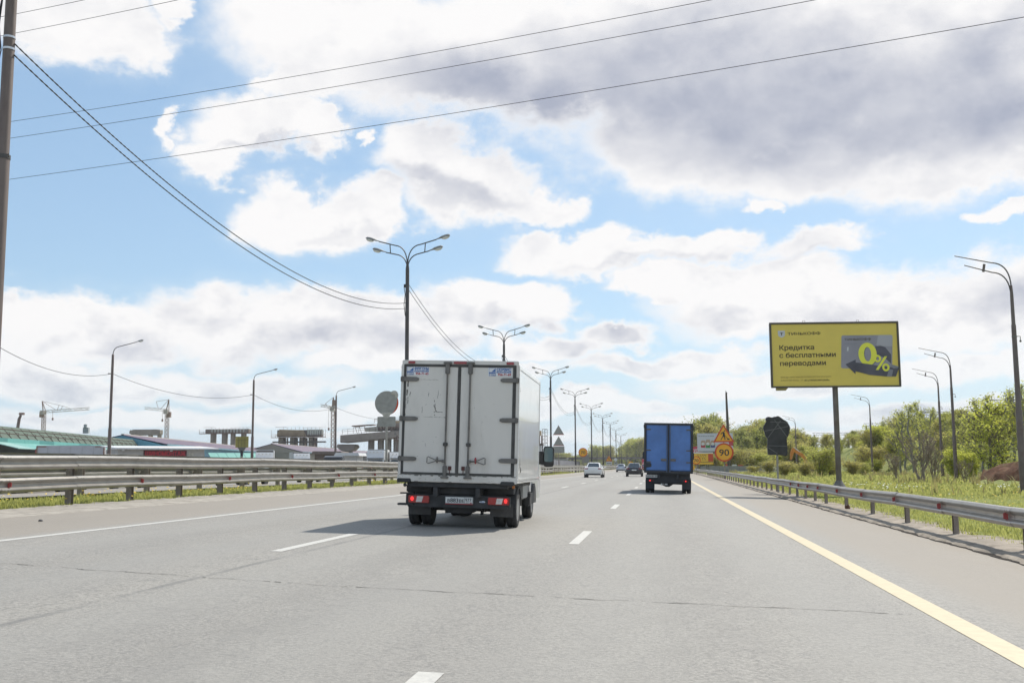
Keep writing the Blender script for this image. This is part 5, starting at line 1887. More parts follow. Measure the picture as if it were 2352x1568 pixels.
# wrapped black sign standing at the rail
t = thing('wrapped_sign', 'road sign wrapped in black film, standing at the right guard rail', 'road sign', (5.60, 52.2, -.12), (0, 0, R(4)))
post(t, 3.0, .05, -.3, M_ZINC)
random.seed(5)
pts = []
for k in range(40):
    a = 2 * math.pi * k / 40
    r = .625 + .02 * math.sin(5 * a) + .012 * math.sin(11 * a)
    x, z = r * math.cos(a), 3.06 + r * math.sin(a)
    if z > 2.62 or True:
        pts.append((x, z))
mb = MB().prism(pts, -.06, .05, 'y')
mb.ball((-.33, 0, 3.56), (.20, .07, .14))
mb.ball((.08, 0, 3.66), (.10, .06, .07))
part('wrapped_disc', mb, M_WRAP, t, 35)
mb = MB().prism([(-.46, 1.86), (.0, 1.84), (.47, 1.80), (.485, 2.1), (.46, 2.66), (-.44, 2.70), (-.47, 2.2)], -.055, .05, 'y')
part('wrapped_plate', mb, M_WRAP, t, 35)
mb = MB()
for a, b in (((-.45, 2.66), (.20, 3.50)), ((.50, 2.68), (-.10, 3.55)), ((-.58, 3.0), (.55, 3.22)), ((-.46, 2.30), (.46, 2.26)), ((-.45, 2.22), (.0, 1.9)), ((-.3, 3.45), (.5, 3.4))):
    d = Vector((b[0] - a[0], 0, b[1] - a[1])).normalized()
    nx, nz = -d.z * .014, d.x * .014
    mb.prism([(a[0] - nx, a[1] - nz), (b[0] - nx, b[1] - nz), (b[0] + nx, b[1] + nz), (a[0] + nx, a[1] + nz)], -.066, -.060, 'y')
part('sticky_tape', mb, mat('tape_grey', (0.15, 0.148, 0.145), .4), t)
# film-covered round sign on the median, left of the white truck
t = thing('wrapped_sign', 'round sign covered in grey dusty film on the median, left of the truck', 'road sign', (-13.95, 52.5, .42))
post(t, 3.5, .055, -.3, M_ZINC)
mb = disc(MB(), (0, 4.10), .625, 0, .03)
s = part('covered_disc', mb, M_FILM, t)
mb = MB()
n = 20
vs = []
for k in range(n + 1):
    a = R(-62 + 92 * k / n)
    w_ = .045 * math.sin(math.pi * k / n)
    vs += [(.63 * math.cos(a), -.004, 4.10 + .63 * math.sin(a)), ((.63 - w_ * 2) * math.cos(a), -.004, 4.10 + (.63 - w_ * 2) * math.sin(a))]
mb.add(vs, [(2 * k, 2 * k + 1, 2 * k + 3, 2 * k + 2) for k in range(n)])
part('red_rim', mb, M_SRED, s)
mb = MB().prism([(-.28, 3.62), (.28, 3.62), (.10, 3.34), (-.12, 3.34)], -.02, .02, 'y')
mb.ball((.40, 0, 4.62), (.18, .04, .12)).ball((.52, 0, 4.5), (.10, .03, .16))
part('loose_film', mb, mat('pale_film', (0.42, 0.40, 0.36), .5, var=.2, scale=5), t, 40)
mb = MB().prism(rounded_rect(-.48, 2.88, .48, 3.40, .04), 0, .025, 'y')
part('covered_plate', mb, M_FILM, t)
# seen from behind: two triangles and a plate
t = thing('road_sign', 'two grey covered triangle signs above a plate on the median', 'road sign', (-14.35, 149, .35))
post(t, 3.3, .05)
for zb, nm in ((5.28, 0), (3.72, 1)):
    tr = part('triangle', MB().prism(tri_pts(0, zb, 1.62), 0, .03, 'y'), M_FILM, t)
    mb = MB().box((.0, -.004, zb + .035), (1.5, .004, .07))
    part('red_edge', mb, M_SRED, tr)
mb = MB().prism(rounded_rect(-.82, 2.72, .82, 3.66, .06), .0, .03, 'y')
part('plate', mb, M_FILM, t)
t = thing('road_sign', 'round orange 70 sign with grey plate on the median behind white saloon', 'road sign', (-14.2, 194, .3))
post(t, 3.6, .06)
speed_sign(t, (0, 3.40), .83, '70')
mb = MB().box((.45, .05, 2.2), (1.25, .03, 1.5))
part('grey_plate', mb, M_SBACK, t)
t = thing('road_sign', 'small orange roadworks triangle over a white plate, far along the median', 'road sign', (-14.1, 290, .25))
post(t, 2.8, .06)
work_sign(t, 0, 2.2, 1.75)
mb = MB().box((0, 0, 1.65), (1.55, .03, .8))
s = part('white_plate', mb, M_SWHITE, t)
for k in range(5):
    mb = MB().box((-.5 + .25 * k, -.02, 1.65), (.15, .01, .35))
    part('plate_mark', mb, M_INK, s)
t = thing('road_sign', 'round white sign with white plate, far along the median', 'road sign', (-14.6, 345, .25))
post(t, 3.0, .06)
part('white_disc', disc(MB(), (0, 2.9), .55, 0, .03), M_SWHITE, t)
mb = MB().box((0, 0, 1.7), (1.1, .03, .7))
s = part('white_plate', mb, M_SWHITE, t)
mb = MB().box((0, -.02, 1.7), (.8, .01, .3))
part('plate_arrow', mb, M_INK, s)
t = thing('road_sign', 'tiny yellow board sign far ahead between silver and black saloon', 'road sign', (-13.3, 470, .1))
post(t, 3, .07)
mb = MB().prism([(-.95, 2.0), (0, 1.2), (.95, 2.0), (.8, 2.9), (-.8, 2.9)], 0, .03, 'y')
s = part('yellow_face', mb, M_ORANGE, t)
mb = MB().prism([(-.4, 1.7), (-.2, 1.6), (.5, 2.6), (.3, 2.7)], -.02, -.01, 'y')
part('black_slash', mb, M_INK, s)


def board(name, label, cat, px0, px1, py0, py1, Y, m, pole=True, rot=0.0, nposts=2, zfoot=-.1):
    a, b = at(px0, py1, Y), at(px1, py0, Y)
    w_, h_ = b.x - a.x, b.z - a.z
    t_ = thing(name, label, cat, (a.x, Y, zfoot), (0, 0, rot))
    mb_ = MB().box((w_ / 2, .1, a.z - zfoot + h_ / 2), (w_, .2, h_))
    f_ = part('board', mb_, m, t_, None, .02)
    if pole:
        for k in range(nposts):
            x_ = w_ * (k + .5) / nposts
            mb_ = MB().tube([(x_, .25, -.3), (x_, .25, a.z - zfoot + .2)], .09, 8)
            part('post', mb_, M_IRON, t_, 40)
    return t_, f_, w_, h_, a.z - zfoot


t, f, w_, h_, z0 = board('billboard', 'white billboard showing three oil canisters, behind the roadworks triangle', 'billboard', 1602, 1683, 994, 1036, 178, mat('poster_pale', (0.52, 0.53, 0.58), .5, var=.03))
for k, c in enumerate(((0.42, .05, .06), (.06, .22, .08), (.05, .07, .22))):
    x_ = w_ * (.10 + .135 * k)
    hh = h_ * (.40 if k != 1 else .47)
    zc = z0 + h_ * .20 - (.06 if k == 1 else 0)
    mb = MB().prism([(x_, zc), (x_ + .74, zc), (x_ + .76, zc + hh * .7), (x_ + .70, zc + hh), (x_ + .12, zc + hh), (x_, zc + hh * .75)], -.01, .0, 'y')
    cn = part('canister_print', mb, mat('canister_gold', (.42, .30, .22), .5), f)
    mb = MB().box((x_ + .37, -.014, zc + hh * .18), (.72, .004, hh * .34))
    part('canister_label', mb, mat('canister_label_%d' % k, c, .5), f)
    mb = MB()
    disc(mb, (x_ + .36, zc + hh * .48), .27, -.016, -.013, 14)
    part('canister_disc', mb, M_SWHITE, f)
mb = MB()
for k in range(7):
    mb.box((w_ * (.06 + .065 * k), -.012, z0 + h_ * .84), (w_ * .05, .004, h_ * .035))
o = part('headline_print', mb, mat('print_grey', (.22, .22, .25), .5), f)
o['kind'] = 'stuff'
mb = MB().prism([(w_ * .90, z0 + h_ * .32), (w_, z0 + h_ * .28), (w_, z0 + h_ * .62), (w_ * .86, z0 + h_ * .60)], -.012, 0, 'y')
part('red_print', mb, mat('poster_red', (.45, .06, .08), .5), f)
mb = MB().prism([(w_ * .58, z0 + h_ * .80), (w_ * .65, z0 + h_ * .77), (w_ * .66, z0 + h_ * .86), (w_ * .60, z0 + h_ * .90)], -.012, 0, 'y')
part('red_emblem', mb, mat('poster_red', (.45, .06, .08), .5), f)
mb = MB().prism([(0, z0), (w_ * .15, z0 - .15), (w_ * .45, z0 - .45), (w_ * .75, z0 - .55), (w_, z0 - .3), (w_, z0), (w_ * .5, z0)], .02, .06, 'y')
part('skirt_print', mb, mat('poster_dark_wave', (.13, .12, .13), .5), t)
t, f, w_, h_, z0 = board('information_board', 'yellow and red roadworks information board behind the blue truck', 'information board', 1592, 1638, 1038, 1066, 165, mat('board_yellow', (.78, .47, .05), .5, var=.03))
mb = MB().box((w_ * .87, -.01, z0 + h_ * .55), (w_ * .24, .03, h_ * .62))
part('red_field', mb, mat('board_red', (.50, .07, .03), .5), f)
mb = MB().box((w_ * .5, -.01, z0 + h_ * .95), (w_ * .98, .03, h_ * .10))
part('white_header', mb, M_SWHITE, f)
mb = MB()
random.seed(8)
for r_ in range(4):
    x_ = w_ * .22
    while x_ < w_ * .66:
        q = random.uniform(.12, .4)
        mb.box((x_ + q / 2, -.012, z0 + h_ * (.78 - .13 * r_)), (q, .02, .07))
        x_ += q + random.uniform(.08, .2)
o = part('text_lines', mb, M_INK, f)
o['kind'] = 'stuff'
mb = MB().box((w_ * .5, -.01, z0 + h_ * .20), (w_ * .98, .03, .07))
part('divider', mb, M_INK, f)
t, f, w_, h_, z0 = board('shop_sign', 'red shop sign with white letters peeking out behind the blue truck', 'shop sign', 1570, 1612, 1025, 1042, 190, mat('sign_crimson', (.48, .05, .09), .5))
lettering('УСН', .85, M_SWHITE, f, (w_ * .55, -.01, z0 + .25), bold=.02, width=1.3)
t, f, w_, h_, z0 = board('banner', 'small red banner far ahead above the black saloon', 'banner', 1474, 1494, 1054, 1065, 480, mat('sign_crimson', (.48, .05, .09), .5))
mb = MB().box((w_ / 2, -.02, z0 + .55), (w_ * .8, .03, .3))
part('white_line', mb, M_SWHITE, f)
t = thing('chimney_mast', 'tall dark slender mast rising behind the white canister billboard', 'mast', (at(1673, 1000, 200).x, 200, -.1))
mb = MB().tube([(0, 0, -.3), (-.08, 0, 9), (-.18, 0, 14.8)], [.36, .26, .17], 10)
part('shaft', mb, mat('mast_dark', (.075, .06, .045), .7, var=.3), t, 40)
for k in range(3):
    mb = MB().tube([(-.25 + .12 * k, 0, 14.6), (-.27 + .12 * k, 0, 15.2 - .15 * k)], .05, 6)
    part('mast_tip', mb, M_IRON, t)


# ------------------------------------------------------------------ fences, walls and works on the right
M_FENCE = mat('grey_sheet_fence', (.24, .235, .24), .6, .1, var=.1, scale=.5, dirt=(.16, .15, .14), dirt_amt=.4)
t = thing('site_fence', 'low grey sheet-panel site fence along the foot of the wood', 'fence', (6.9, 190, -.15))
for k in range(9):
    mb = MB().box((.85 + 1.72 * k, .0, .62), (1.66, .05, 1.22 + .03 * (k % 2)))
    part('panel', mb, M_FENCE, t)
    mb = MB().box((1.72 * k, .05, .6), (.08, .08, 1.3))
    part('fence_post', mb, M_IRON, t)
t = thing('concrete_blocks', 'low pale concrete block row lying in front of the site fence', 'barrier', (at(1692, 1085, 165).x, 165, -.1))
for k in range(4):
    mb = MB().box((.9 + 1.85 * k, 0, .2), (1.75, .5, .5))
    part('block', mb, mat('pale_concrete', (.42, .41, .39), .85, var=.15), t, None, .04)
t = thing('road_barrier', 'red and white plastic barrier behind the site fence', 'barrier', (at(1666, 1070, 205).x, 205, -.1))
for k in range(3):
    mb = MB().prism([(0 + 1.15 * k, .4), (1.1 + 1.15 * k, .4), (1.0 + 1.15 * k, 1.55 - .12 * k), (.1 + 1.15 * k, 1.55 - .1 * k)], -.2, .2, 'y')
    part('barrier_block', mb, M_SRED if k % 2 == 0 else M_SWHITE, t, None, .04)
t = thing('retaining_wall', 'short grey retaining wall set in the grassy slope right of the billboard post', 'wall', (at(1963, 1060, 175).x, 175, 1.2), (0, 0, R(-8)))
for k in range(5):
    mb = MB().box((.5 + 1.0 * k, 0, .4 - .05 * (k == 4)), (.97, .3, 1.3))
    part('wall_panel', mb, mat('grey_concrete', (.20, .20, .215), .85, var=.15), t, None, .02)
t = thing('site_cabin', 'small white and blue site cabin beside the wrapped sign', 'cabin', (at(1779, 1060, 185).x, 185, .2))
mb = MB().box((.95, 1, .8), (1.9, 2, 1.1))
part('cabin_body', mb, M_SWHITE, t, None, .03)
mb = MB().box((.95, 1, 1.4), (2.1, 2.2, .12))
part('roof', mb, mat('roof_maroon', (.20, .06, .06), .6), t)
for x_ in (.35, 1.4):
    mb = MB().box((x_, -.01, .85), (.42, .04, .5))
    part('window', mb, mat('blue_pane', (.08, .14, .28), .2), t)
# excavator arm showing above the bushes
ex = at(1852, 1062, 150)
t = thing('excavator', 'orange excavator with raised arm behind the bushes', 'excavator', (ex.x + .6, 150, -.1))
M_EXO = mat('excavator_orange', (.62, .22, .03), .45, var=.08, dirt=(.3, .14, .05), dirt_amt=.4)
mb = MB().box((1.0, 0, 1.15), (2.4, 1.8, .9))
part('machine_house', mb, M_EXO, t, None, .1)
mb = MB().prism([(.1, 1.2), (1.0, 1.2), (1.0, 1.9), (.9, 2.15), (.25, 2.15)], -.95, -.2, 'y')
part('operator_cab', mb, mat('excavator_cab_dark', (.05, .05, .055), .2), t, None, .05)
for yy in (-.9, .9):
    mb = MB().prism(rounded_rect(-.7, 0, 2.4, .68, .33), yy - .25, yy + .25, 'y')
    part('track', mb, M_CHASSIS, t)
def tapered(pts, ws):
    up, dn = [], []
    for i, p_ in enumerate(pts):
        a_ = Vector(pts[max(0, i - 1)])
        b_ = Vector(pts[min(len(pts) - 1, i + 1)])
        d_ = (b_ - a_).normalized()
        up.append((p_[0] - d_.y * ws[i], p_[1] + d_.x * ws[i]))
        dn.append((p_[0] + d_.y * ws[i], p_[1] - d_.x * ws[i]))
    return up + dn[::-1]
sc_ = 150 / 2400
def EP(px, py):
    p_ = at(px, py, 150)
    return (p_.x - ex.x - .6, p_.z + .1)
mb = MB().prism(tapered([EP(1853, 1066), EP(1848, 1050), EP(1838, 1042), EP(1822, 1034)], [.26, .30, .24, .16]), -.15, .15, 'y')
part('boom', mb, M_EXO, t, None, .02)
mb = MB().prism(tapered([EP(1823, 1029), EP(1819, 1040), EP(1816, 1056)], [.20, .24, .12]), -.12, .12, 'y')
part('stick', mb, M_EXO, t, None, .02)
mb = MB().tube([(*EP(1840, 1040)[:1], -.0, EP(1840, 1040)[1]), (EP(1824, 1029)[0], 0, EP(1824, 1029)[1] + .1)], .05, 8)
part('hydraulic_ram', mb, M_BOLT, t)
mb = MB().prism([EP(1813, 1056), EP(1819, 1056), EP(1821, 1064), EP(1814, 1068), EP(1810, 1062)], -.4, .4, 'y')
part('bucket', mb, M_CHASSIS, t)
# railway portals over the tracks beyond the hill
M_RAIL = mat('portal_grey', (.16, .155, .15), .6, .2, var=.15)
def portal(label, x0, x1, y, top, base):
    t_ = thing('railway_portal', label, 'railway portal', (x0, y, base), (0, 0, 0), 'railway catenary portals')
    H = top - base
    for x_ in (0, x1 - x0):
        mb_ = MB().tube([(x_, 0, -.5), (x_, 0, H - .6)], [.28, .22], 8)
        part('leg', mb_, M_RAIL, t_, 40)
    mb_ = MB()
    L_ = x1 - x0 + 1.2
    n_ = int(L_ / .9)
    for dz in (0, .7):
        for dy in (-.25, .25):
            mb_.tube([(-.6, dy, H - .7 + dz), (L_ - .6, dy, H - .7 + dz)], .06, 4)
    for k in range(n_):
        xa, xb = -.6 + L_ * k / n_, -.6 + L_ * (k + 1) / n_
        za, zb = (H - .7, H) if k % 2 else (H, H - .7)
        mb_.tube([(xa, -.25, za), (xb, -.25, zb)], .045, 4, False)
    part('lattice_beam', mb_, M_RAIL, t_)
    for x_ in (2.5, 7):
        mb_ = MB().tube([(x_, 0, H - .7), (x_, 0, H - 2.2)], .05, 5).tube([(x_ - 1, 0, H - 2.0), (x_ + .6, 0, H - 2.0)], .04, 5)
        part('hanger', mb_, M_RAIL, t_)
portal('nearest railway portal with lattice beam among the trees at far right', 58.5, 73, 198, 12.6, 4.5)
portal('second railway portal from the right, behind the meadow lamps', 58.5, 72, 245, 12.8, 4.5)
portal('third railway portal, seen right of the billboard post', 57.5, 71.5, 306, 12.6, 4.0)
portal('far small railway portal left of the billboard post', 52.5, 66, 372, 12.0, 4.0)


# ------------------------------------------------------------------ trees and bushes
def leaf_cloud(pts, size, per, spread, squash=0.8):
    P = np.array(pts)
    P = np.repeat(P, per, axis=0)
    N = len(P)
    C = P + rng.normal(0, 1, (N, 3)) * np.array([spread, spread, spread * squash])
    a = rng.normal(0, 1, (N, 3))
    a /= np.linalg.norm(a, axis=1)[:, None]
    b = np.cross(a, rng.normal(0, 1, (N, 3)))
    b /= np.linalg.norm(b, axis=1)[:, None] + 1e-9
    s = size * rng.uniform(.55, 1.35, (N, 1))
    V = np.stack([C - a * s, C - b * s * .55, C + a * s, C + b * s * .55], 1).reshape(-1, 3)
    F = np.arange(N * 4).reshape(-1, 4)
    return V, F


def np_mesh(name, V, F):
    me = bpy.data.meshes.new(name)
    me.vertices.add(len(V))
    me.vertices.foreach_set('co', V.astype(np.float32).ravel())
    me.loops.add(F.size)
    me.loops.foreach_set('vertex_index', F.astype(np.int32).ravel())
    me.polygons.add(len(F))
    me.polygons.foreach_set('loop_start', (np.arange(len(F)) * 4).astype(np.int32))
    me.polygons.foreach_set('loop_total', np.full(len(F), 4, np.int32))
    me.update(calc_edges=True)
    return me


def tree_meshes(seed, h, rad, limbs, twigs, leaf, per, spread, base=.25, up=.9, stems=1, top=1.0, rbase=.10):
    rd = random.Random(seed)
    mb = MB()
    ends = []
    for s_ in range(stems):
        lean = Vector((rd.uniform(-.35, .35), rd.uniform(-.35, .35), 0)) * (1.0 if stems > 1 else .25)
        hh = h * rd.uniform(.75, 1.0) if stems > 1 else h
        tr = [Vector((0, 0, -.2)) + lean * .2 * 0]
        for k in range(1, 8):
            f = k / 7
            tr.append(Vector((lean.x * hh * f + rd.uniform(-.03, .03) * h, lean.y * hh * f + rd.uniform(-.03, .03) * h, hh * f * top)))
        mb.tube(tr, [rbase * (1 - .85 * k / 7) + .012 for k in range(8)], 6)
        for l_ in range(limbs):
            f = base + (1 - base) * (l_ + rd.random()) / limbs
            i = min(6, int(f * 7))
            p0 = tr[i].lerp(tr[i + 1], f * 7 - i)
            a = rd.uniform(0, 2 * math.pi)
            prof = math.sin(math.pi * min(1, max(.06, (f - base * .6) / (1.08 - base * .6)))) ** .7
            ln = rad * prof * rd.uniform(.65, 1.15)
            d = Vector((math.cos(a), math.sin(a), up * rd.uniform(.5, 1.3)))
            p1 = p0 + d.normalized() * ln * .55
            p2 = p0 + d.normalized() * ln + Vector((0, 0, .12 * ln))
            mb.tube([p0, p1, p2], [rbase * .35 * (1 - .6 * f), rbase * .22 * (1 - .5 * f), .008], 4, False)
            for q in range(twigs):
                g = rd.uniform(.35, 1.0)
                b_ = p0.lerp(p2, g)
                e = b_ + Vector((rd.uniform(-1, 1), rd.uniform(-1, 1), rd.uniform(-.2, 1.0))) * ln * .42
                mb.tube([b_, e], [rbase * .10 + .004, .004], 3, False)
                ends += [e, b_.lerp(e, .5)]
        ends.append(tr[-1])
    tm = mb.mesh('trunk')
    cm = None
    if per:
        V, F = leaf_cloud([tuple(e) for e in ends], leaf, per, spread)
        cm = np_mesh('crown', V, F)
    return tm, cm


M_BARK = mat('bark_grey_brown', (.17, .14, .11), .9, var=.3, scale=3)
M_BIRCH = mat('bark_pale', (.24, .225, .20), .85, var=.35, scale=2.5)
M_TWIG = mat('twig_red_brown', (.25, .20, .16), .9, var=.25, scale=3)
L_FRESH = leaf_mat('leaf_fresh', (.25, .28, .06), (.46, .46, .12))
L_OLIVE = leaf_mat('leaf_olive', (.25, .235, .065), (.44, .40, .13))
L_LIME = leaf_mat('leaf_lime', (.32, .36, .05), (.54, .56, .10))
L_DEEP = leaf_mat('leaf_deep', (.18, .205, .06), (.33, .34, .11))
L_BUD = leaf_mat('leaf_bud', (.20, .165, .095), (.32, .27, .14))
KINDS_T = {
    'birch': [tree_meshes(20 + k, 1.0, .26, 24, 6, .015, 4, .030, .22, 1.3, 1, 1.0, .011) + (M_BIRCH, L_FRESH) for k in range(3)],
    'round': [tree_meshes(30 + k, .95, .42, 30, 7, .018, 5, .038, .15, .8, 1, .95, .014) + (M_BARK, (L_FRESH, L_OLIVE, L_LIME)[k]) for k in range(3)],
    'wood': [tree_meshes(40 + k, .97, .36, 34, 7, .019, 8, .040, .04, .8, 1, .97, .014) + (M_BARK, (L_FRESH, L_OLIVE, L_DEEP)[k % 3]) for k in range(6)],
    'lime': [tree_meshes(50 + k, 1.0, .50, 20, 6, .030, 7, .055, .08, .7, 3, .9, .012) + (M_TWIG, L_LIME) for k in range(2)],
    'bush': [tree_meshes(60 + k, .95, .55, 16, 7, .026, 6, .060, .05, .7, 4, .85, .012) + (M_TWIG, (L_OLIVE, L_FRESH, L_OLIVE)[k]) for k in range(3)],
    'bare': [tree_meshes(70 + k, 1.0, .26, 10, 7, .008, 1, .02, .22, 1.6, 6, .95, .0048) + (M_TWIG, L_BUD) for k in range(2)],
}
for ks in KINDS_T.values():
    for tm, cm, bk, lf in ks:
        tm.materials.append(bk)
        cm.materials.append(lf)


def plant(kind, x, y, h, label, group, z=None, wide=1.0, idx=None, name=None, cat=None):
    ks = KINDS_T[kind]
    tm, cm, bk, lf = ks[(idx if idx is not None else random.randrange(99)) % len(ks)]
    bushy = kind in ('lime', 'bush', 'bare')
    z = base_z(x - bend(y), y) if z is None else z
    t_ = thing(name or ('bush' if bushy else 'tree'), label, cat or ('bush' if bushy else 'tree'), (x, y, z - .05), (0, 0, random.uniform(0, 6.28)), group)
    t_.scale = (h * wide, h * wide, h)
    link('trunk', tm, None, t_)
    link('crown', cm, None, t_)
    return t_


random.seed(21)
# the wood behind the blue truck and the canister billboard
G = 'trees of the wood right of the road'
for i in range(58):
    px = 1575 + 290 * (i + random.random()) / 58
    Y = random.uniform(255, 345)
    x = at(px, 1050, Y).x
    if x < 9:
        Y = 9 / max(.0001, (at(px, 1050, 100).x)) * 100
    x = at(px, 1050, Y).x
    topy = 972 + 14 * math.sin(px * .045) + (8 if px > 1760 else 0) + random.uniform(-4, 26) + (16 if 1660 < px < 1690 else 0)
    h = max(5, at(px, topy, Y).z - .2)
    plant('wood', x, Y, h, 'leafy spring tree in the wood behind the billboard with canisters', G, z=-.1, wide=random.uniform(.75, 1.0))
for i in range(26):
    px = 1590 + 250 * random.random()
    Y = random.uniform(215, 250)
    x = max(8.5, at(px, 1050, Y).x)
    plant('lime' if i % 4 == 0 else 'bush', x, Y, random.uniform(2.5, 5.5), 'undergrowth bush along the front of the wood', 'undergrowth along the wood', z=-.1)
# wooded ridge right of it, behind the railway
G = 'trees on the ridge behind the railway portals'
for i in range(80):
    px = 1800 + 600 * (i + random.random()) / 80
    Y = random.uniform(215, 330) if px < 2150 else random.uniform(130, 200)
    x = at(px, 1000, Y).x
    topy = 1004 - 24 * sst(px, 1900, 2020) + 7 * math.sin(px * .045) + random.uniform(-2, 22)
    z = base_z(x, Y)
    h = max(3.5, at(px, topy, Y).z - z)
    plant('wood' if i % 5 else 'round', x, Y, h, 'leafy tree on the wooded ridge behind the railway portals', G, z=z, wide=random.uniform(.8, 1.15))
G = 'young birches and small trees on the right-hand slope'
SLOPE = ['birch left of the nearest goose-neck lamp, over the soil heap', 'taller birch just left of the nearest goose-neck lamp', 'round tree directly behind the nearest goose-neck lamp', 'tallest birch at the right edge, behind the nearest lamp', 'birch cut by the right edge of the picture', 'round tree cut by the right picture edge behind the last birch', 'small round tree at the left end of the thicket above the soil heap', 'dark round tree deep in the thicket above the soil heap', 'low round tree in front of the thicket above the soil heap', 'birch left of the second and third meadow lamps', 'tall thin birch just left of the third meadow lamp', 'birch between the second and third meadow lamps', 'birch just right of the second meadow lamp', 'thin birch midway between second lamp and soil heap', 'low round tree behind the third meadow lamp', 'low round tree right of the second meadow lamp', 'low round tree between the two middle meadow lamps', 'low round tree left of the bare shrub', 'leaning young birch left of the soil heap thicket', 'slender birch above the bare many-stemmed shrub', 'slender birch right beside the second meadow lamp', 'bushy birch a little right of the second meadow lamp', 'taller birch between second lamp and soil heap thicket', 'short birch between second lamp and soil heap thicket', 'thin birch at the left end of the slope birches', 'thin birch touching the soil heap thicket on its left']
for i, (px, Y, topy, k) in enumerate(((2258, 92, 930, 'birch'), (2280, 96, 918, 'birch'), (2300, 88, 925, 'round'), (2322, 94, 905, 'birch'), (2345, 86, 900, 'birch'), (2362, 92, 912, 'round'), (2240, 104, 950, 'round'), (2310, 104, 940, 'round'), (2270, 86, 960, 'round'),
                                     (2080, 122, 952, 'birch'), (2110, 130, 930, 'birch'), (2140, 128, 945, 'birch'), (2175, 120, 960, 'birch'), (2205, 126, 945, 'birch'), (2125, 140, 975, 'round'), (2188, 110, 985, 'round'), (2160, 112, 990, 'round'), (2060, 135, 985, 'round'), (2222, 112, 975, 'birch'), (2095, 118, 940, 'birch'), (2152, 136, 938, 'birch'), (2168, 128, 950, 'birch'), (2196, 132, 952, 'birch'), (2212, 120, 962, 'birch'), (2068, 124, 960, 'birch'), (2232, 118, 955, 'birch'))):
    Y *= 1.1 if px < 2230 else 1.0
    x = at(px, 1000, Y).x
    z = base_z(x, Y)
    h = max(2.5, at(px, topy + 4, Y).z - z)
    plant(k, x, Y, h, SLOPE[i], G, z=z, wide=1.1 if k == 'round' else .95, idx=i)
G = 'bushes on the meadow and the slope'
for px, py, Y, h, k, wd, lab in ((1800, 1090, 118, 1.6, 'bush', 1.3, 'grey-green bush right behind the wrapped sign post'), (1848, 1090, 112, 1.55, 'bush', 1.2, 'broad olive bush in front of the excavator'), (1884, 1088, 116, 3.0, 'bush', 1.1, 'tall olive bush left of the billboard post'),
                                 (1908, 1085, 120, 2.2, 'bush', 1.2, 'low reddish bush touching the billboard post'), (1960, 1080, 122, 1.6, 'bush', 1.4, 'round grey bush right of the billboard post'), (1985, 1078, 130, 1.5, 'bush', 1.3, 'second round bush right of the billboard post'),
                                 (2008, 1060, 150, 2.0, 'lime', 1.3, 'bright lime bush left of the fourth lamp'), (2045, 1050, 165, 1.8, 'lime', 1.6, 'bright lime bush on the slope crest'), (2075, 1052, 160, 1.5, 'lime', 1.6, 'low lime bush on the slope crest'),
                                 (2190, 1040, 98, 2.6, 'lime', .9, 'bright lime bush behind the two middle lamps'), (2232, 1045, 96, 2.2, 'lime', .9, 'bright lime bush left of the soil heap'), (2325, 1040, 84, 1.3, 'lime', .9, 'small lime bush on top of the soil heap'),
                                 (2116, 1112, 75, 3.5, 'bare', 1.05, 'bare many-stemmed shrub left of the meadow lamps'), (2148, 1108, 78, 3.0, 'bare', .8, 'bare thin-stemmed shrub close to the third lamp'), (2060, 1085, 90, 2.2, 'bare', 1.2, 'low bare shrub in the meadow'),
                                 (2215, 1090, 78, 1.6, 'bare', 1.0, 'small bare shrub at the toe of the soil heap'), (1822, 1085, 140, 1.3, 'bush', 1.2, 'bush between wrapped sign and excavator'), (1765, 1085, 150, 1.8, 'bush', 1.3, 'low brownish bush left of the wrapped sign'), (1730, 1085, 150, 1.2, 'bush', 1.3, 'low brown bush in front of the site fence')):
    x = at(px, py, Y).x
    plant(k, x, Y, h, lab, G, wide=wd)
G = 'bushes along the top of the railway slope'
random.seed(77)
for i in range(46):
    px = 1915 + 330 * (i + random.random()) / 46
    Y = random.uniform(150, 215)
    x = at(px, 1030, Y).x
    z = base_z(x, Y)
    if z < 2.2:
        x += 4
        z = base_z(x, Y)
    plant(('bush', 'wood', 'bush', 'birch', 'lime')[i % 5], x, Y, random.uniform(2.0, 4.2), 'bush in the row along the top of the railway slope', G, z=z, wide=random.uniform(.9, 1.25), name='bush', cat='bush')
# far trees where the road disappears
G = 'far trees where the road bends out of sight'
for i in range(36):
    px = 1408 + 110 * (i + random.random()) / 36
    Y = random.uniform(900, 1000)
    x = at(px, 1050, Y).x
    topy = 1066 - 54 * sst(px, 1395, 1450) + random.uniform(-3, 10)
    plant('wood', x, Y, max(6, at(px, topy, Y).z), 'far dark green tree in the wood between lamps and blue truck', G, z=0, wide=.9)
for i in range(40):
    px = 1240 + 170 * (i + random.random()) / 40
    Y = random.uniform(1000, 1150)
    x = at(px, 1050, Y).x
    topy = 1052 - 14 * abs(math.sin(px * .05)) - (18 if 1365 < px < 1400 else 0) + random.uniform(-3, 6)
    plant('wood', x, Y, max(4, at(px, topy, Y).z), 'far green tree beyond the bridge across the road', G, z=0, wide=1.1)


# ------------------------------------------------------------------ market halls, kiosk and yard on the left
M_TEAL = mat('teal_canopy', (.15, .37, .32), .45, .1, var=.12, scale=.12, stretch=(1, .2, 1))
M_TEALD = mat('teal_fascia', (.07, .24, .23), .5, var=.2, scale=.3)
M_GREENROOF = mat('dull_green_mansard', (.045, .08, .052), .6, var=.15, scale=.5)
M_HALLDARK = mat('hall_front_dark', (.035, .04, .042), .6, var=.3, scale=.2)  # plain dark colour of the hall body and some shop fronts
M_ROOFRIB = mat('brown_purlin', (.13, .07, .055), .7)


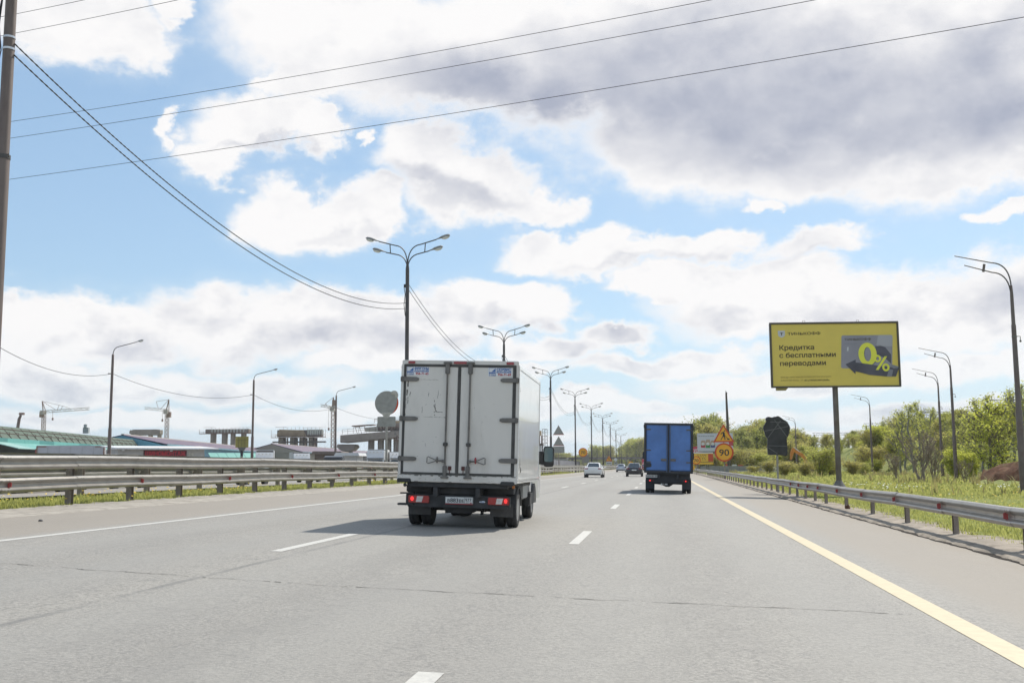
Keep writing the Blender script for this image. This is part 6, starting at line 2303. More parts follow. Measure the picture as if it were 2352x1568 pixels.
class Along:
    """a hall whose long front runs from a to b; local x along the front, local y to the back"""
    def __init__(s, name, label, cat, a, b, group=None):
        s.L = math.hypot(b[0] - a[0], b[1] - a[1])
        s.t = thing(name, label, cat, (a[0], a[1], -.2), (0, 0, math.atan2(b[1] - a[1], b[0] - a[0])), group)


h = Along('market_hall', 'long green-roofed market hall with teal canopies at the far left', 'market hall', (-84, 122), (-121, 268))
L = h.L
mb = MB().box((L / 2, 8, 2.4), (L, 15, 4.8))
part('hall_body', mb, M_HALLDARK, h.t)
mb = MB().prism([(.2, 5.35), (1.7, 7.15), (14, 7.6), (14, 5.3)], 0, L, 'x')
part('mansard_roof', mb, M_GREENROOF, h.t)
nb = 44
for k in range(nb):
    x = L * (k + .5) / nb
    mb = MB().tube([(x, .22, 5.45), (x, 1.62, 7.05)], .05, 4).tube([(x, 1.0, 6.3), (x, .55, 6.3), (x, .55, 5.8)], .04, 4)
    part('roof_bracket', mb, M_ROOFRIB, h.t)
for z, y in ((6.75, 1.30), (6.15, .82)):
    mb = MB().box((L / 2, y, z), (L, .06, .07))
    part('roof_rail', mb, M_ROOFRIB, h.t)
for k in range(24):
    x = L * (k + .5) / 24
    mb = MB().box((x, .05, 5.15), (L / 24 - .05, .2, .62))
    part('fascia_panel', mb, M_TEALD if k % 3 == 0 else mat('teal_fascia_light', (.13, .36, .33), .5, var=.1), h.t)
    mb = MB().prism([(-3.6, 3.95), (-.05, 4.85), (-.05, 4.92), (-3.6, 4.05)], x - L / 48 + .04, x + L / 48 - .04, 'x')
    part('canopy_panel', mb, M_TEAL if k % 4 else mat('teal_canopy_pale', (.28, .45, .40), .45, .1, var=.1), h.t)
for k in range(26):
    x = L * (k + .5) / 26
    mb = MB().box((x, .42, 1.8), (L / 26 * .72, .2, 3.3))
    part('shop_front', mb, (M_TEALD, M_HALLDARK, mat('shop_front_grey', (.13, .14, .14), .4, var=.2))[k % 3], h.t)
mb = MB().box((48, 1.9, 7.9), (.9, .9, 1.0)).lathe([(.25, 8.4), (.3, 8.9), (.06, 9.0)], (47.4, 1.9, 0), n=8)
part('roof_vent', mb, mat('vent_grey', (.35, .36, .36), .6), h.t)


def striped(name, cols, period):
    if name in MATS:
        return MATS[name]
    mt = bpy.data.materials.new(name)
    mt.use_nodes = True
    w = NT(mt.node_tree)
    bs = w.n['Principled BSDF']
    co = w.new('ShaderNodeTexCoord').outputs['Object']
    s = w.new('ShaderNodeSeparateXYZ')
    w.l.new(co, s.inputs[0])
    f = w.m('FRACT', w.m('MULTIPLY', s.outputs[0], 1 / period))
    r_ = w.new('ShaderNodeValToRGB')
    r_.color_ramp.interpolation = 'CONSTANT'
    e = r_.color_ramp.elements
    e[0].color = (*cols[0], 1)
    e[1].position = 1 / len(cols)
    e[1].color = (*cols[1], 1)
    for i, c in enumerate(cols[2:]):
        q = e.new((i + 2) / len(cols))
        q.color = (*c, 1)
    w.l.new(f, r_.inputs[0])
    nz = w.noise(co, 1.2, 5, .6)
    w.put(bs.inputs['Base Color'], w.mix(w.m('MULTIPLY', nz.outputs['Fac'], .35), r_.outputs[0], (.2, .17, .17)))
    bs.inputs['Roughness'].default_value = .5
    MATS[name] = mt
    return mt


def tiled_hall(label, a, b, cols, z0, z1, depth, wall, period):
    hh = Along('market_hall', label, 'market hall', a, b)
    L_ = hh.L
    mb_ = MB().box((L_ / 2, depth / 2 + .5, z0 / 2), (L_ - .6, depth - 1, z0))
    part('hall_wall', mb_, wall, hh.t)
    mb_ = MB().prism([(-.3, z0 - .3), (depth / 2, z1 - .12), (depth + .2, z0 - .3)], .05, .35, 'x')
    part('gable_wall', mb_, wall, hh.t)
    n_ = int(L_ / 7)
    M_ = striped('tiles_' + label[:12].replace(' ', '_'), cols, period)
    for k in range(n_):
        x0, x1 = L_ * k / n_ + .06, L_ * (k + 1) / n_ - .06
        mb_ = MB()
        # ribbed sheet: shallow ridges running up the slope
        nr = 14
        vs, fs = [], []
        for j in range(nr + 1):
            x = x0 + (x1 - x0) * j / nr
            dz = .10 * (j % 2)
            vs += [(x, -.4, z0 + dz), (x, depth / 2, z1 + dz), (x, depth + .3, z0 + dz)]
            if j:
                q = 3 * (j - 1)
                fs += [(q, q + 3, q + 4, q + 1), (q + 1, q + 4, q + 5, q + 2)]
        mb_.add(vs, fs)
        part('roof_sheet', mb_, M_, hh.t)
    mb_ = MB().box((L_ / 2, -.45, z0 - .1), (L_, .12, .3))
    part('eave_board', mb_, mat('eave_teal', (.15, .30, .36), .5), hh.t)
    mb_ = MB().box((L_ / 2, depth / 2, z1 + .12), (L_, .5, .2))
    part('ridge_cap', mb_, mat('ridge_cream', (.50, .45, .40), .5), hh.t)
    return hh


tiled_hall('long hall with purple and red striped tile roof behind the tyre kiosk', (-99, 200), (-140, 392), ((.07, .065, .16), (.17, .05, .055), (.075, .07, .17), (.26, .21, .18)), 6.2, 8.1, 17, mat('hall_wall_blue', (.13, .30, .40), .6), 5.6)
tiled_hall('long hall with pale brown and purple tile roof left of the overpass', (-116, 330), (-142, 560), ((.25, .21, .165), (.12, .09, .14), (.23, .20, .15), (.15, .10, .11)), 6.4, 9.1, 20, mat('hall_wall_pale', (.27, .25, .20), .6), 6.8)
# small teal-roofed stalls right of the kiosk
h = Along('market_stalls', 'row of stalls with teal awning between tyre kiosk and parked trucks', 'market stalls', (at(478, 1050, 150).x, 150), (at(598, 1050, 156).x, 156))
L = h.L
mb = MB().box((L / 2, 2.5, 1.3), (L, 5, 2.6))
part('stall_body', mb, mat('stall_dark_blue', (.06, .10, .14), .5, var=.3, scale=.6), h.t)
for k in range(6):
    x = L * (k + .5) / 6
    mb = MB().prism([(-1.2, 2.75), (.2, 3.6), (.2, 3.68), (-1.2, 2.85)], x - L / 12 + .03, x + L / 12 - .03, 'x')
    part('awning_panel', mb, M_TEAL, h.t)
    mb = MB().box((x, -.02, 1.2), (L / 6 * .6, .1, 2.2))
    part('stall_front', mb, (mat('stall_blue', (.05, .17, .27), .4), mat('stall_grey', (.2, .22, .24), .4))[k % 2], h.t)
# tyre-fitting kiosk
a, b = at(272, 1040, 98), at(470, 1040, 104)
t = thing('tyre_kiosk', 'white tyre-fitting kiosk with overhanging roof and red lettering behind the rails', 'kiosk', (a.x, 98, -.2), (0, 0, math.atan2(6, b.x - a.x)))
KW = math.hypot(b.x - a.x, 6)
KZ = 3.35
mb = MB().box((KW / 2, 2.4, KZ / 2), (KW, 4.6, KZ))
part('kiosk_wall', mb, mat('kiosk_wall_grey', (.40, .39, .375), .6, var=.08), t)
for k in range(10):
    x0 = -.45 + (KW + 1.8) * k / 10
    mb = MB().prism([(-.6, KZ - .02), (5.2, KZ + .32), (5.2, KZ + .42), (-.6, KZ + .12)], x0, x0 + (KW + 1.8) / 10 - .04, 'x')
    part('roof_sheet', mb, mat('kiosk_roof_white', (.70, .70, .70), .4, var=.04), t)
M_TYRED = mat('tyre_sign_red', (.36, .03, .045), .5)
mb = MB().box((KW * .535, .07, KZ - .42), (KW * .50, .08, .58))
s = part('sign_band', mb, mat('tyre_sign_dark', (.10, .02, .025), .5), t)
lettering('ШИНОМОНТАЖ', .62, mat('tyre_sign_letters', (.42, .035, .05), .5), s, (KW * .30, .02, KZ - .66), width=KW * .47, bold=.03)
lettering('24', .5, mat('sign_cream', (.5, .48, .42), .5), t, (KW * .80, .05, KZ - .65), width=.62, bold=.02)
for x in (.36, .40, .70, .73):
    mb = MB().box((KW * x, .05, 1.2), (.08, .1, 1.6))
    part('door_jamb', mb, M_IRON, t)
for x in (.13, .24):
    mb = MB().box((KW * x, .06, 1.6), (1.0, .06, .8))
    part('window', mb, M_GLASS, t)
mb = MB().box((KW * .60, .0, KZ - .15), (.25, .15, .12)).box((KW * .05, 0, KZ - .12), (.25, .15, .12))
part('floodlight', mb, M_STICK, t)
mb = MB().box((KW + .02, 1.6, 1.75), (.06, 2.9, 2.3))
s = part('poster_panel', mb, mat('poster_panel_grey', (.42, .40, .41), .5, var=.2, scale=1.2), t)
for k, (y, z, w_, hh, c) in enumerate(((.9, 2.5, .9, .4, M_TYRED), (2.2, 2.3, 1.0, .6, M_TYRED), (1.0, 1.7, .8, .5, M_SWHITE), (2.4, 1.3, .9, .9, M_TYRED), (1.0, .95, .9, .4, M_SWHITE))):
    mb = MB().box((KW + .055, y, z), (.012, w_, hh))
    part('poster_patch', mb, c, s)


def semi(label, x, y, head, cab, box_m, Lb=8.0, Hc=3.6, Hb=3.9, box=True, number=None):
    """tractor with high roof facing local -y, box trailer behind it"""
    t_ = thing('parked_truck', label, 'truck', (x, y, -.2), (0, 0, head), 'trucks parked in the yard')
    W = 1.2
    prof = [(0, .5), (-.12, .9), (-.08, 1.5), (.08, 2.3), (.16, 2.75), (.75, Hc), (2.1, Hc), (2.2, .5)]
    mb_ = MB().prism(prof, -W, W, 'x')
    part('cab', mb_, cab, t_, None, .06)
    mb_ = MB().add([(-1.05, -.06 - .03, 1.62), (1.05, -.06 - .03, 1.62), (1.0, .115 - .03, 2.42), (-1.0, .115 - .03, 2.42)], [(0, 1, 2, 3)])
    part('windscreen', mb_, M_GLASS, t_)
    mb_ = MB().box((0, .02, 2.6), (2.2, .28, .10))
    part('sun_visor', mb_, mat('visor_dark', (.06, .06, .07), .4), t_)
    for s_ in (-1, 1):
        mb_ = MB().box((s_ * 1.205, .75, 2.0), (.02, .9, .75))
        part('side_window', mb_, M_GLASS, t_)
        mb_ = MB().box((s_ * 1.38, -.02, 2.0), (.2, .12, .62))
        part('mirror', mb_, M_CHASSIS, t_, None, .02)
        for yy in (.95, 4.2, Lb):
            wheel(t_, (s_ * 1.02, yy, .5), .5, .28, 0, s_, 16)
        mb_ = MB().box((s_ * .8, -.1, .95), (.42, .1, .22))
        part('headlight', mb_, M_LENSW, t_)
    for k in range(4):
        mb_ = MB().box((-.75 + .5 * k, .45, Hc - .25), (.16, .12, .10))
        part('roof_lamp', mb_, M_LENSW, t_)
    mb_ = MB().box((0, -.1, 1.15), (1.5, .08, .5))
    part('grille', mb_, M_CHASSIS, t_)
    mb_ = MB().box((0, 2.6 + Lb / 2 - .6, .95), (1.0, Lb + 1, .3))
    part('chassis', mb_, M_CHASSIS, t_)
    if box:
        mb_ = MB().box((0, 2.75 + Lb / 2, (1.15 + Hb) / 2), (2.5, Lb, Hb - 1.15))
        part('trailer_box', mb_, box_m, t_, None, .03)
        mb_ = MB().box((0, 2.73, (1.15 + Hb) / 2), (2.3, .04, Hb - 1.3))
        part('trailer_front', mb_, mat('trailer_front_brown', (.13, .11, .10), .6), t_)
    if number:
        lettering(number, .5, M_INK, t_, (1.222, .35, 1.1), (R(90), 0, R(90)), bold=.02, width=.62)
    return t_


T_WHITE = mat('trailer_white', (.60, .60, .60), .45, var=.04, scale=.8, dirt=(.42, .41, .40), dirt_amt=.4)
T_GREY = mat('trailer_pale_grey', (.44, .44, .47), .5, var=.05, scale=.8, dirt=(.33, .33, .33), dirt_amt=.4)
T_CREAM = mat('trailer_cream', (.50, .485, .46), .5, var=.05, dirt=(.36, .35, .33), dirt_amt=.4)
C_WHITE = mat('cab_white', (.62, .62, .62), .3, var=.03, coat=.4)
C_DARK = mat('cab_dark', (.07, .07, .075), .3, var=.05, coat=.4)
# side-on trailer at far left
a, b = at(83, 1040, 105), at(240, 1040, 108)
t = thing('semi_trailer', 'long grey-white semi trailer parked side-on behind the left rails', 'trailer', (a.x, 105, -.2), (0, 0, math.atan2(3, b.x - a.x)))
LT = math.hypot(3, b.x - a.x)
mb = MB().box((LT / 2, 1.25, 2.55), (LT, 2.5, 2.75))
part('trailer_box', mb, T_GREY, t, None, .03)
for k in range(1, 6):
    mb = MB().box((LT * k / 6, -.012, 2.55), (.05, .03, 2.6))
    part('panel_seam', mb, mat('seam_grey', (.36, .36, .38), .5), t)
mb = MB()
for x in (.06, LT - .06):
    mb.box((x, -.02, 2.5), (.14, .06, 2.7))
mb.box((.5, -.03, 3.8), (1.0, .04, .10)).box((LT - .5, -.03, 3.8), (1.0, .04, .1))
part('corner_post', mb, mat('trailer_corner', (.26, .16, .12), .6), t)
mb = MB().box((-.05, 1.25, 3.3), (.12, 2.4, .5))
part('rear_light_bar', mb, M_LENSDIM, t)
mb = MB().box((LT / 2, 1.25, 1.0), (LT, 1.2, .35))
part('chassis', mb, M_CHASSIS, t)
for x in (1.2, 2.5, LT - 1.5):
    mb = MB().lathe([(.3, -.02), (.48, .0), (.48, .26), (.3, .28)], (x, .0, .5), 'y', 16)
    part('wheel', mb, M_RUBBER, t, 40)
mb = MB().box((LT + 1.3, 1.25, 2.2), (1.7, 2.4, 3.0))
part('white_container', mb, T_WHITE, t, None, .04)
mb = MB().box((-4.6, 1.2, 2.0), (8.4, 2.4, .45))
part('flat_sides', mb, mat('side_board_grey', (.42, .41, .39), .6, var=.1), t)
for k in range(4):
    mb = MB().box((-8.2 + 2.6 * k, -.03, 1.75), (.14, .06, .9))
    part('stake', mb, M_IRON, t)
q = lambda px, Y: at(px, 1050, Y).x
semi('white tractor with visor and box trailer, nearest the yellow-backed board', q(607, 140), 140, R(20), C_WHITE, T_WHITE, 7.5, 3.55, 3.9, number='31')
semi('white tractor with cream trailer, second truck from the board', q(694, 150), 150, R(24), C_WHITE, T_CREAM, 6.5, 3.5, 3.7)
semi('dark tractor without trailer parked in the yard', q(765, 132), 132, R(8), C_DARK, None, 3.5, 2.9, 3.4, box=False)
semi('white tractor with rounded roof and lamps, close left of the covered sign', q(862, 142), 142, R(10), C_WHITE, T_WHITE, 6.0, 3.75, 3.9)
semi('white tractor half hidden by the white truck', q(915, 146), 146, R(18), C_WHITE, T_CREAM, 5.0, 3.5, 3.6)
for lab, px, py, Y, w_, hh, m in (('small white-roofed stall between dark tractor and lamp', 798, 1040, 150, 3.0, 3.1, T_CREAM), ('low stall with white roof right of the third lamp', 830, 1044, 165, 3.8, 3.3, mat('stall_grey_wall', (.30, .29, .28), .6)), ('tan shed behind the dark tractor', 752, 1044, 160, 4.2, 3.5, mat('shed_tan', (.16, .13, .11), .6))):
    t = thing('yard_stall', lab, 'stall', (q(px, Y), Y, -.2))
    mb = MB().box((0, 1.5, hh / 2), (w_, 3, hh))
    part('stall_wall', mb, m, t)
    mb = MB().prism([(-w_ / 2 - .4, hh), (w_ / 2 + .5, hh - .05), (w_ / 2 + .3, hh + .38), (-w_ / 2 - .1, hh + .45)], -.6, 3.4, 'y')
    part('roof', mb, T_WHITE if 'tan' not in lab else m, t)
    mb = MB().box((0, -.03, hh * .55), (w_ * .7, .05, hh * .35))
    part('window', mb, M_GLASS, t)
G = 'cars parked in the yard on the left'
random.seed(33)
for i, (px, Y) in enumerate(((20, 78), (60, 84), (135, 80), (200, 92), (350, 88), (420, 90), (500, 118), (540, 122), (660, 118), (700, 122), (735, 118), (840, 130))):
    c = (P_WHITE, P_GREY, P_DARK, P_SILVER, P_WHITE, P_RED)[i % 6]
    col = ('white', 'grey', 'black', 'silver', 'white', 'red')[i % 6]
    car('%s parked car seen between the median rails, %s' % (col, ('at the left edge', 'second from the left edge', 'below the grey trailer front', 'below the grey trailer end', 'left of the tyre kiosk door', 'below the tyre kiosk letters', 'below the teal stalls', 'near the yellow-backed board', 'below the first white tractor', 'below the second white tractor', 'left of the dark tractor', 'near the covered round sign')[i]), c, (q(px, Y), Y), R(random.choice((20, 160, 90, 200))), G, suv=i % 2 == 0, H=1.55, z=-.2)
# board seen from behind, on a striped post
t = thing('small_billboard', 'small yellow-backed board on a striped post beside the middle left lamp', 'billboard', (q(566, 124), 122.5, -.2))
mb = MB().box((0, 0, 4.55), (1.65, .12, 1.35))
part('board', mb, mat('board_back_olive', (.30, .26, .07), .6, var=.12, scale=1.5), t, None, .02)
mb = MB()
for x in (-.4, 0, .4):
    mb.box((x, -.08, 4.55), (.05, .04, 1.3))
mb.box((0, -.08, 4.8), (1.6, .04, .05))
part('frame_bars', mb, mat('board_bars', (.18, .15, .05), .6), t)
mb = MB().prism([(-.5, 3.9), (.5, 3.9), (.22, 3.4), (-.22, 3.4)], -.1, .1, 'y')
part('bracket', mb, M_IRON, t)
for k in range(5):
    mb = MB().lathe([(.17, -.2 + .75 * k), (.17, .53 + .75 * k)], n=10)
    part('post_band', mb, M_INK if k % 2 == 0 else mat('post_tan', (.32, .28, .22), .6), t, 40)
# person in a reflective vest
def person():
    t_ = thing('person', 'person in yellow reflective vest standing beyond the rails near the striped post', 'person', (q(545, 112), 112, -.2), (0, 0, R(25)))
    me = bpy.data.meshes.new('body')
    V = [(0, 0, .95), (0, 0, 1.15), (0, .01, 1.36), (0, .01, 1.48), (0, -.01, 1.56), (0, -.02, 1.66), (0, -.01, 1.75),
         (.19, 0, 1.40), (.25, .01, 1.12), (.24, -.10, .92), (-.19, 0, 1.40), (-.25, .01, 1.12), (-.23, -.06, .88),
         (.10, 0, .88), (.11, -.02, .50), (.11, .02, .10), (.11, -.12, .04), (-.10, 0, .88), (-.12, .03, .50), (-.13, .06, .10), (-.13, -.08, .04)]
    E = [(0, 1), (1, 2), (2, 3), (3, 4), (4, 5), (5, 6), (2, 7), (7, 8), (8, 9), (2, 10), (10, 11), (11, 12), (0, 13), (13, 14), (14, 15), (15, 16), (0, 17), (17, 18), (18, 19), (19, 20)]
    rad = [.15, .14, .16, .07, .06, .10, .085, .07, .05, .04, .07, .05, .04, .095, .07, .05, .05, .095, .07, .05, .05]
    me.from_pydata(V, E, [])
    o = link('body', me, mat('work_clothes', (.05, .06, .09), .8), t_)
    sk = o.modifiers.new('skin', 'SKIN')
    for i, r_ in enumerate(rad):
        me.skin_vertices[0].data[i].radius = (r_, r_ * .85)
    me.skin_vertices[0].data[0].use_root = True
    o.modifiers.new('sub', 'SUBSURF').levels = 1
    mb_ = MB().lathe([(.17, .92), (.185, 1.05), (.20, 1.30), (.19, 1.44), (.08, 1.49)], n=14)
    v_ = part('vest', MB().add([(x, y * .8, z) for x, y, z in mb_.v], mb_.f), mat('vest_yellow', (.55, .62, .05), .7), t_, 50)
    mb_ = MB().ball((0, -.01, 1.70), (.095, .11, .12), 12, 8)
    part('head', mb_, mat('skin_tone', (.42, .26, .19), .6), t_, 50)
    mb_ = MB().ball((0, .01, 1.745), (.10, .115, .095), 12, 6)
    part('cap', mb_, mat('cap_dark', (.03, .03, .04), .8), t_, 50)


person()

# ------------------------------------------------------------------ the viaduct under construction
M_CONC = mat('raw_concrete', (.26, .225, .19), .85, var=.15, scale=.4, dirt=(.2, .18, .16), dirt_amt=.4, dirt_scale=.3)
M_CONCD = mat('dark_formwork', (.13, .11, .10), .85, var=.3, scale=.5)  # dark colour of formwork, falsework, far bridge and flat roofs
M_TIMBER = mat('timber_formwork', (.38, .29, .19), .8, var=.2, scale=.6)
M_SCAF = mat('scaffold_rust', (.20, .12, .09), .7, .2, var=.2)
M_FORM = mat('formwork_pale', (.46, .47, .42), .6, var=.15)


def px_rect(px0, px1, py0, py1, Y):
    a_, b_ = at(px0, py1, Y), at(px1, py0, Y)
    return a_.x, b_.x, a_.z, b_.z


def pier(label, cols, cap, Y, style):
    """cols: (px0, px1) of columns; cap: (px0, px1, py_top, py_bottom)"""
    x0, x1, z0, z1 = px_rect(*cap, Y)
    t_ = thing('bridge_pier', label, 'bridge pier', (x0, Y, -.2), (0, 0, 0), 'bridge piers under construction')
    W_, H_ = x1 - x0, z1 - z0
    zb_ = z0 + .2
    if style == 'plain':
        mb_ = MB().prism([(0, zb_ + H_ * .45), (W_ * .1, zb_ + .1), (W_ * .96, zb_), (W_, zb_ + H_ * .2), (W_, zb_ + H_), (W_ * .02, zb_ + H_)], -1.5, 1.5, 'y')
        part('pier_cap', mb_, M_CONC, t_, None, .1)
        mb_ = MB().box((W_ * .5, 0, zb_ + H_ + .12), (W_ * .8, 2.4, .25))
        part('bearing_slab', mb_, M_CONC, t_)
    else:
        mb_ = MB().box((W_ * .5, 0, zb_ + H_ * .5), (W_ * .82, 3.0, H_ * .75))
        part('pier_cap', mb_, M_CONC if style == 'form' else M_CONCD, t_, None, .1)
        n_ = 11
        for k in range(n_):
            if style == 'form':
                x_ = W_ * (.22 + .66 * k / n_)
                mb_ = MB().box((x_, -1.6, zb_ + H_ * .48), (W_ * .028, .35, H_ * .62))
                part('form_rib', mb_, M_FORM, t_)
        if style == 'timber':
            for k in range(6):
                mb_ = MB().box((W_ * .36, -1.7, zb_ + H_ * (.25 + .12 * k)), (W_ * (.55 - .02 * k), .5, H_ * .09), ry=R(2.0))
                part('timber_beam', mb_, M_TIMBER, t_)
            for k in range(7):
                mb_ = MB().box((W_ * (.67 + .042 * k), -1.6, zb_ + H_ * .62), (W_ * .03, .4, H_ * .62))
                part('form_rib', mb_, M_FORM, t_)
            mb_ = MB()
            for zz in (-.45, -1.15):
                mb_.box((W_ * .5, -1.2, zb_ + H_ * zz), (W_ * .98, 1.2, H_ * .16))
            for k in range(12):
                mb_.box((W_ * (.16 + .06 * k), -1.0, zb_ - H_ * .6), (W_ * .022, .5, H_ * 1.2))
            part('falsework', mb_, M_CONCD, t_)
        # working platform with railings round the cap
        mb_ = MB().box((W_ * .5, -2.2, zb_ + H_ * .05), (W_ * 1.0, 1.4, .22))
        part('platform', mb_, M_SCAF, t_)
        mb_ = MB()
        for k in range(14):
            x_ = W_ * k / 13
            mb_.tube([(x_, -2.7, zb_), (x_, -2.7, zb_ + H_ * (.9 if k in (0, 12, 13) else .4))], .07, 4)
        for zz in (.2, .38):
            mb_.tube([(0, -2.7, zb_ + H_ * zz), (W_, -2.7, zb_ + H_ * zz)], .06, 4)
        for k in range(10):
            x_ = W_ * (.2 + .075 * k)
            mb_.tube([(x_, -1.2, zb_ + H_ * .95), (x_, -1.2, zb_ + H_ * 1.18)], .06, 4)
        mb_.tube([(W_ * .05, -1.2, zb_ + H_ * 1.2), (W_ * .26, -1.2, zb_ + H_ * 1.2)], .08, 4)
        mb_.tube([(W_ * .55, -1.2, zb_ + H_ * 1.12), (W_ * .98, -1.2, zb_ + H_ * 1.12)], .06, 4)
        o_ = part('railing', mb_, M_SCAF, t_)
        o_['kind'] = 'stuff'
    for c0, c1 in cols:
        xa, xb = at(c0, 1000, Y).x - x0, at(c1, 1000, Y).x - x0
        r_ = (xb - xa) / 2
        mb_ = MB().tube([((xa + xb) / 2, 0, -.5), ((xa + xb) / 2, 0, zb_ + .2)], r_, 14)
        part('column', mb_, M_CONC, t_, 40)
        if style == 'timber':
            mb_ = MB()
            for k in range(5):
                mb_.tube([(xb + .3 + .1 * k, -1, -.5), (xb + .3 + .1 * k, -1, zb_)], .05, 4)
            for k in range(10):
                mb_.tube([(xb + .2, -1, k * zb_ / 10), (xb + 1.2, -1, (k + 1) * zb_ / 10)], .05, 4)
            o_ = part('shoring_tower', mb_, M_SCAF, t_)
            o_['kind'] = 'stuff'


pier('small finished concrete pier cap just over the green hall roof', ((312, 323), (341, 351), (362, 371)), (300, 361 + 10, 987, 1000), 430, 'plain')
pier('concrete pier with pale ribbed formwork on its cap', ((484, 497), (510, 523), (530, 541), (554, 566)), (464, 585, 983, 997), 420, 'form')
pier('pier wrapped in timber formwork and dark falsework', ((640, 656), (667, 682), (688, 702), (709, 724)), (628, 752, 984, 1006), 440, 'timber')
# overpass: two deck levels ending in mid air
t = thing('overpass', 'unfinished two-level concrete overpass ending behind the white truck', 'bridge', (at(800, 1000, 400).x, 400, -.2))
ox = t.location.x
Yo = 400


def OP(px, py, Y=Yo):
    p_ = at(px, py, Y)
    return (p_.x - ox, p_.z + .2)


mb = MB().prism([OP(790, 1017), OP(790, 1000), OP(1010, 982), OP(1010, 997)], -5, 5, 'y')
part('lower_deck', mb, M_CONC, t, None, .15)
mb = MB().prism([OP(860, 987), OP(860, 972), OP(1010, 966), OP(1010, 978)], 3, 13, 'y')
part('upper_deck', mb, M_CONC, t, None, .15)
mb = MB().prism([OP(780, 1020), OP(818, 1020), OP(822, 1026), OP(812, 1036), OP(790, 1036), OP(778, 1027)], -3, 3, 'y')
part('pier_head', mb, M_CONC, t, None, .15)
mb = MB().box((OP(801, 1030)[0], 0, OP(801, 1036)[1] / 2), (2.6, 2.4, OP(801, 1036)[1]))
part('column', mb, M_CONC, t)
for px in (853, 875, 892, 911, 965):
    x_, z_ = OP(px, 1010)
    mb = MB().tube([(x_, 0, -.5), (x_, 0, z_ + .4)], 1.25, 14)
    part('column', mb, M_CONC, t, 40)
mb = MB().prism([OP(835, 990), OP(835, 981), OP(870, 979), OP(870, 990)], 2, 6, 'y')
part('end_block', mb, M_FORM, t)
for k in range(8):
    x_, z_ = OP(872 + 7 * k, 985)
    mb = MB().box((x_, 0, z_ + .2), (1.0, 2, 1.7 + .25 * (k % 3)), ry=R(10 * ((k % 3) - 1)))
    part('rebar_bundle', mb, M_CONCD, t)
for a_, b_, n_, hh in (((795, 997), (1010, 978), 18, 1.7), ((868, 971), (1010, 964), 13, 1.5), ((820, 984), (860, 978), 4, .3)):
    mb = MB()
    pa, pb = OP(*a_), OP(*b_)
    for k in range(n_):
        f_ = k / (n_ - 1)
        x_, z_ = pa[0] + (pb[0] - pa[0]) * f_, pa[1] + (pb[1] - pa[1]) * f_
        mb.tube([(x_, -5.1, z_ - .3), (x_, -5.1, z_ + hh)], .07, 4)
    for dz in (.5, .95):
        mb.tube([(pa[0], -5.1, pa[1] + hh * dz), (pb[0], -5.1, pb[1] + hh * dz)], .07, 4)
    o = part('railing', mb, M_SCAF, t)
    o['kind'] = 'stuff'
mb = MB()
for px in (822, 832, 843):
    mb.tube([(OP(px, 980)[0], -4, OP(px, 980)[1]), (OP(px, 997)[0] + 1, -4, OP(px, 997)[1])], .09, 4)
mb.prism([OP(816, 980), OP(816, 978), OP(865, 975), OP(865, 977)], -5, -1, 'y')
part('work_platform', mb, M_SCAF, t)
for px in (882, 907, 924):
    x_, z_ = OP(px, 969)
    mb = MB().box((x_, -3, z_), (3.0, 2, .9))
    part('timber_stack', mb, M_TIMBER, t)
# light mast behind
p_ = at(912, 1000, 300)
t = thing('light_mast', 'thin mast with small platform beside the overpass columns', 'mast', (p_.x, 300, -.2))
mb = MB().tube([(0, 0, -.3), (0, 0, 10.5)], .25, 8)
part('mast_tube', mb, M_POLE2, t)
mb = MB().box((0, 0, 9.0), (2.0, 1.4, .1)).tube([(-1, 0, 9), (-1, 0, 10)], .05, 4).tube([(1, 0, 9), (1, 0, 10)], .05, 4).tube([(-1, 0, 10), (1, 0, 10)], .05, 4)
part('platform', mb, M_SCAF, t)
mb = MB().box((-.5, 0, 11), (.5, .4, .5))
part('camera_box', mb, M_IRON, t)

# tower cranes
M_CRW = mat('crane_white', (.36, .32, .30), .5, .2, var=.15)
M_CRR = mat('crane_rust', (.22, .14, .11), .6, .2, var=.2)


def truss(mb_, a_, b_, w_, n_, r_):
    a_, b_ = Vector(a_), Vector(b_)
    d_ = (b_ - a_).normalized()
    s1 = d_.cross(Vector((0, 1, 0))).normalized() * w_ / 2
    s2 = Vector((0, w_ / 2, 0))
    cs = [s1 + s2, s1 - s2, -s1 - s2, -s1 + s2]
    for c_ in cs:
        mb_.tube([a_ + c_, b_ + c_], r_, 4)
    for k in range(n_):
        p0, p1 = a_.lerp(b_, k / n_), a_.lerp(b_, (k + 1) / n_)
        for i in range(4):
            u_, v_ = cs[i], cs[(i + 1) % 4]
            mb_.tube([p0 + (u_ if k % 2 else v_), p1 + (v_ if k % 2 else u_)], r_ * .7, 4, False)
    return mb_


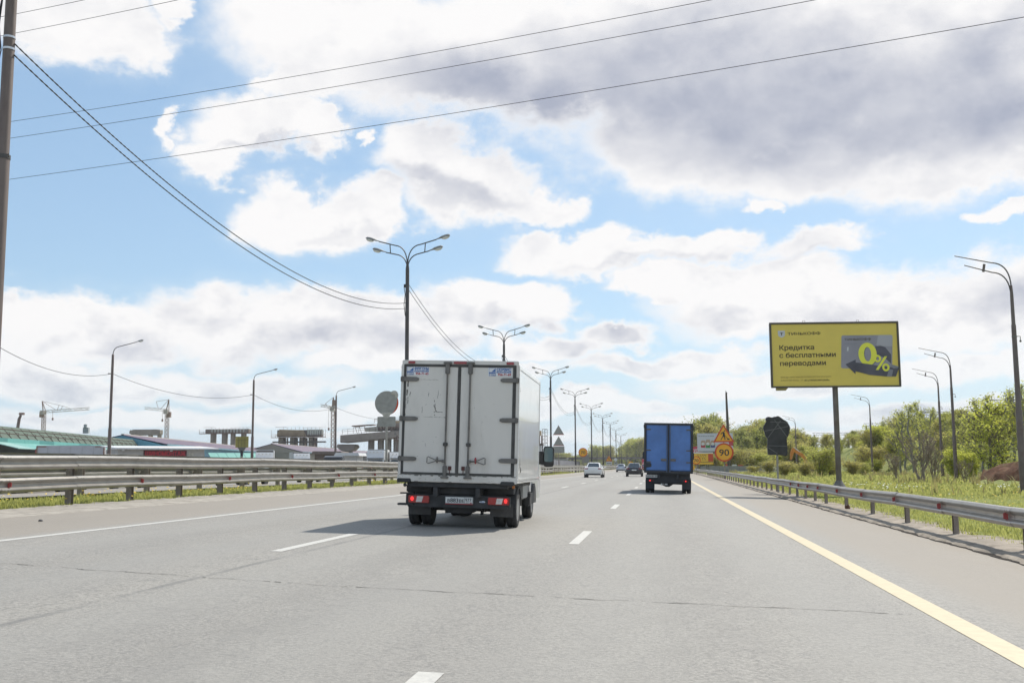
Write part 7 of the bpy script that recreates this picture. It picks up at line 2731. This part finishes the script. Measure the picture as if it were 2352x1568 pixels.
def crane(label, Y, mast, mast_top, apex, jib_end, jib_root, stays, counter=None, hook=None, mid=None):
    p_ = at(mast, 1000, Y)
    t_ = thing('tower_crane', label, 'tower crane', (p_.x, Y, -.2), (0, 0, 0), 'tower cranes on the skyline')
    def C(px, py):
        q_ = at(px, py, Y)
        return (q_.x - p_.x, 0, q_.z + .2)
    mb_ = truss(MB(), (0, 0, 0), C(mast, mast_top), 1.8, 30, .16)
    part('mast', mb_, M_CRR, t_)
    mb_ = MB().tube([C(mast - 2, mast_top), C(*apex)], .35, 5).tube([C(mast + 4, mast_top), C(*apex)], .25, 5)
    part('apex_frame', mb_, M_CRR, t_)
    mb_ = MB()
    pts = [jib_root] + (mid or []) + [jib_end]
    for i in range(len(pts) - 1):
        truss(mb_, C(*pts[i]), C(*pts[i + 1]), 1.4, 8, .14)
    part('jib', mb_, M_CRW, t_)
    mb_ = MB()
    for s_ in stays:
        mb_.tube([C(*s_[0]), C(*s_[1])], .13, 4)
    o_ = part('stay_cables', mb_, M_CRR, t_)
    o_['kind'] = 'stuff'
    q_ = C(mast, mast_top)
    mb_ = MB().box((q_[0], -1, q_[2] - 1), (2.6, 3, 2.6))
    part('crane_cab', mb_, M_CRW, t_)
    if counter:
        c_ = C(*counter)
        mb_ = MB().box(c_, (2.2, 2, 3.4)).tube([C(mast, mast_top), c_], .3, 5).tube([c_, C(counter[0], counter[1] + 30)], .14, 4)
        part('counterweight', mb_, M_CRR, t_)
    if hook:
        mb_ = MB().tube([C(*hook[0]), C(*hook[1])], .10, 4)
        mb_.box(C(*hook[1]), (.8, .8, 1.6))
        part('hook_line', mb_, M_CRR, t_)


crane('tower crane with long level jib above the green hall', 620, 101, 944, (97, 921), (205, 938), (104, 945), [((97, 921), (136, 930)), ((136, 930), (160, 937)), ((97, 921), (128, 941)), ((136, 930), (131, 942)), ((144, 932), (139, 942))], counter=(96, 952), hook=((121, 943), (121, 962)))
crane('tower crane with raised stubby jib pointing left, right of the nearest single lamp', 620, 384, 942, (388, 917), (333, 937), (384, 942), [((388, 917), (359, 922)), ((388, 917), (368, 940)), ((359, 922), (364, 939))], counter=(388, 952), hook=((373, 943), (373, 965)), mid=None)
crane('tower crane half hidden behind the third single lamp', 600, 765, 935, (766, 912), (737, 931), (765, 936), [((766, 912), (748, 926)), ((748, 926), (752, 932)), ((748, 926), (745, 932))], counter=(768, 925), hook=((755, 934), (755, 985)))
p_ = at(38, 985, 420)
t = thing('mobile_crane', 'dark telescopic boom of a mobile crane rising over the green hall', 'mobile crane', (p_.x, 420, -.2))
def C(px, py):
    q_ = at(px, py, 420)
    return (q_.x - p_.x, 0, q_.z + .2)
mb = MB().tube([(C(30, 1000)[0], 0, 2), C(44, 962), C(48, 953)], [.8, .65, .5], 6)
part('boom', mb, mat('boom_dark', (.11, .075, .06), .6), t)
mb = MB().box(C(50, 950), (2.2, .9, 1.0))
part('boom_head', mb, M_CRR, t)
mb = MB().box((C(30, 1000)[0] - 2, 0, 1.4), (9, 2.6, 1.6)).box((C(30, 1000)[0] - 5, 0, 2.6), (2, 2.4, 1.5))
part('carrier', mb, M_CRR, t)

# scaffold tower right of the white truck
p_ = at(1236, 1050, 240)
t = thing('scaffold_tower', 'scaffold stair tower with a half-built column right of the white truck', 'scaffold', (p_.x, 240, .1))
def C(px, py):
    q_ = at(px, py, 240)
    return (q_.x - p_.x, q_.z - .1)
mb = MB()
x0, x1 = C(1246, 1000)[0], C(1257, 1000)[0]
zt = C(1250, 985)[1]
for x in (x0, (x0 + x1) / 2, x1):
    for y in (-.6, .6):
        mb.tube([(x, y, -.2), (x, y, zt)], .045, 4)
nz = 12
for k in range(nz):
    z = zt * (k + 1) / nz
    for y in (-.6, .6):
        mb.tube([(x0, y, z), (x1, y, z)], .04, 4)
    mb.tube([(x0, -.6, z - zt / nz), (x1, -.6, z)] if k % 2 else [(x1, -.6, z - zt / nz), (x0, -.6, z)], .035, 4)
o = part('scaffold_tubes', mb, mat('scaffold_grey', (.26, .25, .25), .6, .3), t)
o['kind'] = 'stuff'
for px, py0, py1, m in ((1240.5, 1023, 1056, M_CONCD), (1245, 1023, 1056, M_CONCD), (1239, 1000, 1018, M_SCAF), (1244.5, 1000, 1018, M_SCAF)):
    xa, za = C(px, py1)
    xb, zb = C(px, py0)
    mb = MB().tube([(xa, 0, za if py1 < 1050 else -.2), (xb, 0, zb)], .16, 8)
    part('steel_column', mb, m, t)
xa, za = C(1234, 1023)
xb, zb = C(1248, 1018)
mb = MB().box(((xa + xb) / 2, 0, (za + zb) / 2), (xb - xa, 1.6, zb - za))
part('deck_beam', mb, M_CONCD, t)
xa, za = C(1236, 1000)
xb, zb = C(1243, 989)
mb = MB().box(((xa + xb) / 2, 0, (za + zb) / 2), (xb - xa, 1.6, zb - za))
part('timber_box', mb, M_TIMBER, t)
# bridge across the road in the distance, noise wall and far buildings
t = thing('road_bridge', 'low dark bridge with railings crossing the road far ahead', 'bridge', (-96, 770, 0))
mb = MB().box((50, 0, 6.6), (130, 9, 1.6))
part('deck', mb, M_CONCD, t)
for x in range(-10, 116, 14):
    if 40 < x < 60:
        continue
    mb = MB().box((x, 0, 2.8), (1.4, 6, 6.0))
    part('pier', mb, M_CONCD, t)
mb = MB()
for k in range(66):
    mb.tube([(-14 + 2 * k, -4.4, 7.4), (-14 + 2 * k, -4.4, 8.8)], .08, 4)
mb.tube([(-14, -4.4, 8.8), (116, -4.4, 8.8)], .09, 4)
o = part('railing', mb, M_SCAF, t)
o['kind'] = 'stuff'
t = thing('noise_wall', 'grey-lilac noise wall of upright panels along the far carriageway', 'wall', (-36.5, 230, 0))
for k in range(60):
    y = 6 * k
    u = -36.5
    x = u + bend(230 + y) + 36.5
    mb = MB().box((x, y, 1.6), (.2, 5.9, 3.4))
    part('wall_panel', mb, mat('noise_wall_grey', (.24, .235, .27), .6, var=.1, scale=.4), t)
    mb = MB().box((x + .05, y + 3, 1.7), (.3, .14, 3.7))
    part('wall_post', mb, M_IRON, t)
G = 'far flat buildings on the left horizon'
for i, (px0, px1, py, Y, c) in enumerate(((-60, 60, 1040, 520, (.34, .33, .32)), (930, 1010, 1044, 620, (.38, .37, .36)), (1262, 1300, 1053, 640, (.33, .33, .36)), (1000, 1240, 1047, 800, (.30, .30, .31)))):
    a_, b_ = at(px0, py, Y), at(px1, py, Y)
    t = thing('far_building', ('low grey building at the left edge of the horizon', 'low pale building behind the white truck', 'low lilac-grey building right of the scaffold tower', 'long low building line behind the white truck')[i], 'building', (a_.x, Y, 0), (0, 0, 0), G)
    mb = MB().box(((b_.x - a_.x) / 2, 8, a_.z / 2), (b_.x - a_.x, 16, a_.z))
    part('wall', mb, mat('far_wall_%d' % i, c, .8, var=.1, scale=.2), t)
    mb = MB().box(((b_.x - a_.x) / 2, 8, a_.z + .3), (b_.x - a_.x + 1, 17, .6))
    part('roof', mb, M_CONCD, t)
    for k in range(5):
        mb = MB().box(((b_.x - a_.x) * (k + .5) / 5, -.05, a_.z * .55), ((b_.x - a_.x) / 8, .2, a_.z * .35))
        part('window', mb, M_GLASS, t)
# distant tree belt along the left horizon
random.seed(9)
for i in range(46):
    px = -60 + 1330 * (i + random.random()) / 46
    Y = random.uniform(750, 950)
    x = at(px, 1050, Y).x
    h = random.uniform(7, 12)
    plant('wood', x, Y, h, 'distant low tree on the left horizon behind the halls', 'distant trees on the left horizon', z=-.2, wide=1.3)


# ------------------------------------------------------------------ the summer air: one closed box of thin haze round everything
def build_haze():
    mb = MB().box((0, 1750, 33), (5400, 3900, 74))
    m = bpy.data.materials.new('haze')
    m.use_nodes = True
    w = NT(m.node_tree)
    w.n.clear()
    out = w.new('ShaderNodeOutputMaterial')
    v = w.new('ShaderNodeVolumePrincipled')
    v.inputs['Color'].default_value = (0.86, 0.90, 0.95, 1)
    v.inputs['Density'].default_value = 0.00012
    v.inputs['Anisotropy'].default_value = 0.25
    w.l.new(v.outputs[0], out.inputs['Volume'])
    o = link('haze', mb.mesh('haze'), m)
    o['kind'] = 'stuff'


build_haze()


# ------------------------------------------------------------------ small litter by the road
def litter(name, label, c, r, m, cat='litter', group=None):
    random.seed(len(label))
    mb = MB().ball((0, 0, r[2] * .6), r, 9, 6)
    mb.v = [(x * random.uniform(.7, 1.2), y * random.uniform(.7, 1.2), max(0, z * random.uniform(.7, 1.2))) for x, y, z in mb.v]
    solo(name, mb, m, label, cat, group, 40, 0, c)


q = at(131, 1180, 17.5)
litter('scrap', 'small black scrap lying on the left hard shoulder', (-10.9, 17.4, road_z(-10.9, 17.4) + .006), (.05, .03, .02), M_INK)
litter('stone', 'brown clod lying on the sandy verge by the right-hand rail', (5.55, 33.0, road_z(5.1, 33) + .08), (.09, .08, .07), M_SOIL, 'stone')
litter('crumpled_paper', 'white crumpled litter in the grass behind the right-hand rail', (7.1, 21.5, base_z(7.1, 21.5) + .03), (.16, .12, .1), M_SWHITE)
